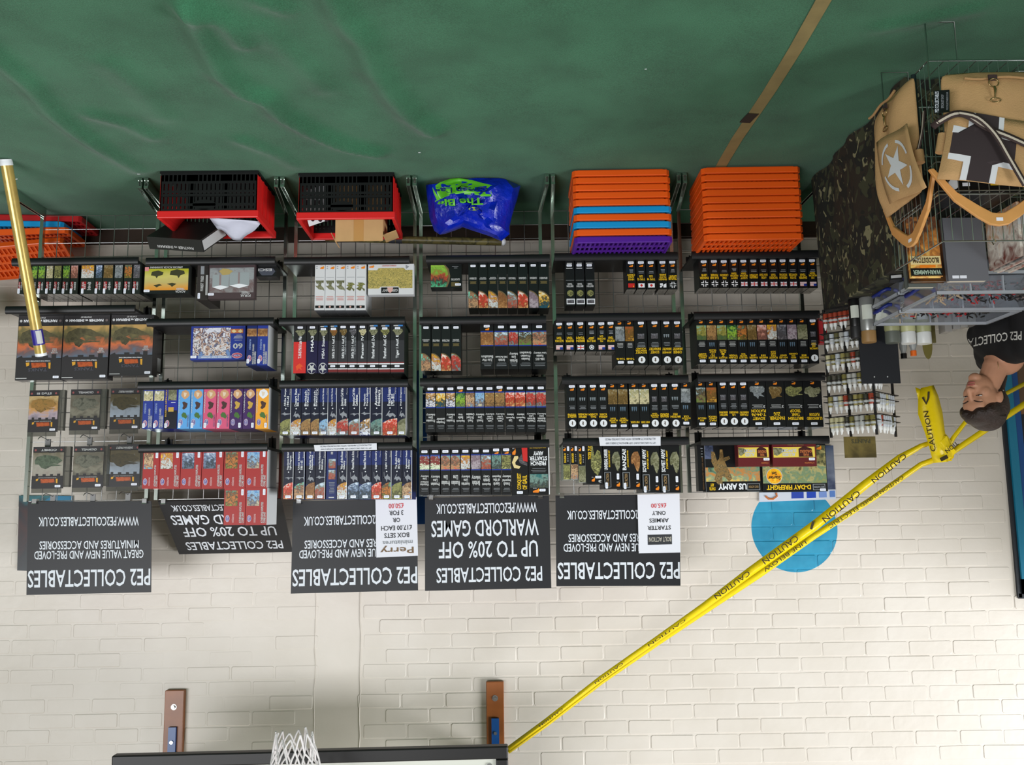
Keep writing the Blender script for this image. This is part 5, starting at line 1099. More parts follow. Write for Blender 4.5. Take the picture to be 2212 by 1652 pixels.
def lid_mb(wd, dp, h):
    mb = MB(); n = 20
    for k in range(n+1): x = -wd/2+.014+k*(wd-.028)/n; mb.box(x-.0045, x+.0045, .014, dp-.014, h-.012, h-.004)
    for k in range(5): y = .014+k*(dp-.028)/4; mb.box(-wd/2+.012, wd/2-.012, y-.008, y+.008, h-.012, h-.0035)
    return mb
def stack(px0, px1, ybot, cols, nm, rz, h=.0366):
    A, B_ = PZ(px0, ybot), PZ(px1, ybot); xm = (A.x+B_.x)/2; Y = (A.y+B_.y)/2; wd = abs(A.x-B_.x)
    meshes = {}; lid = None
    for i, c in enumerate(cols):
        if c not in meshes: ob = folded(wd, .33, h, CRM[c]).build('folded_crate', CRM[c])
        else: ob = bpy.data.objects.new('folded_crate', meshes[c]); COL.objects.link(ob)
        meshes[c] = ob.data
        ob.location = (xm+random.uniform(-.002, .002), Y+random.uniform(-.002, .002)+.0005*i, .004+i*h); ob.rotation_euler = (0, 0, rz+random.uniform(-.004, .004))
        same = [q for q in range(len(cols)) if cols[q] == c]
        tot = len(cols)
        lb = '%s folded crate, %s up in the %s' % (c, ORD[i+1], nm)
        if same == [i]: lb = '%s folded crate on top of the %s' % (c, nm)
        tag(ob, lb, 'crate', 'folded crates in the '+nm)
        lo = lid_mb(wd, .33, h).build('lattice', CRM[c], ob) if lid is None or lid[0] != c else None
        if lo is None: lo = bpy.data.objects.new('lattice', lid[1]); COL.objects.link(lo); lo.parent = ob
        lid = (c, lo.data)
stack(1237, 1446, 362, ['orange']*5+['blue', 'orange', 'blue', 'orange', 'purple'], 'mixed colour stack', R(.6))
stack(1516, 1727, 356, ['orange']*10, 'all-orange stack', R(1.0))
# slumped crates behind the tank-pack rack's end post
for j, (c, xx, yy, zz, rx, ry, hh) in enumerate((('red', 2.52, 4.72, .006, 0, 0, .04), ('blue', 2.60, 4.69, .048, 0, 0, .036), ('orange', 2.58, 4.70, .088, 0, R(-3), .04), ('orange', 2.60, 4.70, .158, R(24), R(-6), .04))):
    ob = folded(.50, .27, hh, CRM[c]).build('folded_crate', CRM[c]); ob.location = (xx, yy, zz); ob.rotation_euler = (rx, ry, R(-4))
    lid_mb(.50, .27, hh).build('lattice', CRM[c], ob)
    tag(ob, ['red folded crate lowest behind the tank-pack rack', 'blue folded crate behind the tank-pack rack', 'level orange folded crate behind the tank-pack rack', 'orange folded crate slanting topmost behind the tank-pack rack'][j], 'crate', 'slumped crates behind the rack end')

# ---- blue carrier bag
outl = [(920, 391), (940, 388), (985, 380), (1030, 375), (1088, 369), (1105, 378), (1124, 401), (1117, 430), (1106, 465), (1100, 490), (1101, 505), (1083, 520), (1062, 511), (1020, 497), (996, 489), (975, 497), (950, 506), (938, 498), (928, 470), (923, 430)]
cen = (1018, 440)
mb = MB(); rings = 7; n = len(outl); vs = []
rnd = random.Random(3)
for k in range(rings+1):
    t = k/rings
    for i, (x, y) in enumerate(outl):
        px, py = cen[0]+(x-cen[0])*t, cen[1]+(y-cen[1])*t
        dep = 4.34-.155*math.sqrt(max(0, 1-t**2.2))*(.55+.45*min(1, max(0, (530-py)/150)))+.012*math.sin(i*2.1+k*1.7)*(k > 0)*(k < rings)+rnd.uniform(-.009, .009)*(0 < k < rings)
        vs.append(PY(px, py, dep))
nb = len(vs)
for k in range(rings, -1, -1):
    t = k/rings
    for i, (x, y) in enumerate(outl):
        px, py = cen[0]+(x-cen[0])*t, cen[1]+(y-cen[1])*t
        P_ = PY(px, py, 4.34); vs.append(Vector((P_.x, 4.345+.12*math.sqrt(max(0, 1-t**2)), max(.006, P_.z))))
zmin = min(v.z for v in vs); base = PY(1018, 380, 4.30); base.z = 0.006
vs = [Vector((v.x, v.y, max(v.z, .006)))-base for v in vs]
fs = []
K = 2*(rings+1)
for k in range(K-1):
    if k == rings: pass
    fs += [(k*n+i, k*n+(i+1) % n, (k+1)*n+(i+1) % n, (k+1)*n+i) for i in range(n)]
mb.add(vs, fs)
bag = mb.build('carrier_bag', mat('blue_polythene', (6, 36, 176), .3, var=.3, vscale=9, bump=1., bscale=22, coat=.25), smooth=32); bag.location = base
tag(bag, 'crumpled blue carrier bag with green printed panel', 'bag')
bpy.context.view_layer.update()
def on_bag(px, py, l=.010):
    # front surface depth at a photo position (matches the bag's bulge)
    best = 9
    dxx, dyy = px-cen[0], py-cen[1]; tt = 0
    for i in range(n):
        (x1, y1), (x2, y2) = outl[i], outl[(i+1) % n]; ax, ay, bx_, by_ = x1-cen[0], y1-cen[1], x2-cen[0], y2-cen[1]
        den = ax*by_-ay*bx_
        if abs(den) < 1e-6: continue
        a = (dxx*by_-dyy*bx_)/den; b_ = (ax*dyy-ay*dxx)/den
        if a >= -1e-6 and b_ >= -1e-6: tt = max(tt, a+b_)
    dep = 4.34-.155*math.sqrt(max(0, 1-min(1, tt)**2.2))*(.55+.45*min(1, max(0, (530-py)/150)))-l-.012
    rv = ray(px, py).normalized(); hit, hp_, hn_, ix_ = bag.ray_cast(CAM-base, rv)
    return (hp_-rv*(.003+(l-.010)*.7)) if hit else PY(px, py, dep)-base
GRN = mat('green_bag_print', (96, 190, 44), .35); DBL = mat('dark_blue_bag_print', (14, 44, 110), .4)
pan = [(934, 405), (950, 394), (972, 386), (990, 384), (1020, 389), (1042, 395), (1063, 400), (1061, 424), (1040, 424), (1010, 420), (985, 419), (965, 424), (940, 436)]
mb = MB(); cc = (998, 405); vs = [on_bag(*cc)]; N2 = len(pan)
for t in (.14, .28, .42, .56, .7, .85, 1.): vs += [on_bag(cc[0]+(x-cc[0])*t, cc[1]+(y-cc[1])*t) for x, y in pan]
fs = [(0, 1+i, 1+(i+1) % N2) for i in range(N2)]
for r_ in range(6): fs += [(1+r_*N2+i, 1+r_*N2+(i+1) % N2, 1+(r_+1)*N2+(i+1) % N2, 1+(r_+1)*N2+i) for i in range(N2)]
mb.add(vs, fs); mb.build('green_panel', GRN, bag, smooth=180)
def bagtext(t, x0, y0, x1, y1, x2, y2, m, l):
    """letters laid on the bag: (x0,y0) photo place of the writing's start foot, (x1,y1) its end foot, (x2,y2) start head"""
    vs, fs = text_geo(t, .03)
    MB().add([on_bag(x0+(x1-x0)*a+(x2-x0)*b, y0+(y1-y0)*a+(y2-y0)*b, l) for a, b in vs], fs).build('writing', m, bag)
bagtext('Green Bag', 1053, 400, 938, 402, 1054, 415, DBL, .0165)
bagtext('The Big', 1042, 422, 944, 426, 1044, 442, GRN, .0165)
mb = MB(); mb.add([on_bag(1023+11*math.cos(t*.4), 451+4*math.sin(t*.4), .012) for t in range(16)], [tuple(range(16))]); mb.build('emblem', mat('yellow_green_print', (170, 190, 70), .4), bag)
b_ = Box('game_box', 972, 1022, 497, 4.335, .08, BLACK, .26, 'black carton poking out of the blue bag', 'box'); b_.o.location.z = .19; b_.text('writing', 'BOLT', .6, .95, .72, .86, ORANGE)

# ---- camouflage fabric roll lying across crate and bag
a, c = PY(704, 514, 4.525), PY(1083, 522.5, 4.525)
rl = empty('fabric_roll', (a+c)/2, 'long camouflage fabric roll resting on crate and blue bag', 'roll')
CAMR = art('camoroll', [(74, 66, 36), (96, 88, 50), (60, 58, 36), (112, 104, 60)], 16, .1)
m_ = (a+c)/2
MB().cyl(a-m_, c-m_, .0195, n=16).build('roll', CAMR, rl, smooth=50)
for t in (.36, .40): MB().cyl((a-m_).lerp(c-m_, t), (a-m_).lerp(c-m_, t+.035), .0199, n=16).build('dark_patch', mat('slate_patch', (46, 48, 54), .6), rl, smooth=50)
d_ = (c-a).normalized(); MB().lathe([(.008, 0), (.017, .004), (.02, .012), (.014, .022), (.004, .026)], 12).build('end_knob', WHITE, rl, smooth=60).matrix_local = Matrix.Translation(c-m_) @ d_.to_track_quat('Z', 'Y').to_matrix().to_4x4()

# ---- gold tube leaning on the rack
a = PZ(12, 344); c = PY(89, 768, 4.30)
c = PY(89, 768, 4.315)
tb = empty('confetti_tube', a, 'shiny gold cardboard tube leaning against the rack', 'tube')
d_ = (c-a); L_ = d_.length; d_.normalize(); RT = .0258
GOLD = mat('gold_foil', (196, 170, 96), .22, .35, var=.12, vscale=30)
tm = Matrix.Translation(d_*.0)@d_.to_track_quat('Z', 'Y').to_matrix().to_4x4()
def part(mb, nm, m, **k): o = mb.build(nm, m, tb, **k); o.matrix_local = tm; return o
part(MB().lathe([(RT, .028), (RT, L_-.13)], 24), 'barrel', GOLD, smooth=40); part(MB().lathe([(RT, L_-.055), (RT, L_-.014)], 24), 'muzzle', GOLD, smooth=40)
part(MB().lathe([(RT+.0006, L_-.13), (RT+.0006, L_-.055)], 24), 'purple_label', mat('purple_label', (46, 38, 140), .35), smooth=40)
part(MB().lathe([(RT+.001, 0.), (RT+.001, .010), (RT+.002, .012), (RT+.002, .028)], 24), 'foot_cap', WHITE, smooth=40); part(MB().lathe([(RT+.0005, L_-.014), (RT+.0005, L_)], 24), 'end_cap', WHITE, smooth=40)
lm = MB(); k_ = 6
side = (CAM-(a+c)/2); side -= d_*side.dot(d_); side.normalize(); oth = d_.cross(side)
rot = tm.to_3x3().inverted()
vs = []
for s_ in range(k_+1):
    an = -.75+1.0*s_/k_; dirn = side*math.cos(an)+oth*math.sin(an)
    for zz in (L_-.125, L_-.062): vs.append(rot@(dirn*(RT+.0012)+d_*zz))
lm.add(vs, [(2*i, 2*i+2, 2*i+3, 2*i+1) for i in range(k_)]); part(lm, 'barcode_patch', LGREY, smooth=180)

# ---- wire basket with a dark bundle beside the slumped crates (edge of the view)
wb = empty('wire_basket', (3.06, 4.60, 0), 'wire basket on legs holding a dark bundle beside slumped crates', 'basket')
mb = MB()
for k in range(8):
    t = -.2+.4*k/7
    for y in (-.14, .14): mb.cyl((t, y, .46), (t, y, .60), .0018, n=5)
    mb.cyl((t, -.14, .46), (t, .14, .46), .0018, n=5)
for z in (.46, .53, .60):
    mb.tube([(-.2, -.14, z), (.2, -.14, z), (.2, .14, z), (-.2, .14, z)], .0022, 5, True)
mb.build('wire_tub', CHROME, wb, smooth=60)
for x in (-.19, .19):
    for y in (-.13, .13): MB().cyl((x, y, .005), (x, y, .46), .004, n=6).build('leg', CHROME, wb)
rnd = random.Random(21); mb = MB().ellipsoid((0, 0, .09), (.17, .10, .085), None, 16, 10)
mb.v = [(a+rnd.uniform(-.012, .012), b+rnd.uniform(-.012, .012), max(.004, c+rnd.uniform(-.012, .012))) for a, b, c in mb.v]
o = mb.build('cloth_bundle', mat('slate_cloth', (40, 44, 52), .8), smooth=120); o.location = (2.90, 4.60, .466); tag(o, 'dark slate bundle in the wire basket', 'bundle')

# ---- scraps dropped on the carpet
for (px, py, r_, an) in ((300, 372, .007, .1), (35, 386, .008, .4), (1395, 147, .004, .2), (906, 329, .005, 0.)):
    q = PZ(px, py); o = MB().box(-r_, r_, -r_*.3, r_*.3, 0, .0015).build('paper_scrap', WHITE); o.location = (q.x, q.y, floor_z(q.x, q.y)+.001); o.rotation_euler = (0, 0, an)
    tag(o, 'tiny white paper scrap lying on the green carpet', 'scrap', 'paper scraps on the carpet')
# ================================================================== BACKBOARD
BBY = 4.25
A, Bq = PY(245, 1630, BBY), PY(1097, 1609, BBY); zb = (A.z+Bq.z)/2; X1b, X0b = A.x, Bq.x
bb = empty('basketball_backboard', ((X0b+X1b)/2, BBY, zb), 'white basketball backboard with thick black frame and net', 'backboard')
w2 = (X1b-X0b)/2; tl_ = math.atan2(A.z-Bq.z, A.x-Bq.x); hh = 1.05; bb.rotation_euler = (0, -tl_, 0)
mb = MB(); f = .055
mb.box(-w2, w2, -.02, .03, 0, f).box(-w2, w2, -.02, .03, hh-f, hh).box(-w2, -w2+f, -.02, .03, f, hh-f).box(w2-f, w2, -.02, .03, f, hh-f); fo = mb.build('frame', mat('black_frame_paint', (16, 15, 15), .45), bb); bv = fo.modifiers.new('b', 'BEVEL'); bv.width = .006; bv.segments = 2
MB().box(-w2+f, w2-f, -.006, .02, f, hh-f).build('board', mat('white_board', (214, 216, 206), .35), bb)
for x in (-w2+.085, w2-.085): MB().cyl((x, -.012, f+.03), (x, -.004, f+.03), .012, n=12).build('screw', CHROMEB, bb)
# arms back to the wall
for px in (377, 1067):
    xx = PY(px, 1600, WALLY).x
    lx = xx-bb.location.x
    MB().bar((lx, .03, .25), (lx, WALLY-BBY-.04, .25), .05, .05).bar((lx, .03, .6), (lx, WALLY-BBY-.04, .35), .04, .04).build('arm', FR2, bb)
# ring and net
nc = PY(634, 1600, 3.93); ncx = nc.x-bb.location.x
ring = MB(); ring.tube([(ncx+.225*math.cos(t*.2618), -.30+.225*math.sin(t*.2618), .30) for t in range(24)], .009, 8, True); ring.bar((ncx, -.08, .30), (ncx, -.02, .30), .12, .02); ring.build('hoop', mat('orange_hoop', (214, 84, 30), .4), bb, smooth=60)
net = MB(); nl = 8; ns = 12
def npt(k, j, odd):
    t = k/nl; r_ = .225*(1-t)**1.3+.072*(1-(1-t)**1.3)+.006*math.sin(j*2.3+k)
    an = 2*math.pi*(j+(.5 if odd else 0))/ns
    z = .30-.44*t+.012*math.sin(j*1.7+k*2.1)*(k > 0)
    return Vector((ncx+r_*math.cos(an), -.30+r_*math.sin(an), z))
for k in range(nl):
    for j in range(ns):
        a_ = npt(k, j, k % 2)
        for dj in ((0, -1) if k % 2 == 0 else (0, 1)):
            b_ = npt(k+1, j+dj, (k+1) % 2)
            mid = (a_+b_)/2+Vector((0, 0, -.004)); net.tube([a_, mid, b_], .0042, 5)
net.build('net', mat('white_net_cord', (226, 222, 222), .8), bb, smooth=80)
# wooden battens on the wall with blue brackets
WOOD = mat('varnished_batten', (142, 82, 38), .35, var=.25, vscale=6)
for nm, (xa, xb, yt) in (('batten near the leaning sign', (357, 398, 1491)), ('batten above the uncovered sign', (1050, 1088, 1472))):
    a, c = PY(xa, yt, WALLY-.03), PY(xb, yt, WALLY-.03); xm = (a.x+c.x)/2; wd = abs(a.x-c.x)
    o = empty('wall_batten', (xm, WALLY, a.z), 'brown wooden wall '+nm, 'batten', 'wooden battens behind the backboard')
    r_ = MB().box(-wd/2, wd/2, -.034, 0, 0, 1.3).build('batten', WOOD, o); bv = r_.modifiers.new('b', 'BEVEL'); bv.width = .003
    MB().cyl((0, -.036, .085), (0, -.034, .085), .016, n=14).cyl((0, -.044, .085), (0, -.034, .085), .008, n=8).build('bolt', mat('dull_steel', (.3, .29, .28), .4, 1.), o)
    MB().box(-.020, .020, -.05, -.034, .185, .60).build('bracket', FR2, o)
    MB().cyl((0, -.057, .26), (0, -.05, .26), .009, n=10).build('bracket_bolt', CHROMEB, o)

# ================================================================== CAUTION TAPE
TAPE = mat('yellow_tape', (236, 208, 16), .3, trans=.0, bump=.2, bscale=40); TINK = mat('tape_ink', (52, 40, 10), .5)
tp = empty('caution_tape', PY(1100, 1612, 4.6), 'yellow and black CAUTION tape strung from backboard past the knot', 'tape')
org = tp.location.copy()
def ribbon(pts, wds, name, fold=.0):
    """pts: (px, py, Y); ribbon hangs in a plane facing the hall"""
    P = [PY(*p)-org for p in pts]; mb = MB(); vs = []
    for i, p in enumerate(P):
        d = (P[min(i+1, len(P)-1)]-P[max(i-1, 0)]).normalized(); up = d.cross(Vector((0, 1, 0))).normalized()
        if up.z < 0: up = -up
        wv = wds[i] if isinstance(wds, (list, tuple)) else wds
        vs += [p+up*wv/2+Vector((0, fold, 0)), p+up*wv*.1-Vector((0, fold, 0)), p-up*wv/2+Vector((0, fold*.6, 0))]
    fs = []
    for i in range(len(P)-1): fs += [(3*i, 3*i+1, 3*i+4, 3*i+3), (3*i+1, 3*i+2, 3*i+5, 3*i+4)]
    o = mb.add(vs, fs).build(name, TAPE, tp, smooth=60); s = o.modifiers.new('t', 'SOLIDIFY'); s.thickness = .0006
    return P, o
def tape_text(t, p, q, ht, ind=0., flip=False, par=None):
    """write t between photo points p (start) and q (end)"""
    a, c = PY(*p)-org, PY(*q)-org; d = c-a; L_ = d.length; d.normalize(); up = d.cross(Vector((0, 1, 0)))
    if up.z < 0: up = -up
    if flip: up = -up
    mb = MB(); mb.text(t, a-up*ht/2+Vector((0, -.006, 0)), d, up, L_, ht, bold=.01); return mb.build('writing', TINK, par or tp)
_, sA = ribbon([(1098, 1617, 4.62), (1180, 1557, 4.6), (1300, 1464, 4.57), (1420, 1380, 4.54), (1520, 1310, 4.52), (1620, 1235, 4.5), (1760, 1135, 4.47), (1870, 1046, 4.45), (1945, 988, 4.43), (1990, 963, 4.42), (2030, 950, 4.41)], [.022, .024, .026, .028, .034, .042, .048, .044, .034, .024, .022], 'upper_strand', .004)
_, sB = ribbon([(1098, 1624, 4.63), (1180, 1565, 4.61), (1300, 1472, 4.585), (1420, 1389, 4.555), (1520, 1321, 4.535), (1640, 1240, 4.51), (1760, 1157, 4.48), (1880, 1080, 4.46), (1990, 1003, 4.44), (2040, 985, 4.43)], [.020, .022, .024, .026, .030, .036, .03, .026, .026, .03], 'lower_strand', .004)
ribbon([(2042, 975, 4.42), (2060, 945, 4.42), (2100, 893, 4.42), (2150, 862, 4.43), (2230, 820, 4.44)], [.03, .022, .02, .02, .02], 'far_upper_strand', .003)
ribbon([(2045, 985, 4.43), (2070, 968, 4.43), (2140, 921, 4.43), (2200, 882, 4.44), (2260, 842, 4.45)], [.03, .028, .03, .03, .03], 'far_lower_strand', .004)
tape_text('CAUTION', (1955, 983, 4.41), (1884, 1040, 4.42), .026, par=sA)
tape_text('CAUTION', (1855, 1063, 4.42), (1778, 1124, 4.44), .030, par=sA)
tape_text('CAUTION', (1722, 1160, 4.45), (1648, 1214, 4.47), .030, par=sA)
tape_text('CAUTION', (1618, 1236, 4.48), (1544, 1290, 4.49), .024, par=sA)
for p, q in (((1480, 1338, 4.51), (1400, 1394, 4.52)), ((1345, 1432, 4.53), (1285, 1475, 4.55)), ((1215, 1530, 4.56), (1165, 1568, 4.57))): tape_text('CAUTION', p, q, .012, par=sA)
tape_text('CAUTION BURIED', (1950, 1030, 4.43), (1858, 1093, 4.44), .016, par=sB)
tape_text('ELECTRIC', (1852, 1097, 4.44), (1790, 1138, 4.45), .018, par=sB)
tape_text('LINE BELOW', (1740, 1170, 4.46), (1650, 1232, 4.47), .018, par=sB)
mb = MB(); a, c = PY(1752, 1143, 4.45)-org, PY(1757, 1126, 4.45)-org; mb.bar(a, c, .012, .001, (0, 1, 0)); mb.build('slash_mark', TINK, sA)
# knot: crumpled wad
rnd = random.Random(5); kc = PY(2037, 962, 4.405)-org; kb = MB()
kb.ellipsoid(kc, (.045, .03, .075), Matrix.Rotation(R(-25), 3, 'Y'), 12, 8)
kb.v = [tuple(Vector(v)+Vector((rnd.uniform(-.009, .009), rnd.uniform(-.007, .007), rnd.uniform(-.01, .01)))) for v in kb.v]
ko = kb.build('knot', TAPE, tp); 
mb = MB().text('TION', kc+Vector((-.045, -.042, -.02)), (.8, 0, .6), (-.6, 0, .8), .075, .022); mb.build('writing', TINK, ko)
mb = MB().bar(kc+Vector((.0, -.036, .055)), kc+Vector((.035, -.036, .072)), .018, .002, (0, 1, 0)); mb.build('slash_mark', TINK, ko)
# tail hanging from the knot
tail = [((2016, 1000), (2048, 997)), ((2007, 965), (2045, 960)), ((1998, 935), (2040, 930)), ((1983, 895), (2035, 890)), ((1983, 862), (2026, 855)), ((1989, 838), (2016, 832)), ((1993, 843), (2014, 828))]
mb = MB(); vs = []
for i, (p, q) in enumerate(tail[:6]):
    a, c = PY(p[0], p[1], 4.395)-org, PY(q[0], q[1], 4.395)-org
    vs += [a, a.lerp(c, .33)+Vector((0, -.016, 0)), a.lerp(c, .66)+Vector((0, -.02, 0)), c+Vector((0, -.004, 0))]
mb.add(vs, [(4*i+j, 4*i+j+1, 4*i+4+j+1, 4*i+4+j) for i in range(5) for j in range(3)])
mb.add([PY(1983, 862, 4.395)-org, PY(1977, 836, 4.395)-org, PY(1992, 842, 4.395)-org, PY(1995, 855, 4.395)-org], [(0, 1, 2, 3)])
to = mb.build('tail', TAPE, tp, smooth=70); s = to.modifiers.new('t', 'SOLIDIFY'); s.thickness = .0006
a, c = PY(2019, 976, 4.36)-org, PY(1996, 890, 4.36)-org
d = (c-a); L_ = d.length
# the writing starts near the knot and reads down the tail
s1 = PY(2017, 975, 4.365)-org; s2 = PY(2000, 888, 4.365)-org; d = s2-s1; L_ = d.length; d.normalize(); up = Vector((0, 1, 0)).cross(d).normalized()
if up.x < 0: up = -up
MB().text('CAUTION', s1-up*.012, d, up, L_, .026, bold=.01).build('writing', TINK, to)
a, c, e_ = PY(2006, 846, 4.368)-org, PY(2001, 872, 4.368)-org, PY(1993, 858, 4.368)-org
MB().tube([a, a.lerp(c, .5)+Vector((-.004, 0, 0)), c, e_], .005, 5).build('slash_mark', TINK, to)

# ================================================================== STALL TABLE WITH CAMOUFLAGE CLOTH
def camo_mat():
    m = bpy.data.materials.new('camouflage_cloth'); m.use_nodes = True; nt = m.node_tree; b = nt.nodes['Principled BSDF']; b.inputs['Roughness'].default_value = .9
    N = nt.nodes.new; L = nt.links.new; tc = N('ShaderNodeTexCoord'); mp = N('ShaderNodeMapping'); mp.inputs['Scale'].default_value = (1, 1, .75); L(tc.outputs['Object'], mp.inputs['Vector'])
    last = None; cols = [(40, 34, 24), (24, 26, 20), (56, 58, 38), (128, 124, 92)]
    base = N('ShaderNodeRGB'); base.outputs[0].default_value = (*lin(cols[0]), 1); last = base.outputs[0]
    for i, (sc, th, c) in enumerate(((9., .50, cols[1]), (11., .56, cols[2]), (16., .635, cols[3]))):
        n = N('ShaderNodeTexNoise'); n.inputs['Scale'].default_value = sc; n.inputs['Detail'].default_value = 2.; n.inputs['Distortion'].default_value = 1.6
        ad = N('ShaderNodeVectorMath'); ad.operation = 'ADD'; ad.inputs[1].default_value = (i*3.1, i*7.7, i*1.9); L(mp.outputs[0], ad.inputs[0]); L(ad.outputs[0], n.inputs['Vector'])
        gt = N('ShaderNodeMath'); gt.operation = 'GREATER_THAN'; gt.inputs[1].default_value = th; L(n.outputs['Fac'], gt.inputs[0])
        mx = N('ShaderNodeMix'); mx.data_type = 'RGBA'; L(gt.outputs[0], mx.inputs['Factor']); L(last, mx.inputs['A']); mx.inputs['B'].default_value = (*lin(c), 1); last = mx.outputs['Result']
    L(last, b.inputs['Base Color']); m.diffuse_color = (.06, .06, .04, 1); return m
CAMO = camo_mat()
TX1, TX0, TY0, TY1, TZ = -1.575, -2.20, 3.26, 4.29, .690
tab = empty('trestle_table', ((TX0+TX1)/2, (TY0+TY1)/2, 0), 'folding trestle table hidden under camouflage cloth', 'table')
loc(MB().box(TX0, TX1, TY0, TY1, TZ-.03, TZ-.004), 'tabletop', mat('table_top', (120, 100, 76), .5), tab)
for x in (TX0+.06, TX1-.06):
    for y in (TY0+.1, TY1-.1): loc(MB().cyl((x, y, .01), (x, y, TZ-.03), .014), 'leg', mat('leg_steel', (.3, .3, .3), .4, 1.), tab)
mb = MB(); vs = []; per = []
nS = 26
def perim():
    out = []
    for (xa, ya, xb, yb) in ((TX1, TY0, TX1, TY1), (TX1, TY1, TX0, TY1), (TX0, TY1, TX0, TY0), (TX0, TY0, TX1, TY0)):
        for k in range(nS): t = k/nS; out.append((xa+(xb-xa)*t, ya+(yb-ya)*t, ya-yb, xb-xa))
    return out
pr = perim(); n = len(pr); levels = 9
cx_, cy_ = (TX0+TX1)/2, (TY0+TY1)/2
for k in range(levels+1):
    t = k/levels
    for i, (x, y, nx_, ny_) in enumerate(pr):
        ox, oy = (1 if abs(x-TX1) < 1e-6 else -1 if abs(x-TX0) < 1e-6 else 0), (1 if abs(y-TY1) < 1e-6 else -1 if abs(y-TY0) < 1e-6 else 0)
        wv = (.010*math.sin(i*1.1)+.012*math.sin(i*.47+1))*t+.012*t
        vs.append((x+ox*(.004+max(-.003, wv)), y+oy*(.004+max(-.003, wv)), TZ-(TZ-.008)*t))
fs = [(k*n+i, k*n+(i+1) % n, (k+1)*n+(i+1) % n, (k+1)*n+i) for k in range(levels) for i in range(n)]
fs.append(tuple(range(n-1, -1, -1)))
tc_ = mb.add(vs, fs); base = Vector((cx_, cy_, 0)); mb.v = [tuple(Vector(v)-base) for v in mb.v]
cl = mb.build('table_cloth', CAMO, smooth=50); cl.location = base; tag(cl, 'dark camouflage cloth hanging to the carpet over the stall table', 'cloth')

# ---- clear storage trays with blue handles
CLRP = mat('clear_polypropylene', (222, 228, 236), .14, trans=.88, ior=1.12)
HND = mat('blue_handle', (16, 34, 110), .4)
def tray(y0, y1, z0, h, label, contents=True):
    x1, x0 = -1.66, -2.165; o = empty('storage_tray', ((x0+x1)/2, (y0+y1)/2, z0), label, 'tray', 'clear storage trays')
    w2, d2 = (x1-x0)/2, (y1-y0)/2-.004; t = .003; e = .012; mb = MB()
    mb.box(-w2+e, w2-e, -d2+e, d2-e, 0, t)
    for sx in (-1, 1): mb.prism([(sx*(w2-e), -d2+e, 0), (sx*(w2-e), d2-e, 0), (sx*w2, d2, h), (sx*w2, -d2, h)], (-sx*t, 0, 0))
    for sy in (-1, 1): mb.prism([(-w2+e, sy*(d2-e), 0), (w2-e, sy*(d2-e), 0), (w2, sy*d2, h), (-w2, sy*d2, h)], (0, -sy*t, 0))
    mb.build('tub', CLRP, o)
    RM = mat('frosted_rim', (204, 210, 218), .3, trans=.35)
    mb = MB(); r_ = .012
    mb.box(-w2-.004, w2+.004, -d2-.004, -d2+.006, h-r_, h).box(-w2-.004, w2+.004, d2-.006, d2+.004, h-r_, h).box(-w2-.004, -w2+.006, -d2, d2, h-r_, h).box(w2-.006, w2+.004, -d2, d2, h-r_, h); mb.build('rim', RM, o)
    for sy in (-1, 1):
        for k in range(1, 4): MB().box(-w2+k*w2/2-.002, -w2+k*w2/2+.002, sy*d2-.006, sy*d2+.003, .006, h-r_).build('rib', RM, o)
    MB().tube([(w2-.002, -.055, h*.30), (w2+.012, -.055, h*.28), (w2+.030, -.048, h*.42), (w2+.042, -.02, h*.55), (w2+.042, .02, h*.55), (w2+.030, .048, h*.42), (w2+.012, .055, h*.3), (w2-.002, .055, h*.3)], .0078, 7).build('handle', HND, o, smooth=70)
    if contents:
        rnd = random.Random(int(y0*100)); cols = [mat('sprue_black', (28, 26, 28), .5), mat('sprue_red', (176, 40, 44), .5), mat('sprue_tan', (176, 156, 130), .5)]
        mb = MB()
        for k in range(260):
            x = rnd.uniform(-w2+.03, w2-.03); y = rnd.uniform(-d2+.03, d2-.03); z = rnd.uniform(.008, h*.72); L_ = rnd.uniform(.012, .03)
            v = Vector((rnd.gauss(0, 1), rnd.gauss(0, 1), rnd.gauss(0, .7))).normalized()*L_
            mi = 2 if x > w2*.45 else (1 if rnd.random() < .35 and abs(x) < w2*.5 else 0)
            mb.bar((x, y, z), Vector((x, y, z))+v, .004, .005, mi=mi)
        mb.build('miniature_parts', cols, o, kind='stuff', label='loose plastic miniature parts')
    return o
tray(3.335, 3.65, TZ+.002, .062, 'lower clear tray nearest the books', False)
tray(3.335, 3.65, TZ+.066, .076, 'upper open clear tray of red and black parts beside the books')
tray(3.665, 3.94, TZ+.002, .062, 'lower clear tray next to the spray cans', False)
tray(3.665, 3.94, TZ+.066, .076, 'upper open clear tray of black parts next to spray cans')
# small dark packet between handles
pk = PX(1937, 625, -1.60); o = MB().box(-.024, .024, -.03, .03, 0, .022).build('card_packet', BLACK); o.location = (-1.622, 3.60, TZ+.001); o.rotation_euler = (0, 0, R(20)); tag(o, 'small black packet on cloth beside tray handles', 'packet')
MB().box(-.02, .02, -.0305, -.03, .004, .016).build('writing', LGREY, o)

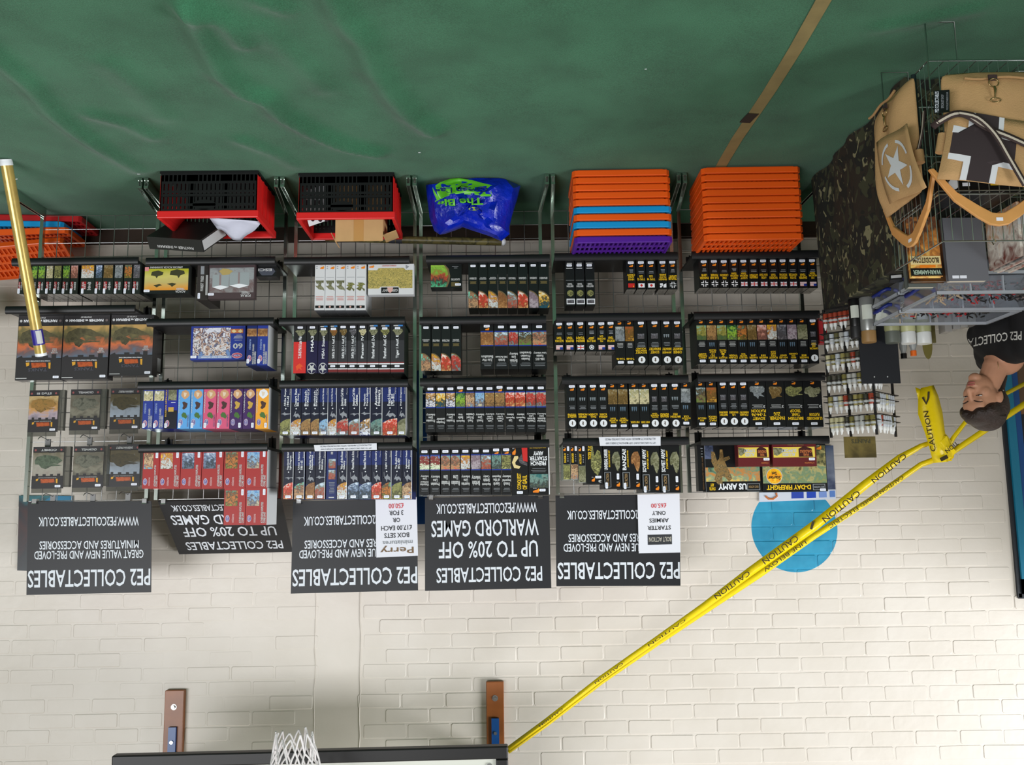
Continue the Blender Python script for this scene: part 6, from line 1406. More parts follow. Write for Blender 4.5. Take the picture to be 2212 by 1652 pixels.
# ---- spray cans
def can(px, Y, ztop, body, cap, label, r=.033, lowcap=.05):
    p = PY(px, 730, Y); o = empty('spray_can', (p.x, Y, TZ+.001), label, 'spray can', 'spray paint cans'); h = ztop-TZ
    MB().lathe([(r*.94, 0), (r, .004), (r, h-lowcap-.012), (r*.9, h-lowcap-.002)], 20).build('body', body, o, smooth=40)
    MB().lathe([(r*.97, h-lowcap-.002), (r*.97, h-.004), (r*.92, h)], 20).build('cap', cap, o, smooth=40)
    a = math.atan2(CAM.y-Y, CAM.x-p.x); mb = MB(); vs = []
    for k in range(7):
        an = a-.7+1.4*k/6
        for zz in (h*.18, h*.5): vs.append(((r+.0006)*math.cos(an), (r+.0006)*math.sin(an), zz))
    mb.add(vs, [(2*i, 2*i+2, 2*i+3, 2*i+1) for i in range(6)]); mb.build('label_print', mat('can_label', (206, 210, 200), .4), o, smooth=180)
SILV = mat('brushed_can', (150, 152, 150), .3, .4); WCAN = mat('white_can', (214, 218, 216), .35)
can(1877, 3.992, .896, SILV, mat('tan_cap', (150, 116, 70), .5), 'spray can with tan brown cap')
can(1928, 3.992, .900, mat('khaki_can', (150, 152, 110), .4), mat('grey_cap', (92, 98, 90), .5), 'spray can with grey green cap')
can(1962, 3.995, .903, mat('pale_olive_can', (186, 188, 140), .4), WCAN, 'white capped spray can next to grey cap')
can(1996, 3.995, .905, mat('olive_can', (160, 164, 120), .4), WCAN, 'white capped spray can with barcode')
can(1850, 4.02, .87, BLKP, mat('black_cap', (30, 30, 32), .5), 'black spray can with red marks', r=.026)
# black display board behind the cans
a, c = PY(1862, 828, 4.03), PY(1946, 830, 4.03); o = MB().box(-abs(a.x-c.x)/2, abs(a.x-c.x)/2, 0, .006, 0, a.z-TZ).build('display_board', mat('black_hardboard', (24, 26, 32), .55)); o.location = ((a.x+c.x)/2, 4.03, TZ+.001); tag(o, 'plain black display board standing behind spray cans', 'board')
for x in (-.03, .03): MB().cyl((x, -.001, a.z-TZ-.03), (x, 0, a.z-TZ-.03), .003, n=8).build('pin_hole', LGREY, o)

# ---- rotating paint rack
sc_ = Vector((-1.70, 4.235, TZ+.001)); ANG = R(45)
sr = empty('paint_rack', sc_, 'black wire spinner rack of dropper paint bottles', 'rack'); sr.rotation_euler = (0, 0, R(-45))
WIRB = mat('black_rack_wire', (22, 18, 18), .45); hs = .108; HT = .615
for sx in (-1, 1):
    for sy in (-1, 1): MB().box(sx*hs-.005, sx*hs+.005, sy*hs-.005, sy*hs+.005, .0, HT).build('post', WIRB, sr)
MB().box(-hs, hs, -hs, hs, 0, .006).build('base', WIRB, sr)
TIER = [.02+k*.1 for k in range(6)]
for z in TIER:
    mb = MB()
    for ax in range(2):
        for sgn in (-1, 1):
            for (off, dz) in ((0, .004), (.018, .0), (.018, .028)):
                q = sgn*(hs+off)
                if ax == 0: mb.bar((q, -hs-off, z+dz), (q, hs+off, z+dz), .0035, .0035)
                else: mb.bar((-hs-off, q, z+dz), (hs+off, q, z+dz), .0035, .0035)
    for k in range(7):
        t = -hs+2*hs*k/6
        mb.bar((t, -hs-.018, z), (t, hs+.018, z), .002, .002); mb.bar((-hs-.018, t, z+.002), (hs+.018, t, z+.002), .002, .002)
    mb.build('tier', WIRB, sr)
hc = MB().box(-.075, .075, 0, .003, 0, .10).build('header_card', art('vallejo', [(80, 70, 34), (110, 96, 50), (70, 60, 30)], 12), sr); hc.location = (.0, .02, HT-.005); hc.rotation_euler = (0, 0, R(45))
mb = MB().text('PAINTS', (-.05, -.001, .012), (1, 0, 0), (0, 0, 1), .09, .02); mb.build('writing', mat('dull_print2', (60, 60, 40), .5), hc)
# dropper bottles: individuals
BCOL = [(120, 112, 60), (150, 140, 84), (96, 92, 60), (176, 176, 170), (150, 60, 40), (84, 80, 70), (196, 190, 150), (60, 60, 50), (190, 196, 204)]
bmesh_cache = {}
def bottle(px, face, tier, k, n, col, wcap=True):
    key = (col, wcap)
    r_, hb = .0118, .052
    if key not in bmesh_cache:
        a1 = MB().lathe([(r_*.96, 0), (r_, .003), (r_, hb-.012), (r_*.75, hb-.004), (.006, hb)], 10)
        a2 = MB().lathe([(.0085, hb-.003), (.0085, hb+.012), (.0055, hb+.015), (.003, hb+.028), (.001, hb+.029)], 10)
        bmesh_cache[key] = (a1, a2, None)
    return bmesh_cache[key]
rz = sr.rotation_euler.z
cntB = 0
LBL = mat('bottle_band', (186, 190, 190), .4)
protos = {}
def place_bottle(lx, ly, z, ci, lb):
    global cntB
    if ci not in protos:
        a1, a2, _ = bottle(0, 0, 0, 0, 0, ci)
        o = a1.build('paint_bottle', mat('bottle_%d' % ci, BCOL[ci], .35), smooth=50); c = a2.build('dropper_cap', mat('dropper_white', (226, 228, 226), .4), o, smooth=50)
        bnd = MB().lathe([(.0121, .030), (.0121, .040)], 10).build('label_band', LBL, o, smooth=50)
        protos[ci] = o
    else:
        o = copy_tree(protos[ci])
    v = Vector((lx*math.cos(rz)-ly*math.sin(rz), lx*math.sin(rz)+ly*math.cos(rz), 0))
    o.location = sc_+v+Vector((0, 0, z)); o.rotation_euler = (random.uniform(-.06, .06), random.uniform(-.06, .06), random.uniform(0, 6))
    tag(o, lb, 'bottle', 'dropper bottles on the spinner rack'); cntB += 1
TN = ['bottom', 'fifth', 'fourth', 'third', 'second', 'top']
rnd = random.Random(11)
CN = ['khaki', 'straw', 'olive', 'pale grey', 'rust', 'slate', 'cream', 'dark green', 'silver']
fill = {0: (9, 0), 1: (9, 0), 2: (9, 2), 3: (9, 3), 4: (9, 8), 5: (9, 8)}
for ti, z in enumerate(TIER):
    nl_, nr_ = fill[ti]
    # side facing the aisle (+X,-Y after turning) and side facing the hall
    for k in range(nl_):
        ci = 4 if ti == 0 else rnd.randrange(9); t = -hs+.012+(2*hs-.024)*k/8
        place_bottle(hs+.0075, t, z+.005, ci, '%s dropper bottle, %s from corner post, %s tier, racks side' % (CN[ci], ORD[k+1], TN[ti]))
    for k in range(nr_):
        ci = 8 if rnd.random() < .6 else rnd.randrange(9); t = hs-.012-(2*hs-.024)*k/8
        place_bottle(t, -hs-.0075, z+.005, ci, '%s dropper bottle, %s from corner post, %s tier, hall side' % (CN[ci], ORD[k+1], TN[ti]))

# ---- odds and ends beyond the cans
o = empty('paint_bottle', (PY(1973, 760, 4.14).x, 4.14, TZ+.001), 'clear bottle with bright orange cap behind cans', 'bottle'); zt = PY(1973, 768, 4.14).z-TZ
MB().lathe([(.016, 0), (.017, .004), (.017, zt-.05), (.011, zt-.03), (.011, zt-.022)], 14).build('body', mat('clear_bottle', (200, 206, 206), .15, trans=.5), o, smooth=40); MB().lathe([(.0135, zt-.024), (.0135, zt)], 14).build('cap', mat('orange_cap', (236, 110, 30), .4), o, smooth=40)
o = empty('paint_bottle', (PY(1952, 765, 4.16).x, 4.16, TZ+.001), 'clear bottle with black cap behind cans', 'bottle'); zt = PY(1952, 774, 4.16).z-TZ
MB().lathe([(.016, 0), (.017, .004), (.017, zt-.05), (.011, zt-.03), (.011, zt-.022)], 14).build('body', mat('clear_bottle', (200, 206, 206), .15, trans=.5), o, smooth=40); MB().lathe([(.0135, zt-.024), (.0135, zt)], 14).build('cap', BLKP, o, smooth=40)
OLV = mat('olive_card', (104, 98, 56), .5)
p0, p1 = PY(1980, 740, 4.12), PY(2022, 735, 4.12); o = empty('hanging_packet', ((p0.x+p1.x)/2, 4.12, TZ+.001), 'olive packet with rounded top tab behind cans', 'packet'); wd = abs(p0.x-p1.x); zt = p0.z-TZ
MB().box(-wd/2, wd/2, 0, .012, 0, zt).build('packet', OLV, o)
zz = PY(2000, 775, 4.12).z-TZ; mb = MB(); mb.prism([(-.035, .004, zt)]+[(.006-.0235*math.cos(t*math.pi/8)*-1-.012, .004, zt+(zz-zt)*math.sin(t*math.pi/8)) for t in range(9)][::-1]+[], (0, .003, 0)); mb.build('tab', mat('olive_tab', (112, 104, 50), .5), o)
# bags of clear sprues
CLB = mat('clear_film', (206, 204, 200), .2, trans=.55)
for j, (px, yt) in enumerate(((2036, 722), (2054, 716), (2070, 712), (2088, 708))):
    p = PY(px, yt, 4.10); o = MB().box(-.016, .016, -.03, .03, 0, p.z-TZ-.002).build('parts_bag', CLB); o.location = (p.x, 4.07, TZ+.001); o.rotation_euler = (0, 0, R(2*j)); tag(o, 'clear bag of sprue parts, %s from the olive packet' % ORD[j+1], 'bag', 'clear bags of sprues')
    mb = MB()
    for k in range(5): mb.box(-.012+k*.006-.0012, -.012+k*.006+.0012, -.026, .026, .02, p.z-TZ-.012)
    mb.build('sprues', [mat('sprue_tan', (176, 156, 130), .5), mat('sprue_grey', (120, 116, 120), .5)][j % 2], o)
# ================================================================== WIRE STAND WITH BAGS
WX1, WX0, WY0, WY1, WZ0, WZ1 = -1.445, -2.05, 2.845, 3.20, .145, .772
ws = empty('wire_stand', ((WX0+WX1)/2, (WY0+WY1)/2, 0), 'chrome wire bin on tall wire feet holding books', 'stand')
def wl(mb, nm, m=CHROMEB, **k): return loc(mb, nm, m, ws, **k)
rr = .0028
for nm, (pa, pb) in dict(front=((WX1, WY0), (WX0, WY0)), back=((WX1, WY1), (WX0, WY1)), aisle=((WX1, WY0), (WX1, WY1)), far=((WX0, WY0), (WX0, WY1))).items():
    mb = MB(); L_ = math.hypot(pb[0]-pa[0], pb[1]-pa[1]); n = max(2, round(L_/.033))
    for k in range(n+1):
        t = k/n; x, y = pa[0]+(pb[0]-pa[0])*t, pa[1]+(pb[1]-pa[1])*t; mb.cyl((x, y, WZ0), (x, y, WZ1), .0017, n=5)
    for z in (WZ0, .34, .50, .60, .612, WZ1): mb.cyl((*pa, z), (*pb, z), rr if z in (WZ0, WZ1, .612) else .0020, n=6)
    wl(mb, 'wire_side', mat('green_reflection_wire', (.40, .46, .44), .3, 1.), smooth=60)  # chrome wire, with the carpet's green reflection put into its colour
mb = MB()
for k in range(12): x = WX1+(WX0-WX1)*k/11; mb.cyl((x, WY0, WZ0), (x, WY1, WZ0), .0017, n=5)
wl(mb, 'wire_floor', CHROME, smooth=60)
mb = MB()
for k in range(12): x = WX1+(WX0-WX1)*k/11; mb.cyl((x, WY0, .60), (x, WY1, .60), .0017, n=5)
wl(mb, 'wire_shelf', CHROME, smooth=60)
for x, y, s in ((WX1, WY0, -1), (WX1, WY1, -1), (WX0, WY0, 1), (WX0, WY1, 1)):
    wl(MB().tube([(x, y, WZ0+.1), (x, y, .006), (x+s*.1, y, .006), (x+s*.1, y, WZ0)], rr, 6), 'foot', mat('green_reflection_wire', (.40, .46, .44), .3, 1.), smooth=60)
wl(MB().cyl((WX1+.004, WY0+.10, WZ0), (WX1+.004, WY0+.10, WZ1-.1), .009, n=10), 'upright_tube', mat('dark_green_tube', (36, 48, 50), .35, .3), smooth=60)
# books in the bin
def book(x0, x1, y, dp, z0, z1, m, label, tilt=0., cat='book', parts=()):
    o = empty(cat.replace(' ', '_') if cat != 'book' else 'rule_book', ((x0+x1)/2, y, z0), label, cat); w2 = abs(x1-x0)/2; h = z1-z0
    o.rotation_euler = (R(tilt), 0, 0)
    MB().box(-w2, w2, 0, .002, 0, h).box(-w2, w2, dp-.002, dp, 0, h).box(w2-.002, w2, 0, dp, 0, h).build('cover', m, o)
    MB().box(-w2+.003, w2-.003, .002, dp-.002, .003, h-.004).build('pages', mat('page_edges', (206, 198, 180), .8), o)
    for nm, u0, u1, v0, v1, mm, t in parts:
        x_a, x_b = w2-u0*2*w2, w2-u1*2*w2
        if t is None: MB().box(min(x_a, x_b), max(x_a, x_b), -.0012, -.0004, v0*h, v1*h).build(nm, mm, o)
        else: MB().text(t, (min(x_a, x_b), -.0018, v0*h), (1, 0, 0), (0, 0, 1), abs(x_a-x_b), (v1-v0)*h, bold=.03).build(nm, mm, o)
    return o
pa, pb = PY(1966, 600, 3.10), PY(2034, 600, 3.10)
book(-1.462, -1.600, 3.142, .02, .603, .836, art('bigbook', [(60, 40, 20), (120, 70, 30), (40, 28, 20), (90, 56, 26)], 10), 'large orange and black book at bin corner', 4)
book(-1.462, -1.565, 3.168, .028, .603, .85, mat('grey_book', (90, 96, 92), .6), 'row of pale thin rulebooks behind the orange book', 4)
book(pa.x, pb.x, 3.105, .018, .603, pa.z, art('bookart', [(120, 70, 40), (90, 60, 44), (200, 130, 60), (236, 200, 110)], 30), 'paperback with BLOODSTORM title leaning in the bin', 4, parts=(
    ('title_panel', .02, .98, .66, .80, mat('cream_print', (224, 204, 146), .4), None), ('title', .10, .92, .685, .775, mat('dark_title', (60, 44, 26), .5), 'BLOODSTORM'),
    ('subtitle_band', .3, .8, .81, .85, ORANGE, None), ('series_band', .0, 1., .86, .985, BLACK, None), ('series', .06, .95, .89, .965, mat('pale_green_print', (170, 190, 170), .4), 'WARHAMMER')))
bk = book(-1.588, -1.735, 3.12, .035, .603, .838, mat('grey_folder', (106, 108, 114), .55), 'plain grey hardback with two price stickers', 2)
for x in (.045, .018):
    MB().box(x-.012, x+.012, -.0012, -.0004, .215, .226).build('price_sticker', STICK, bk)
# second grey book and box lower down, striped card books to the side
bx = empty('game_box', (-1.60, 2.90, .503), 'black box with round white badge inside the bin', 'box'); MB().box(-.14, .14, 0, .16, 0, .085).build('carton', BLACK, bx); mb = MB(); mb.add([(.075+.018*math.cos(t*.35), -.0008, .055+.018*math.sin(t*.35)) for t in range(18)], [tuple(range(18))]); mb.build('badge', WHITE, bx)
mb = MB().box(.02, .045, -.001, 0, .05, .062); mb.build('price_sticker', STICK, bx); mb = MB().box(-.09, -.05, -.001, 0, .045, .06); mb.build('title', YEL, bx)
for k in range(7):
    o = MB().box(-.005, .005, 0, .20, 0, .19+.004*(k % 3)).build('rule_book', [art('mag%d' % (k % 3), [[(190, 120, 40), (220, 216, 206), (110, 50, 36)], [(120, 50, 36), (210, 206, 196), (90, 90, 90)], [(200, 196, 186), (150, 60, 40), (220, 216, 206)]][k % 3], 26)])
    o.location = (-1.765-.0135*k, 2.95, .603); tag(o, 'thin upright rulebook, %s from the grey hardback' % ORD[k+1], 'book', 'thin rulebooks in the bin')
    MB().box(-.0052, .0052, -.0006, 0, .02, .08).build('spine_label', LGREY, o)
# ---- wooden hangers
HW = mat('hanger_wood', (214, 156, 90), .4, var=.12, vscale=10)
def hanger(base, ax, nrm, label, half=.215, drop=.15, so=.008):
    """base: hook contact on the wire; ax: direction of the shoulders"""
    o = empty('coat_hanger', base, label, 'hanger', 'wooden coat hangers'); ax = Vector(ax).normalized(); nrm = Vector(nrm).normalized(); up = Vector((0, 0, 1))
    MB().tube([Vector((0, 0, -.045)), Vector((0, 0, -.015))+ax*.004, Vector((0, 0, .004))+nrm*.010, Vector((0, 0, .010))-nrm*.004, Vector((0, 0, -.004))-nrm*.014], .0020, 6).build('hook', CHROMEB, o, smooth=60)
    out = []
    for s in (1, -1):
        pts = [(0, -.04), (s*.03, -.045), (s*.07, -.07), (s*.14, -.125), (s*half, -.04-drop), (s*(half+.012), -.04-drop-.018), (s*(half-.005), -.04-drop-.022), (s*.13, -.155), (s*.06, -.108), (s*.02, -.085), (0, -.083)]
        out.append(pts)
    outline = out[0]+out[1][::-1][1:-1]
    mb = MB(); mb.prism([ax*a+up*b-nrm*0+nrm*so for a, b in outline], nrm*.012); h = mb.build('shoulders', HW, o); bv = h.modifiers.new('b', 'BEVEL'); bv.width = .003; bv.segments = 2
    p = ax*.0+up*-.062+nrm*(so+.0128); MB().obox(p, ax*.011, up*.0055, nrm*.0006).build('price_sticker', STICK, o)
    return o
hk = PY(2148, 524, WY0)
hanger((hk.x, WY0, WZ1+.002), (1, 0, 0), (0, -1, 0), 'wooden coat hanger hooked on the bin front', .205, .175, .03)
hk2 = PX(1975, 550, WX1)
hanger((WX1, 3.03, WZ1+.002), (0, 1, 0), (1, 0, 0), 'wooden coat hanger hooked on the bin side', .19, .18)
# ---- canvas shoulder bags
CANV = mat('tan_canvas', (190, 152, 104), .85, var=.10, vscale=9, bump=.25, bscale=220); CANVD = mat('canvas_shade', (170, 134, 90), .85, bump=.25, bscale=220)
STRP = mat('brown_strap', (56, 42, 40), .8); STRW = mat('strap_stripe', (196, 186, 170), .8); BRASS = mat('aged_brass', (.42, .30, .14), .35, 1.); EMB = mat('dark_brown_print', (52, 42, 44), .8); EMW = mat('offwhite_print', (214, 216, 220), .8)
def canvas_bag(label, W_, Z0, Z1, thick, PLN, emblem, flap):
    """PLN(u, v, l): place on the bag's front plane; u across (m), v height (m), l out of the plane"""
    o = empty('canvas_bag', PLN(0, Z0, 0), label, 'bag', 'canvas shoulder bags'); b0 = o.location.copy()
    def Q(u, v, l): return PLN(u, v, l)-b0
    # body: soft box
    mb = MB(); nu, nv = 12, 8; vs = []
    rnd = random.Random(len(label))
    for j in range(nv+1):
        for i in range(nu+1):
            u = (i/nu-.5)*W_; v = Z0+(Z1-Z0)*j/nv
            e = (1-abs(2*i/nu-1)**5)*(1-abs(2*j/nv-1)**6)
            rc = .03*(abs(2*i/nu-1)**8)*(1 if j in (0, nv) else .0)
            vs.append(Q(u*(1-.05*(j == 0)), v+(.02*abs(2*i/nu-1)**3 if j == 0 else 0), .012+thick*e+.007*math.sin(i*1.3+j*.9)*e+rnd.uniform(-.003, .003)))
    nb_ = len(vs)
    vs += [Q((i/nu-.5)*W_, Z0+(Z1-Z0)*j/nv, .004) for j in range(nv+1) for i in range(nu+1)]
    s_ = nu+1; fs = [(j*s_+i, j*s_+i+1, (j+1)*s_+i+1, (j+1)*s_+i) for j in range(nv) for i in range(nu)]+[(nb_+j*s_+i, nb_+(j+1)*s_+i, nb_+(j+1)*s_+i+1, nb_+j*s_+i+1) for j in range(nv) for i in range(nu)]
    for i in range(nu): fs += [(i, nb_+i, nb_+i+1, i+1), (nv*s_+i, nv*s_+i+1, nb_+nv*s_+i+1, nb_+nv*s_+i)]
    for j in range(nv): fs += [(j*s_, (j+1)*s_, nb_+(j+1)*s_, nb_+j*s_), (j*s_+nu, nb_+j*s_+nu, nb_+(j+1)*s_+nu, (j+1)*s_+nu)]
    mb.add(vs, fs); b_ = mb.build('body', CANV, o, smooth=80); b_.modifiers.new('s', 'SUBSURF').render_levels = 1
    # seam fold near the foot
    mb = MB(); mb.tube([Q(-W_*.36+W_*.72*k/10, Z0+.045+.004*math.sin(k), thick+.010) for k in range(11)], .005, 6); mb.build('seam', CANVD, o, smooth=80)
    # flap
    F = flap; fl_ = MB(); n1, n2 = 8, 8; vs = []
    for j in range(n2+1):
        for i in range(n1+1):
            a = [F[0][k]+(F[1][k]-F[0][k])*i/n1 for k in range(2)]; c = [F[3][k]+(F[2][k]-F[3][k])*i/n1 for k in range(2)]
            u, v = a[0]+(c[0]-a[0])*j/n2, a[1]+(c[1]-a[1])*j/n2
            vs.append(Q(u, v, thick+.026+.010*math.sin(j/n2*3.0)+.006*math.sin(i*.8)))
    s_ = n1+1; fl_.add(vs, [(j*s_+i, j*s_+i+1, (j+1)*s_+i+1, (j+1)*s_+i) for j in range(n2) for i in range(n1)]); fo = fl_.build('flap', CANV, o, smooth=80); sm = fo.modifiers.new('t', 'SOLIDIFY'); sm.thickness = .004; sm.offset = 0
    def FP(s, t, l=.0):
        """point on the flap in photo-like 0..1 coordinates, s along the foot edge, t towards the head"""
        a = [F[0][k]+(F[1][k]-F[0][k])*s for k in range(2)]; c = [F[3][k]+(F[2][k]-F[3][k])*s for k in range(2)]
        return Q(a[0]+(c[0]-a[0])*t, a[1]+(c[1]-a[1])*t, thick+.026+.010*math.sin(t*3.0)+.006*math.sin(s*n1*.8)+.0042+l)
    for nm, polys, m, l in emblem:
        for pts in polys:
            mb = MB()
            # subdivide outline so it follows the cloth
            dn = []
            for k in range(len(pts)):
                (x1, y1), (x2, y2) = pts[k], pts[(k+1) % len(pts)]
                for q in range(4): dn.append((x1+(x2-x1)*q/4, y1+(y2-y1)*q/4))
            bm = bmesh.new(); f_ = bm.faces.new([bm.verts.new((x, y, 0)) for x, y in dn]); bmesh.ops.triangulate(bm, faces=[f_]); bmesh.ops.subdivide_edges(bm, edges=bm.edges[:], cuts=2, use_grid_fill=True); bm.verts.index_update()
            mb.add([FP(v.co.x, v.co.y, l) for v in bm.verts], [tuple(v.index for v in f.verts) for f in bm.faces]); bm.free(); mb.build(nm, m, fo, smooth=180)
    return o, Q, FP
# bag on the front of the bin: photo plane Y = front
def PLN1(u, v, l): return Vector((-1.60-u, WY0-.03-l, v))
def uv1(px, py, l=.05): p = PY(px, py, WY0-.03-l); return (-1.60-p.x, p.z)
fl1 = [uv1(2055, 236, .085), uv1(2262, 262, .085), uv1(2250, 402, .085), uv1(2028, 384, .085)]
C = .5
cross = [[(.07, .44), (.07, .22), (.20, .20), (.215, .05), (.22, -.0)]]
W_arm = [('cross_edge', [[(.055, .22), (.20, .25), (.20, .00), (.265, .0), (.265, .335), (.05, .33)], [(.52, .0), (.58, .0), (.575, .25), (.74, .28), (.74, .36), (.52, .33)],
                         [(.05, .63), (.27, .66), (.27, 1.0), (.205, 1.0), (.205, .745), (.05, .715)], [(.50, .665), (.74, .70), (.74, .78), (.565, .755), (.565, 1.0), (.50, 1.0)]], EMW, .0),
         ('cross_print', [[(.265, .0), (.52, .0), (.52, .335), (.72, .36), (.72, .70), (.50, .665), (.50, 1.0), (.27, 1.0), (.27, .66), (.055, .63), (.055, .33), (.265, .335)]], EMB, .0006)]
o1, Q1, FP1 = canvas_bag('tan canvas bag with dark cross on flap, hung on bin front', .40, uv1(2100, 142)[1], uv1(2100, 372)[1], .045, lambda u, v, l: PLN1(u+.06, v, l), W_arm, [(a-.06, b) for a, b in fl1])
# bag on the aisle side: photo plane X = side
def PLN2(u, v, l): return Vector((WX1+.025+l, 3.03-u, v))
def uv2(px, py, l=.05): p = PX(px, py, WX1+.025+l); return (3.03-p.y, p.z)
fl2 = [uv2(1887, 308, .088), uv2(1951, 267, .088), uv2(1994, 405, .088), uv2(1916, 440, .088)]
def ring_seg(a0, a1, r1, r2, cx=.5, cy=.52, ex=.9):
    o = [(cx+r1*ex*math.cos(R(a)), cy+r1*math.sin(R(a))) for a in range(a0, a1+1, 12)]; i = [(cx+r2*ex*math.cos(R(a)), cy+r2*math.sin(R(a))) for a in range(a1, a0-1, -12)]; return o+i
star = [[(.5+(.27 if k % 2 == 0 else .10)*math.sin(k*math.pi/5+.1), .52+(.32 if k % 2 == 0 else .12)*math.cos(k*math.pi/5+.1)) for k in range(10)]]
em2 = [('ring_print', [ring_seg(15, 75, .40, .35), ring_seg(105, 165, .40, .35), ring_seg(195, 255, .40, .35), ring_seg(285, 345, .40, .35)], EMW, 0.), ('star_print', star, EMW, .0002)]
zt2 = uv2(1990, 420)[1]
o2, Q2, FP2 = canvas_bag('tan canvas bag with white star on flap, hung on bin side', .30, uv2(1935, 172)[1], uv2(1960, 420)[1], .05, PLN2, em2, fl2)
def strap(o, Q, pts, name='strap', w=.030):
    mb = MB(); m2 = MB(); vs = []; v2 = []
    P = [Q(*p) for p in pts]; 
    for i, p in enumerate(P):
        d = (P[min(i+1, len(P)-1)]-P[max(i-1, 0)]).normalized(); out = (Q(pts[i][0], pts[i][1], pts[i][2]+.01)-p).normalized(); s = d.cross(out).normalized()
        vs += [p-s*w/2, p+s*w/2]; v2 += [p-s*w*.17+out*.0012, p+s*w*.17+out*.0012]
    fs = [(2*i, 2*i+1, 2*i+3, 2*i+2) for i in range(len(P)-1)]
    s_ = mb.add(vs, fs).build(name, STRP, o, smooth=80); sm = s_.modifiers.new('t', 'SOLIDIFY'); sm.thickness = .0016; sm.offset = 0
    m2.add(v2, fs).build('stripe', STRW, s_, smooth=80)
def smooth_path(p, k=4):
    out = []
    for i in range(len(p)-1):
        p0 = p[max(i-1, 0)]; p1 = p[i]; p2 = p[i+1]; p3 = p[min(i+2, len(p)-1)]
        for j in range(k):
            t = j/k; out.append(tuple(.5*((2*b)+(-a+c)*t+(2*a-5*b+4*c-d)*t*t+(-a+3*b-3*c+d)*t**3) for a, b, c, d in zip(p0, p1, p2, p3)))
    return out+[p[-1]]
def u1(px, py, l): a, b = uv1(px, py, l); return (a-.06, b, l)
strap(o1, Q1, smooth_path([u1(2014, 275, .06), u1(2030, 262, .08), u1(2062, 246, .10), u1(2090, 250, .105), u1(2130, 275, .10), u1(2180, 295, .095), u1(2230, 318, .09)]), 'strap', .022)
strap(o1, Q1, smooth_path([u1(2072, 244, .105), u1(2112, 254, .108), u1(2150, 290, .105), u1(2180, 340, .10), u1(2215, 400, .095)]), 'strap', .020)
# clip: ring, swivel hook
def clip(o, Q, u, v, l, s=1.):
    MB().obox(Q(u, v-.0*s, l), Q(u+.012*s, v, l)-Q(u, v, l), Vector((0, 0, .008*s)), (Q(u, v, l+.002)-Q(u, v, l))).build('strap_loop', STRP, o)
    MB().tube([Q(u+.0135*s*math.cos(t*.5236), v+.016*s+.012*s*math.sin(t*.5236), l+.003) for t in range(12)], .0018*s, 6, True).build('ring', BRASS, o, smooth=80)
    MB().tube([Q(u, v+.027*s, l+.004), Q(u+.001, v+.036*s, l+.007), Q(u, v+.048*s, l+.006), Q(u-.001, v+.058*s, l+.004)], [.003*s, .0035*s, .0028*s, .002*s], 6).build('swivel_hook', BRASS, o, smooth=80)
    MB().tube([Q(u+.014*s*math.cos(t*.5236), v+.066*s+.006*s*math.sin(t*.5236), l+.005) for t in range(12)], .0018*s, 6, True).build('ring', BRASS, o, smooth=80)
a, b_ = uv1(2147, 165, .07); clip(o1, Q1, a-.06, b_, .062, 1.2)
a, b_ = uv2(1913, 232, .06); clip(o2, Q2, a, b_, .062, 1.2)
a, b_ = uv2(1975, 300, .03)
def u2(px, py, l): a, b = uv2(px, py, l); return (a, b, l)
strap(o2, Q2, smooth_path([u2(1995, 240, .02), u2(1992, 280, .03), u2(1984, 320, .04), u2(1980, 330, .04)]), 'strap', .022)
# rolled canvas strap ends
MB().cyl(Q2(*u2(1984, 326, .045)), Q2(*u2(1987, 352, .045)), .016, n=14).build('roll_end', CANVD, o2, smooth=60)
MB().cyl(Q1(*u1(2036, 290, .05)), Q1(*u1(2030, 330, .05)), .014, n=14).build('roll_end', CANV, o1, smooth=60)
# swing ticket
ql = [uv1(2017, 196, .085), uv1(2017, 246, .085), uv1(2051, 242, .085), uv1(2051, 194, .085)]
tk = MB(); tk.prism([Q1(a-.06, b, .085) for a, b in ql], Q1(0, .3, .0856)-Q1(0, .3, .085)); t_ = tk.build('swing_ticket', BLACK, o1)
cs = [Q1(a-.06, b, .0868) for a, b in ql]
for (t0, t1, s0, s1, tx_, m) in ((.06, .30, .05, .95, 'PE2 COLLECTABLES', SIGNW), (.45, .62, .2, .8, 'SPECIALIST SHOP', GREY), (.78, .90, .1, .9, 'PE2COLLECTABLES.CO.UK', GREY)):
    vs, fs = text_geo(tx_, .01); mb = MB()
    # reads from the lower photo edge upwards: start at cs[1] towards cs[0]
    mb.add([cs[1].lerp(cs[2], t0+(t1-t0)*(1-b)).lerp(cs[0].lerp(cs[3], t0+(t1-t0)*(1-b)), s0+(s1-s0)*a) for a, b in vs], fs); mb.build('writing', m, t_)

# ================================================================== PERSON SEATED BEHIND THE TABLE
def blob_mesh(parts, voxel, name, m, parent=None, sm=4):
    """one continuous surface grown from overlapping tapered pieces"""
    mb = MB()
    for q in parts:
        if q[0] == 'e': mb.ellipsoid(q[1], q[2], q[3] if len(q) > 3 else None, 20, 14)
        else:
            _, p0, p1, r0, r1 = q; p0, p1 = Vector(p0), Vector(p1); mb.cyl(p0, p1, r0, r1, 16); mb.ellipsoid(p0, (r0,)*3, None, 16, 10); mb.ellipsoid(p1, (r1,)*3, None, 16, 10)
    o = mb.build(name, m, parent)
    rmod = o.modifiers.new('r', 'REMESH'); rmod.mode = 'VOXEL'; rmod.voxel_size = voxel
    s = o.modifiers.new('s', 'SMOOTH'); s.iterations = sm; s.factor = .5
    bpy.context.view_layer.update()
    dg = bpy.context.evaluated_depsgraph_get(); me = bpy.data.meshes.new_from_object(o.evaluated_get(dg)); o.modifiers.clear(); old = o.data; o.data = me; bpy.data.meshes.remove(old)
    me.polygons.foreach_set('use_smooth', [True]*len(me.polygons))
    if not me.materials: me.materials.append(m)
    return o
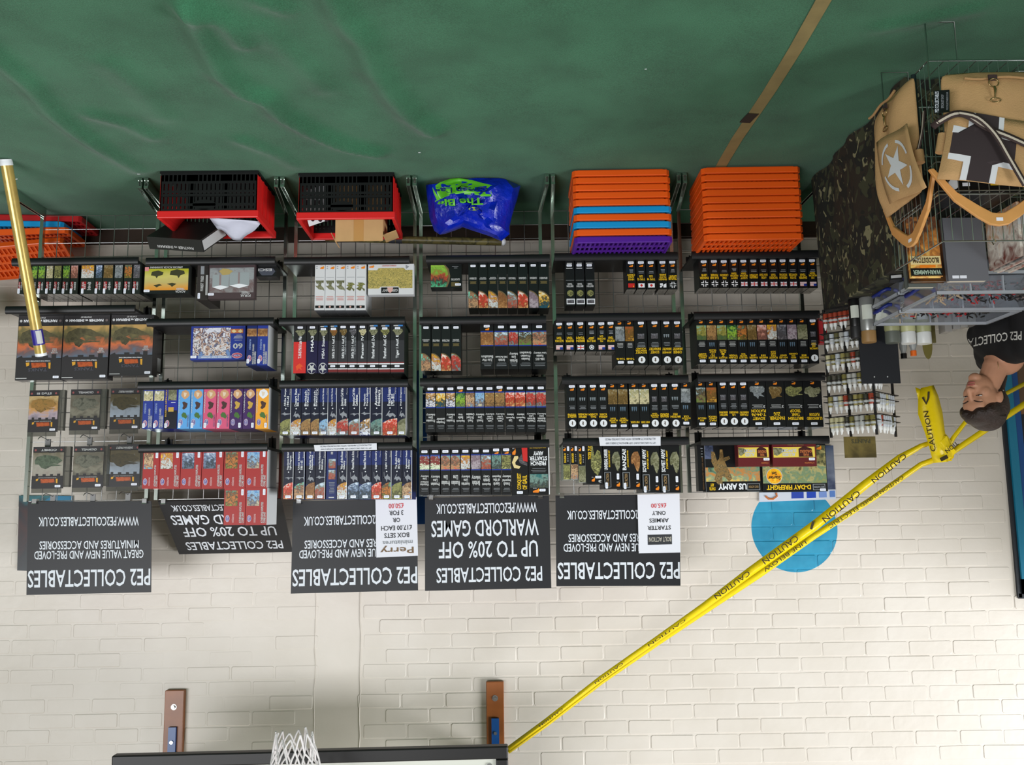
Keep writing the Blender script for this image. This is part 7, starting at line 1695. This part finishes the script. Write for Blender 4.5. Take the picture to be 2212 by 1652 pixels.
SKIN = mat('skin', (196, 142, 112), .5, var=.06, vscale=14); SHIRT = mat('black_jersey', (13, 13, 15), .85); HAIR = mat('dark_brown_hair', (44, 30, 24), .45, var=.3, vscale=30, bump=.5, bscale=120); JEAN = mat('dark_denim', (30, 36, 54), .8)
ear = PY(2163, 857, 3.97)         # ear in the photo
HT_ = Matrix.Rotation(R(-30), 3, 'Z') @ Matrix.Rotation(R(13), 3, 'Y')   # face axis = local +X; she faces the racks, turned a little to the hall
HC = ear-HT_@Vector((-.005, -.080, -.012))
def hp(x, y, z): return HC+HT_@Vector((x, y, z))
seat = Vector((HC.x-.20, HC.y+.01, .45))
pr_ = empty('person', (seat.x, seat.y, 0), 'person in black lettered T-shirt sitting behind the stall table', 'person')
off = pr_.location.copy()
def rel(v): return Vector(v)-off
chest = Vector((HC.x-.125, HC.y+.02, .86)); neck = Vector((HC.x-.075, HC.y+.012, HC.z-.155)); pel = Vector((HC.x-.26, HC.y+.03, .52))
shL, shR = chest+Vector((-.01, -.165, .085)), chest+Vector((-.02, .165, .085))
elb = shL+Vector((.01, -.05, -.25)); hnd = pel+Vector((.09, -.21, .105)); elR = shR+Vector((-.06, .0, -.25)); hnR = pel+Vector((-.10, -.17, .105))
kL, kR = pel+Vector((.09, -.40, .0)), pel+Vector((-.10, -.40, .0)); fL, fR = kL+Vector((0, .04, -.42)), kR+Vector((0, .04, -.42))
face = [('e', rel(hp(0, 0, .015)), (.090, .073, .100), HT_), ('e', rel(hp(.032, 0, -.045)), (.060, .056, .070), HT_), ('e', rel(hp(.072, 0, -.090)), (.024, .028, .022), HT_),
        ('e', rel(hp(.068, 0, .040)), (.023, .052, .036), HT_), ('c', rel(hp(.088, 0, .018)), rel(hp(.108, 0, -.022)), .0085, .0125), ('e', rel(hp(.096, .011, -.024)), (.010, .008, .008), HT_), ('e', rel(hp(.096, -.011, -.024)), (.010, .008, .008), HT_),
        ('e', rel(hp(.088, 0, -.050)), (.013, .024, .0075), HT_), ('e', rel(hp(.086, 0, -.062)), (.013, .021, .0075), HT_), ('e', rel(hp(.050, .034, -.022)), (.030, .027, .034), HT_), ('e', rel(hp(.050, -.034, -.022)), (.030, .027, .034), HT_),
        ('e', rel(hp(.078, .030, .021)), (.010, .018, .007), HT_), ('e', rel(hp(.078, -.030, .021)), (.010, .018, .007), HT_), ('e', rel(hp(.073, .031, .006)), (.011, .014, .009), HT_), ('e', rel(hp(.073, -.031, .006)), (.011, .014, .009), HT_),
        ('e', rel(hp(-.005, -.077, -.012)), (.018, .008, .030), HT_), ('e', rel(hp(-.005, .077, -.012)), (.018, .008, .030), HT_)]
bodyp = face+[('c', rel(hp(-.015, 0, -.06)), rel(neck), .050, .054), ('c', rel(neck), rel(chest+Vector((0, 0, .10))), .056, .085), ('c', rel(chest+Vector((.0, -.09, .075))), rel(chest+Vector((0, .09, .075))), .068, .068), ('e', rel(chest), (.105, .155, .13)), ('c', rel(chest), rel(pel), .115, .13),
        ('c', rel(shL), rel(elb), .045, .037), ('c', rel(elb), rel(hnd), .036, .024), ('c', rel(shR), rel(elR), .045, .037), ('c', rel(elR), rel(hnR), .036, .024), ('e', rel(pel), (.13, .17, .12)),
        ('c', rel(pel+Vector((.08, -.03, -.03))), rel(kL), .08, .055), ('c', rel(kL), rel(fL), .052, .036), ('c', rel(pel+Vector((-.08, -.03, -.03))), rel(kR), .08, .055), ('c', rel(kR), rel(fR), .052, .036), ('e', rel(fL+Vector((0, -.05, -.035))), (.042, .11, .03)), ('e', rel(fR+Vector((0, -.05, -.035))), (.042, .11, .03))]
for h_, sg in ((hnd, 1), (hnR, -1)):
    def hv(f, s_, u): return Vector((s_, -f, u))
    bodyp.append(('e', rel(h_+hv(.04, 0, -.004)), (.038, .045, .014)))
    for k, (dy, ln) in enumerate(((-.028, .058), (-.009, .07), (.010, .066), (.028, .05))):
        a = h_+hv(.075, dy, -.002); m1 = a+hv(ln*.55, dy*.15, -.006); m2 = m1+hv(ln*.4, 0, -.018); bodyp += [('c', rel(a), rel(m1), .0085, .008), ('c', rel(m1), rel(m2), .008, .0068)]
    t0 = h_+hv(.03, -sg*.034, 0); t1 = t0+hv(.035, -sg*.026, -.006); bodyp += [('c', rel(t0), rel(t1), .011, .009), ('c', rel(t1), rel(t1+hv(.026, sg*.002, -.008)), .009, .0075)]
blob_mesh(bodyp, .0052, 'body', SKIN, pr_, 3)
# eyes, brows, lips
for sy in (-1, 1):
    e_ = MB().ellipsoid(rel(hp(.0755, sy*.031, .0005)), (.0085, .0115, .0062), HT_, 12, 8).build('eye', mat('eye_white', (196, 186, 180), .3), pr_, smooth=180)
    MB().ellipsoid(rel(hp(.0825, sy*.031, -.001)), (.0025, .0045, .004), HT_, 10, 6).build('iris', mat('eye_dark', (36, 26, 22), .2), e_, smooth=180)
    MB().tube([rel(hp(.0895-.012*t*t, sy*(.014+.034*t), .0245+.007*math.sin(t*2.4))) for t in (0, .25, .5, .75, 1.)], [.0026, .0032, .003, .0024, .0012], 6).build('eyebrow', mat('brow_hair', (60, 40, 30), .7), pr_, smooth=180)
    MB().tube([rel(hp(.0855-.006*t*t, sy*(.019+.026*t), .0005-.003*t)) for t in (0, .3, .6, 1.)], .0016, 5).build('eyelash', mat('eye_dark', (36, 26, 22), .2), pr_, smooth=180)
    MB().ellipsoid(rel(hp(-.006, sy*.087, -.042)), (.003, .003, .003), HT_, 8, 6).build('earring', CHROMEB, pr_, smooth=180)
MB().ellipsoid(rel(hp(.0965, 0, -.0495)), (.0055, .020, .0048), HT_, 12, 8).ellipsoid(rel(hp(.0945, 0, -.060)), (.006, .018, .0052), HT_, 12, 8).build('lips', mat('lip_skin', (168, 92, 84), .45), pr_, smooth=180)
# hair: cap swept back over the ears to a low knot
hair = [('e', rel(hp(-.022, 0, .045)), (.097, .084, .088), HT_), ('e', rel(hp(-.055, 0, .0)), (.066, .080, .085), HT_), ('e', rel(hp(.030, 0, .090)), (.060, .062, .034), HT_), ('e', rel(hp(.058, .028, .078)), (.036, .034, .024), HT_), ('e', rel(hp(.056, -.030, .074)), (.036, .032, .028), HT_),
        ('e', rel(hp(.020, -.062, .058)), (.045, .024, .035), HT_), ('e', rel(hp(.020, .062, .058)), (.045, .024, .035), HT_), ('e', rel(hp(-.040, -.064, .020)), (.050, .024, .050), HT_), ('e', rel(hp(-.040, .064, .020)), (.050, .024, .050), HT_),
        ('e', rel(hp(-.105, 0, -.028)), (.040, .044, .042), HT_), ('e', rel(hp(-.080, 0, -.060)), (.036, .050, .040), HT_), ('c', rel(hp(-.085, -.02, -.08)), rel(hp(-.105, -.03, -.15)), .022, .012)]
blob_mesh(hair, .006, 'hair', HAIR, pr_, 4)
for k in range(9):
    t = (k-4)/4; MB().tube([rel(hp(.066-.012*abs(t), t*.052, .090-.022*abs(t))), rel(hp(.02, t*.070, .112-.03*abs(t))), rel(hp(-.04, t*.080, .098-.03*abs(t))), rel(hp(-.09, t*.05, .03))], [.003, .006, .007, .004], 6).build('hair_lock', HAIR, pr_, smooth=180)
# T-shirt
shirt = [('e', rel(chest+Vector((.002, 0, -.005))), (.120, .170, .135)), ('c', rel(chest+Vector((-.004, -.10, .062))), rel(chest+Vector((-.004, .10, .062))), .084, .084), ('c', rel(chest+Vector((0, 0, -.02))), rel(pel), .128, .142), ('e', rel(pel), (.142, .182, .10)),
         ('e', rel(chest+Vector((.055, -.065, -.015))), (.07, .07, .07)), ('e', rel(chest+Vector((.055, .065, -.015))), (.07, .07, .07)),
         ('c', rel(shL), rel(shL.lerp(elb, .62)), .062, .066), ('c', rel(shR), rel(shR.lerp(elR, .62)), .062, .066)]
ts = blob_mesh(shirt, .008, 't_shirt', SHIRT, pr_, 16)
tr_ = [('e', rel(pel+Vector((0, 0, -.03))), (.145, .185, .115)), ('c', rel(pel+Vector((.08, -.03, -.03))), rel(kL), .092, .068), ('c', rel(kL), rel(fL+Vector((0, 0, .06))), .066, .058), ('c', rel(pel+Vector((-.08, -.03, -.03))), rel(kR), .092, .068), ('c', rel(kR), rel(fR+Vector((0, 0, .06))), .066, .058)]
blob_mesh(tr_, .012, 'trousers', JEAN, pr_, 4)
# lettering across the shirt, cast onto its surface from the hall side
bpy.context.view_layer.update()
def cast(px, py):
    v = ray(px, py).normalized(); o_ = CAM-off; hit, p, nn, ix = ts.ray_cast(o_, v)
    return (p+nn*.0015) if hit else None
vs, fs = text_geo('PE2 COLLECTABLES', .012)
mb = MB(); pts = []; ok = True
s0 = (2207, 715); s1 = (2058, 741); hgt = (0, 19)
for a, b in vs:
    px, py = s0[0]+(s1[0]-s0[0])*a, s0[1]+(s1[1]-s0[1])*a**1.6+hgt[1]*b
    pts.append(cast(px, py))
good = [f for f in fs if all(pts[i] is not None for i in f)]
mb.add([p if p is not None else Vector() for p in pts], good); mb.build('shirt_lettering', mat('shirt_white', (196, 196, 190), .7), ts)
MB().tube([rel(hp(-.045, -.055, -.105)), rel(neck+Vector((.02, -.058, .0))), rel(chest+Vector((.06, -.05, .115))), rel(chest+Vector((.085, .0, .09)))], .0012, 5).build('necklace', BRASS, pr_, smooth=180)
# stool
st = empty('stool', (pel.x, pel.y, 0), 'plain black stool under the seated person', 'stool')
MB().lathe([(.15, .335), (.165, .345), (.165, .365), (.15, .372)], 20).build('seat', BLKP, st, smooth=40)
for k in range(4): an = R(45+90*k); MB().cyl((.12*math.cos(an), .12*math.sin(an), .34), (.17*math.cos(an), .17*math.sin(an), .006), .011).build('leg', CHROME, st)
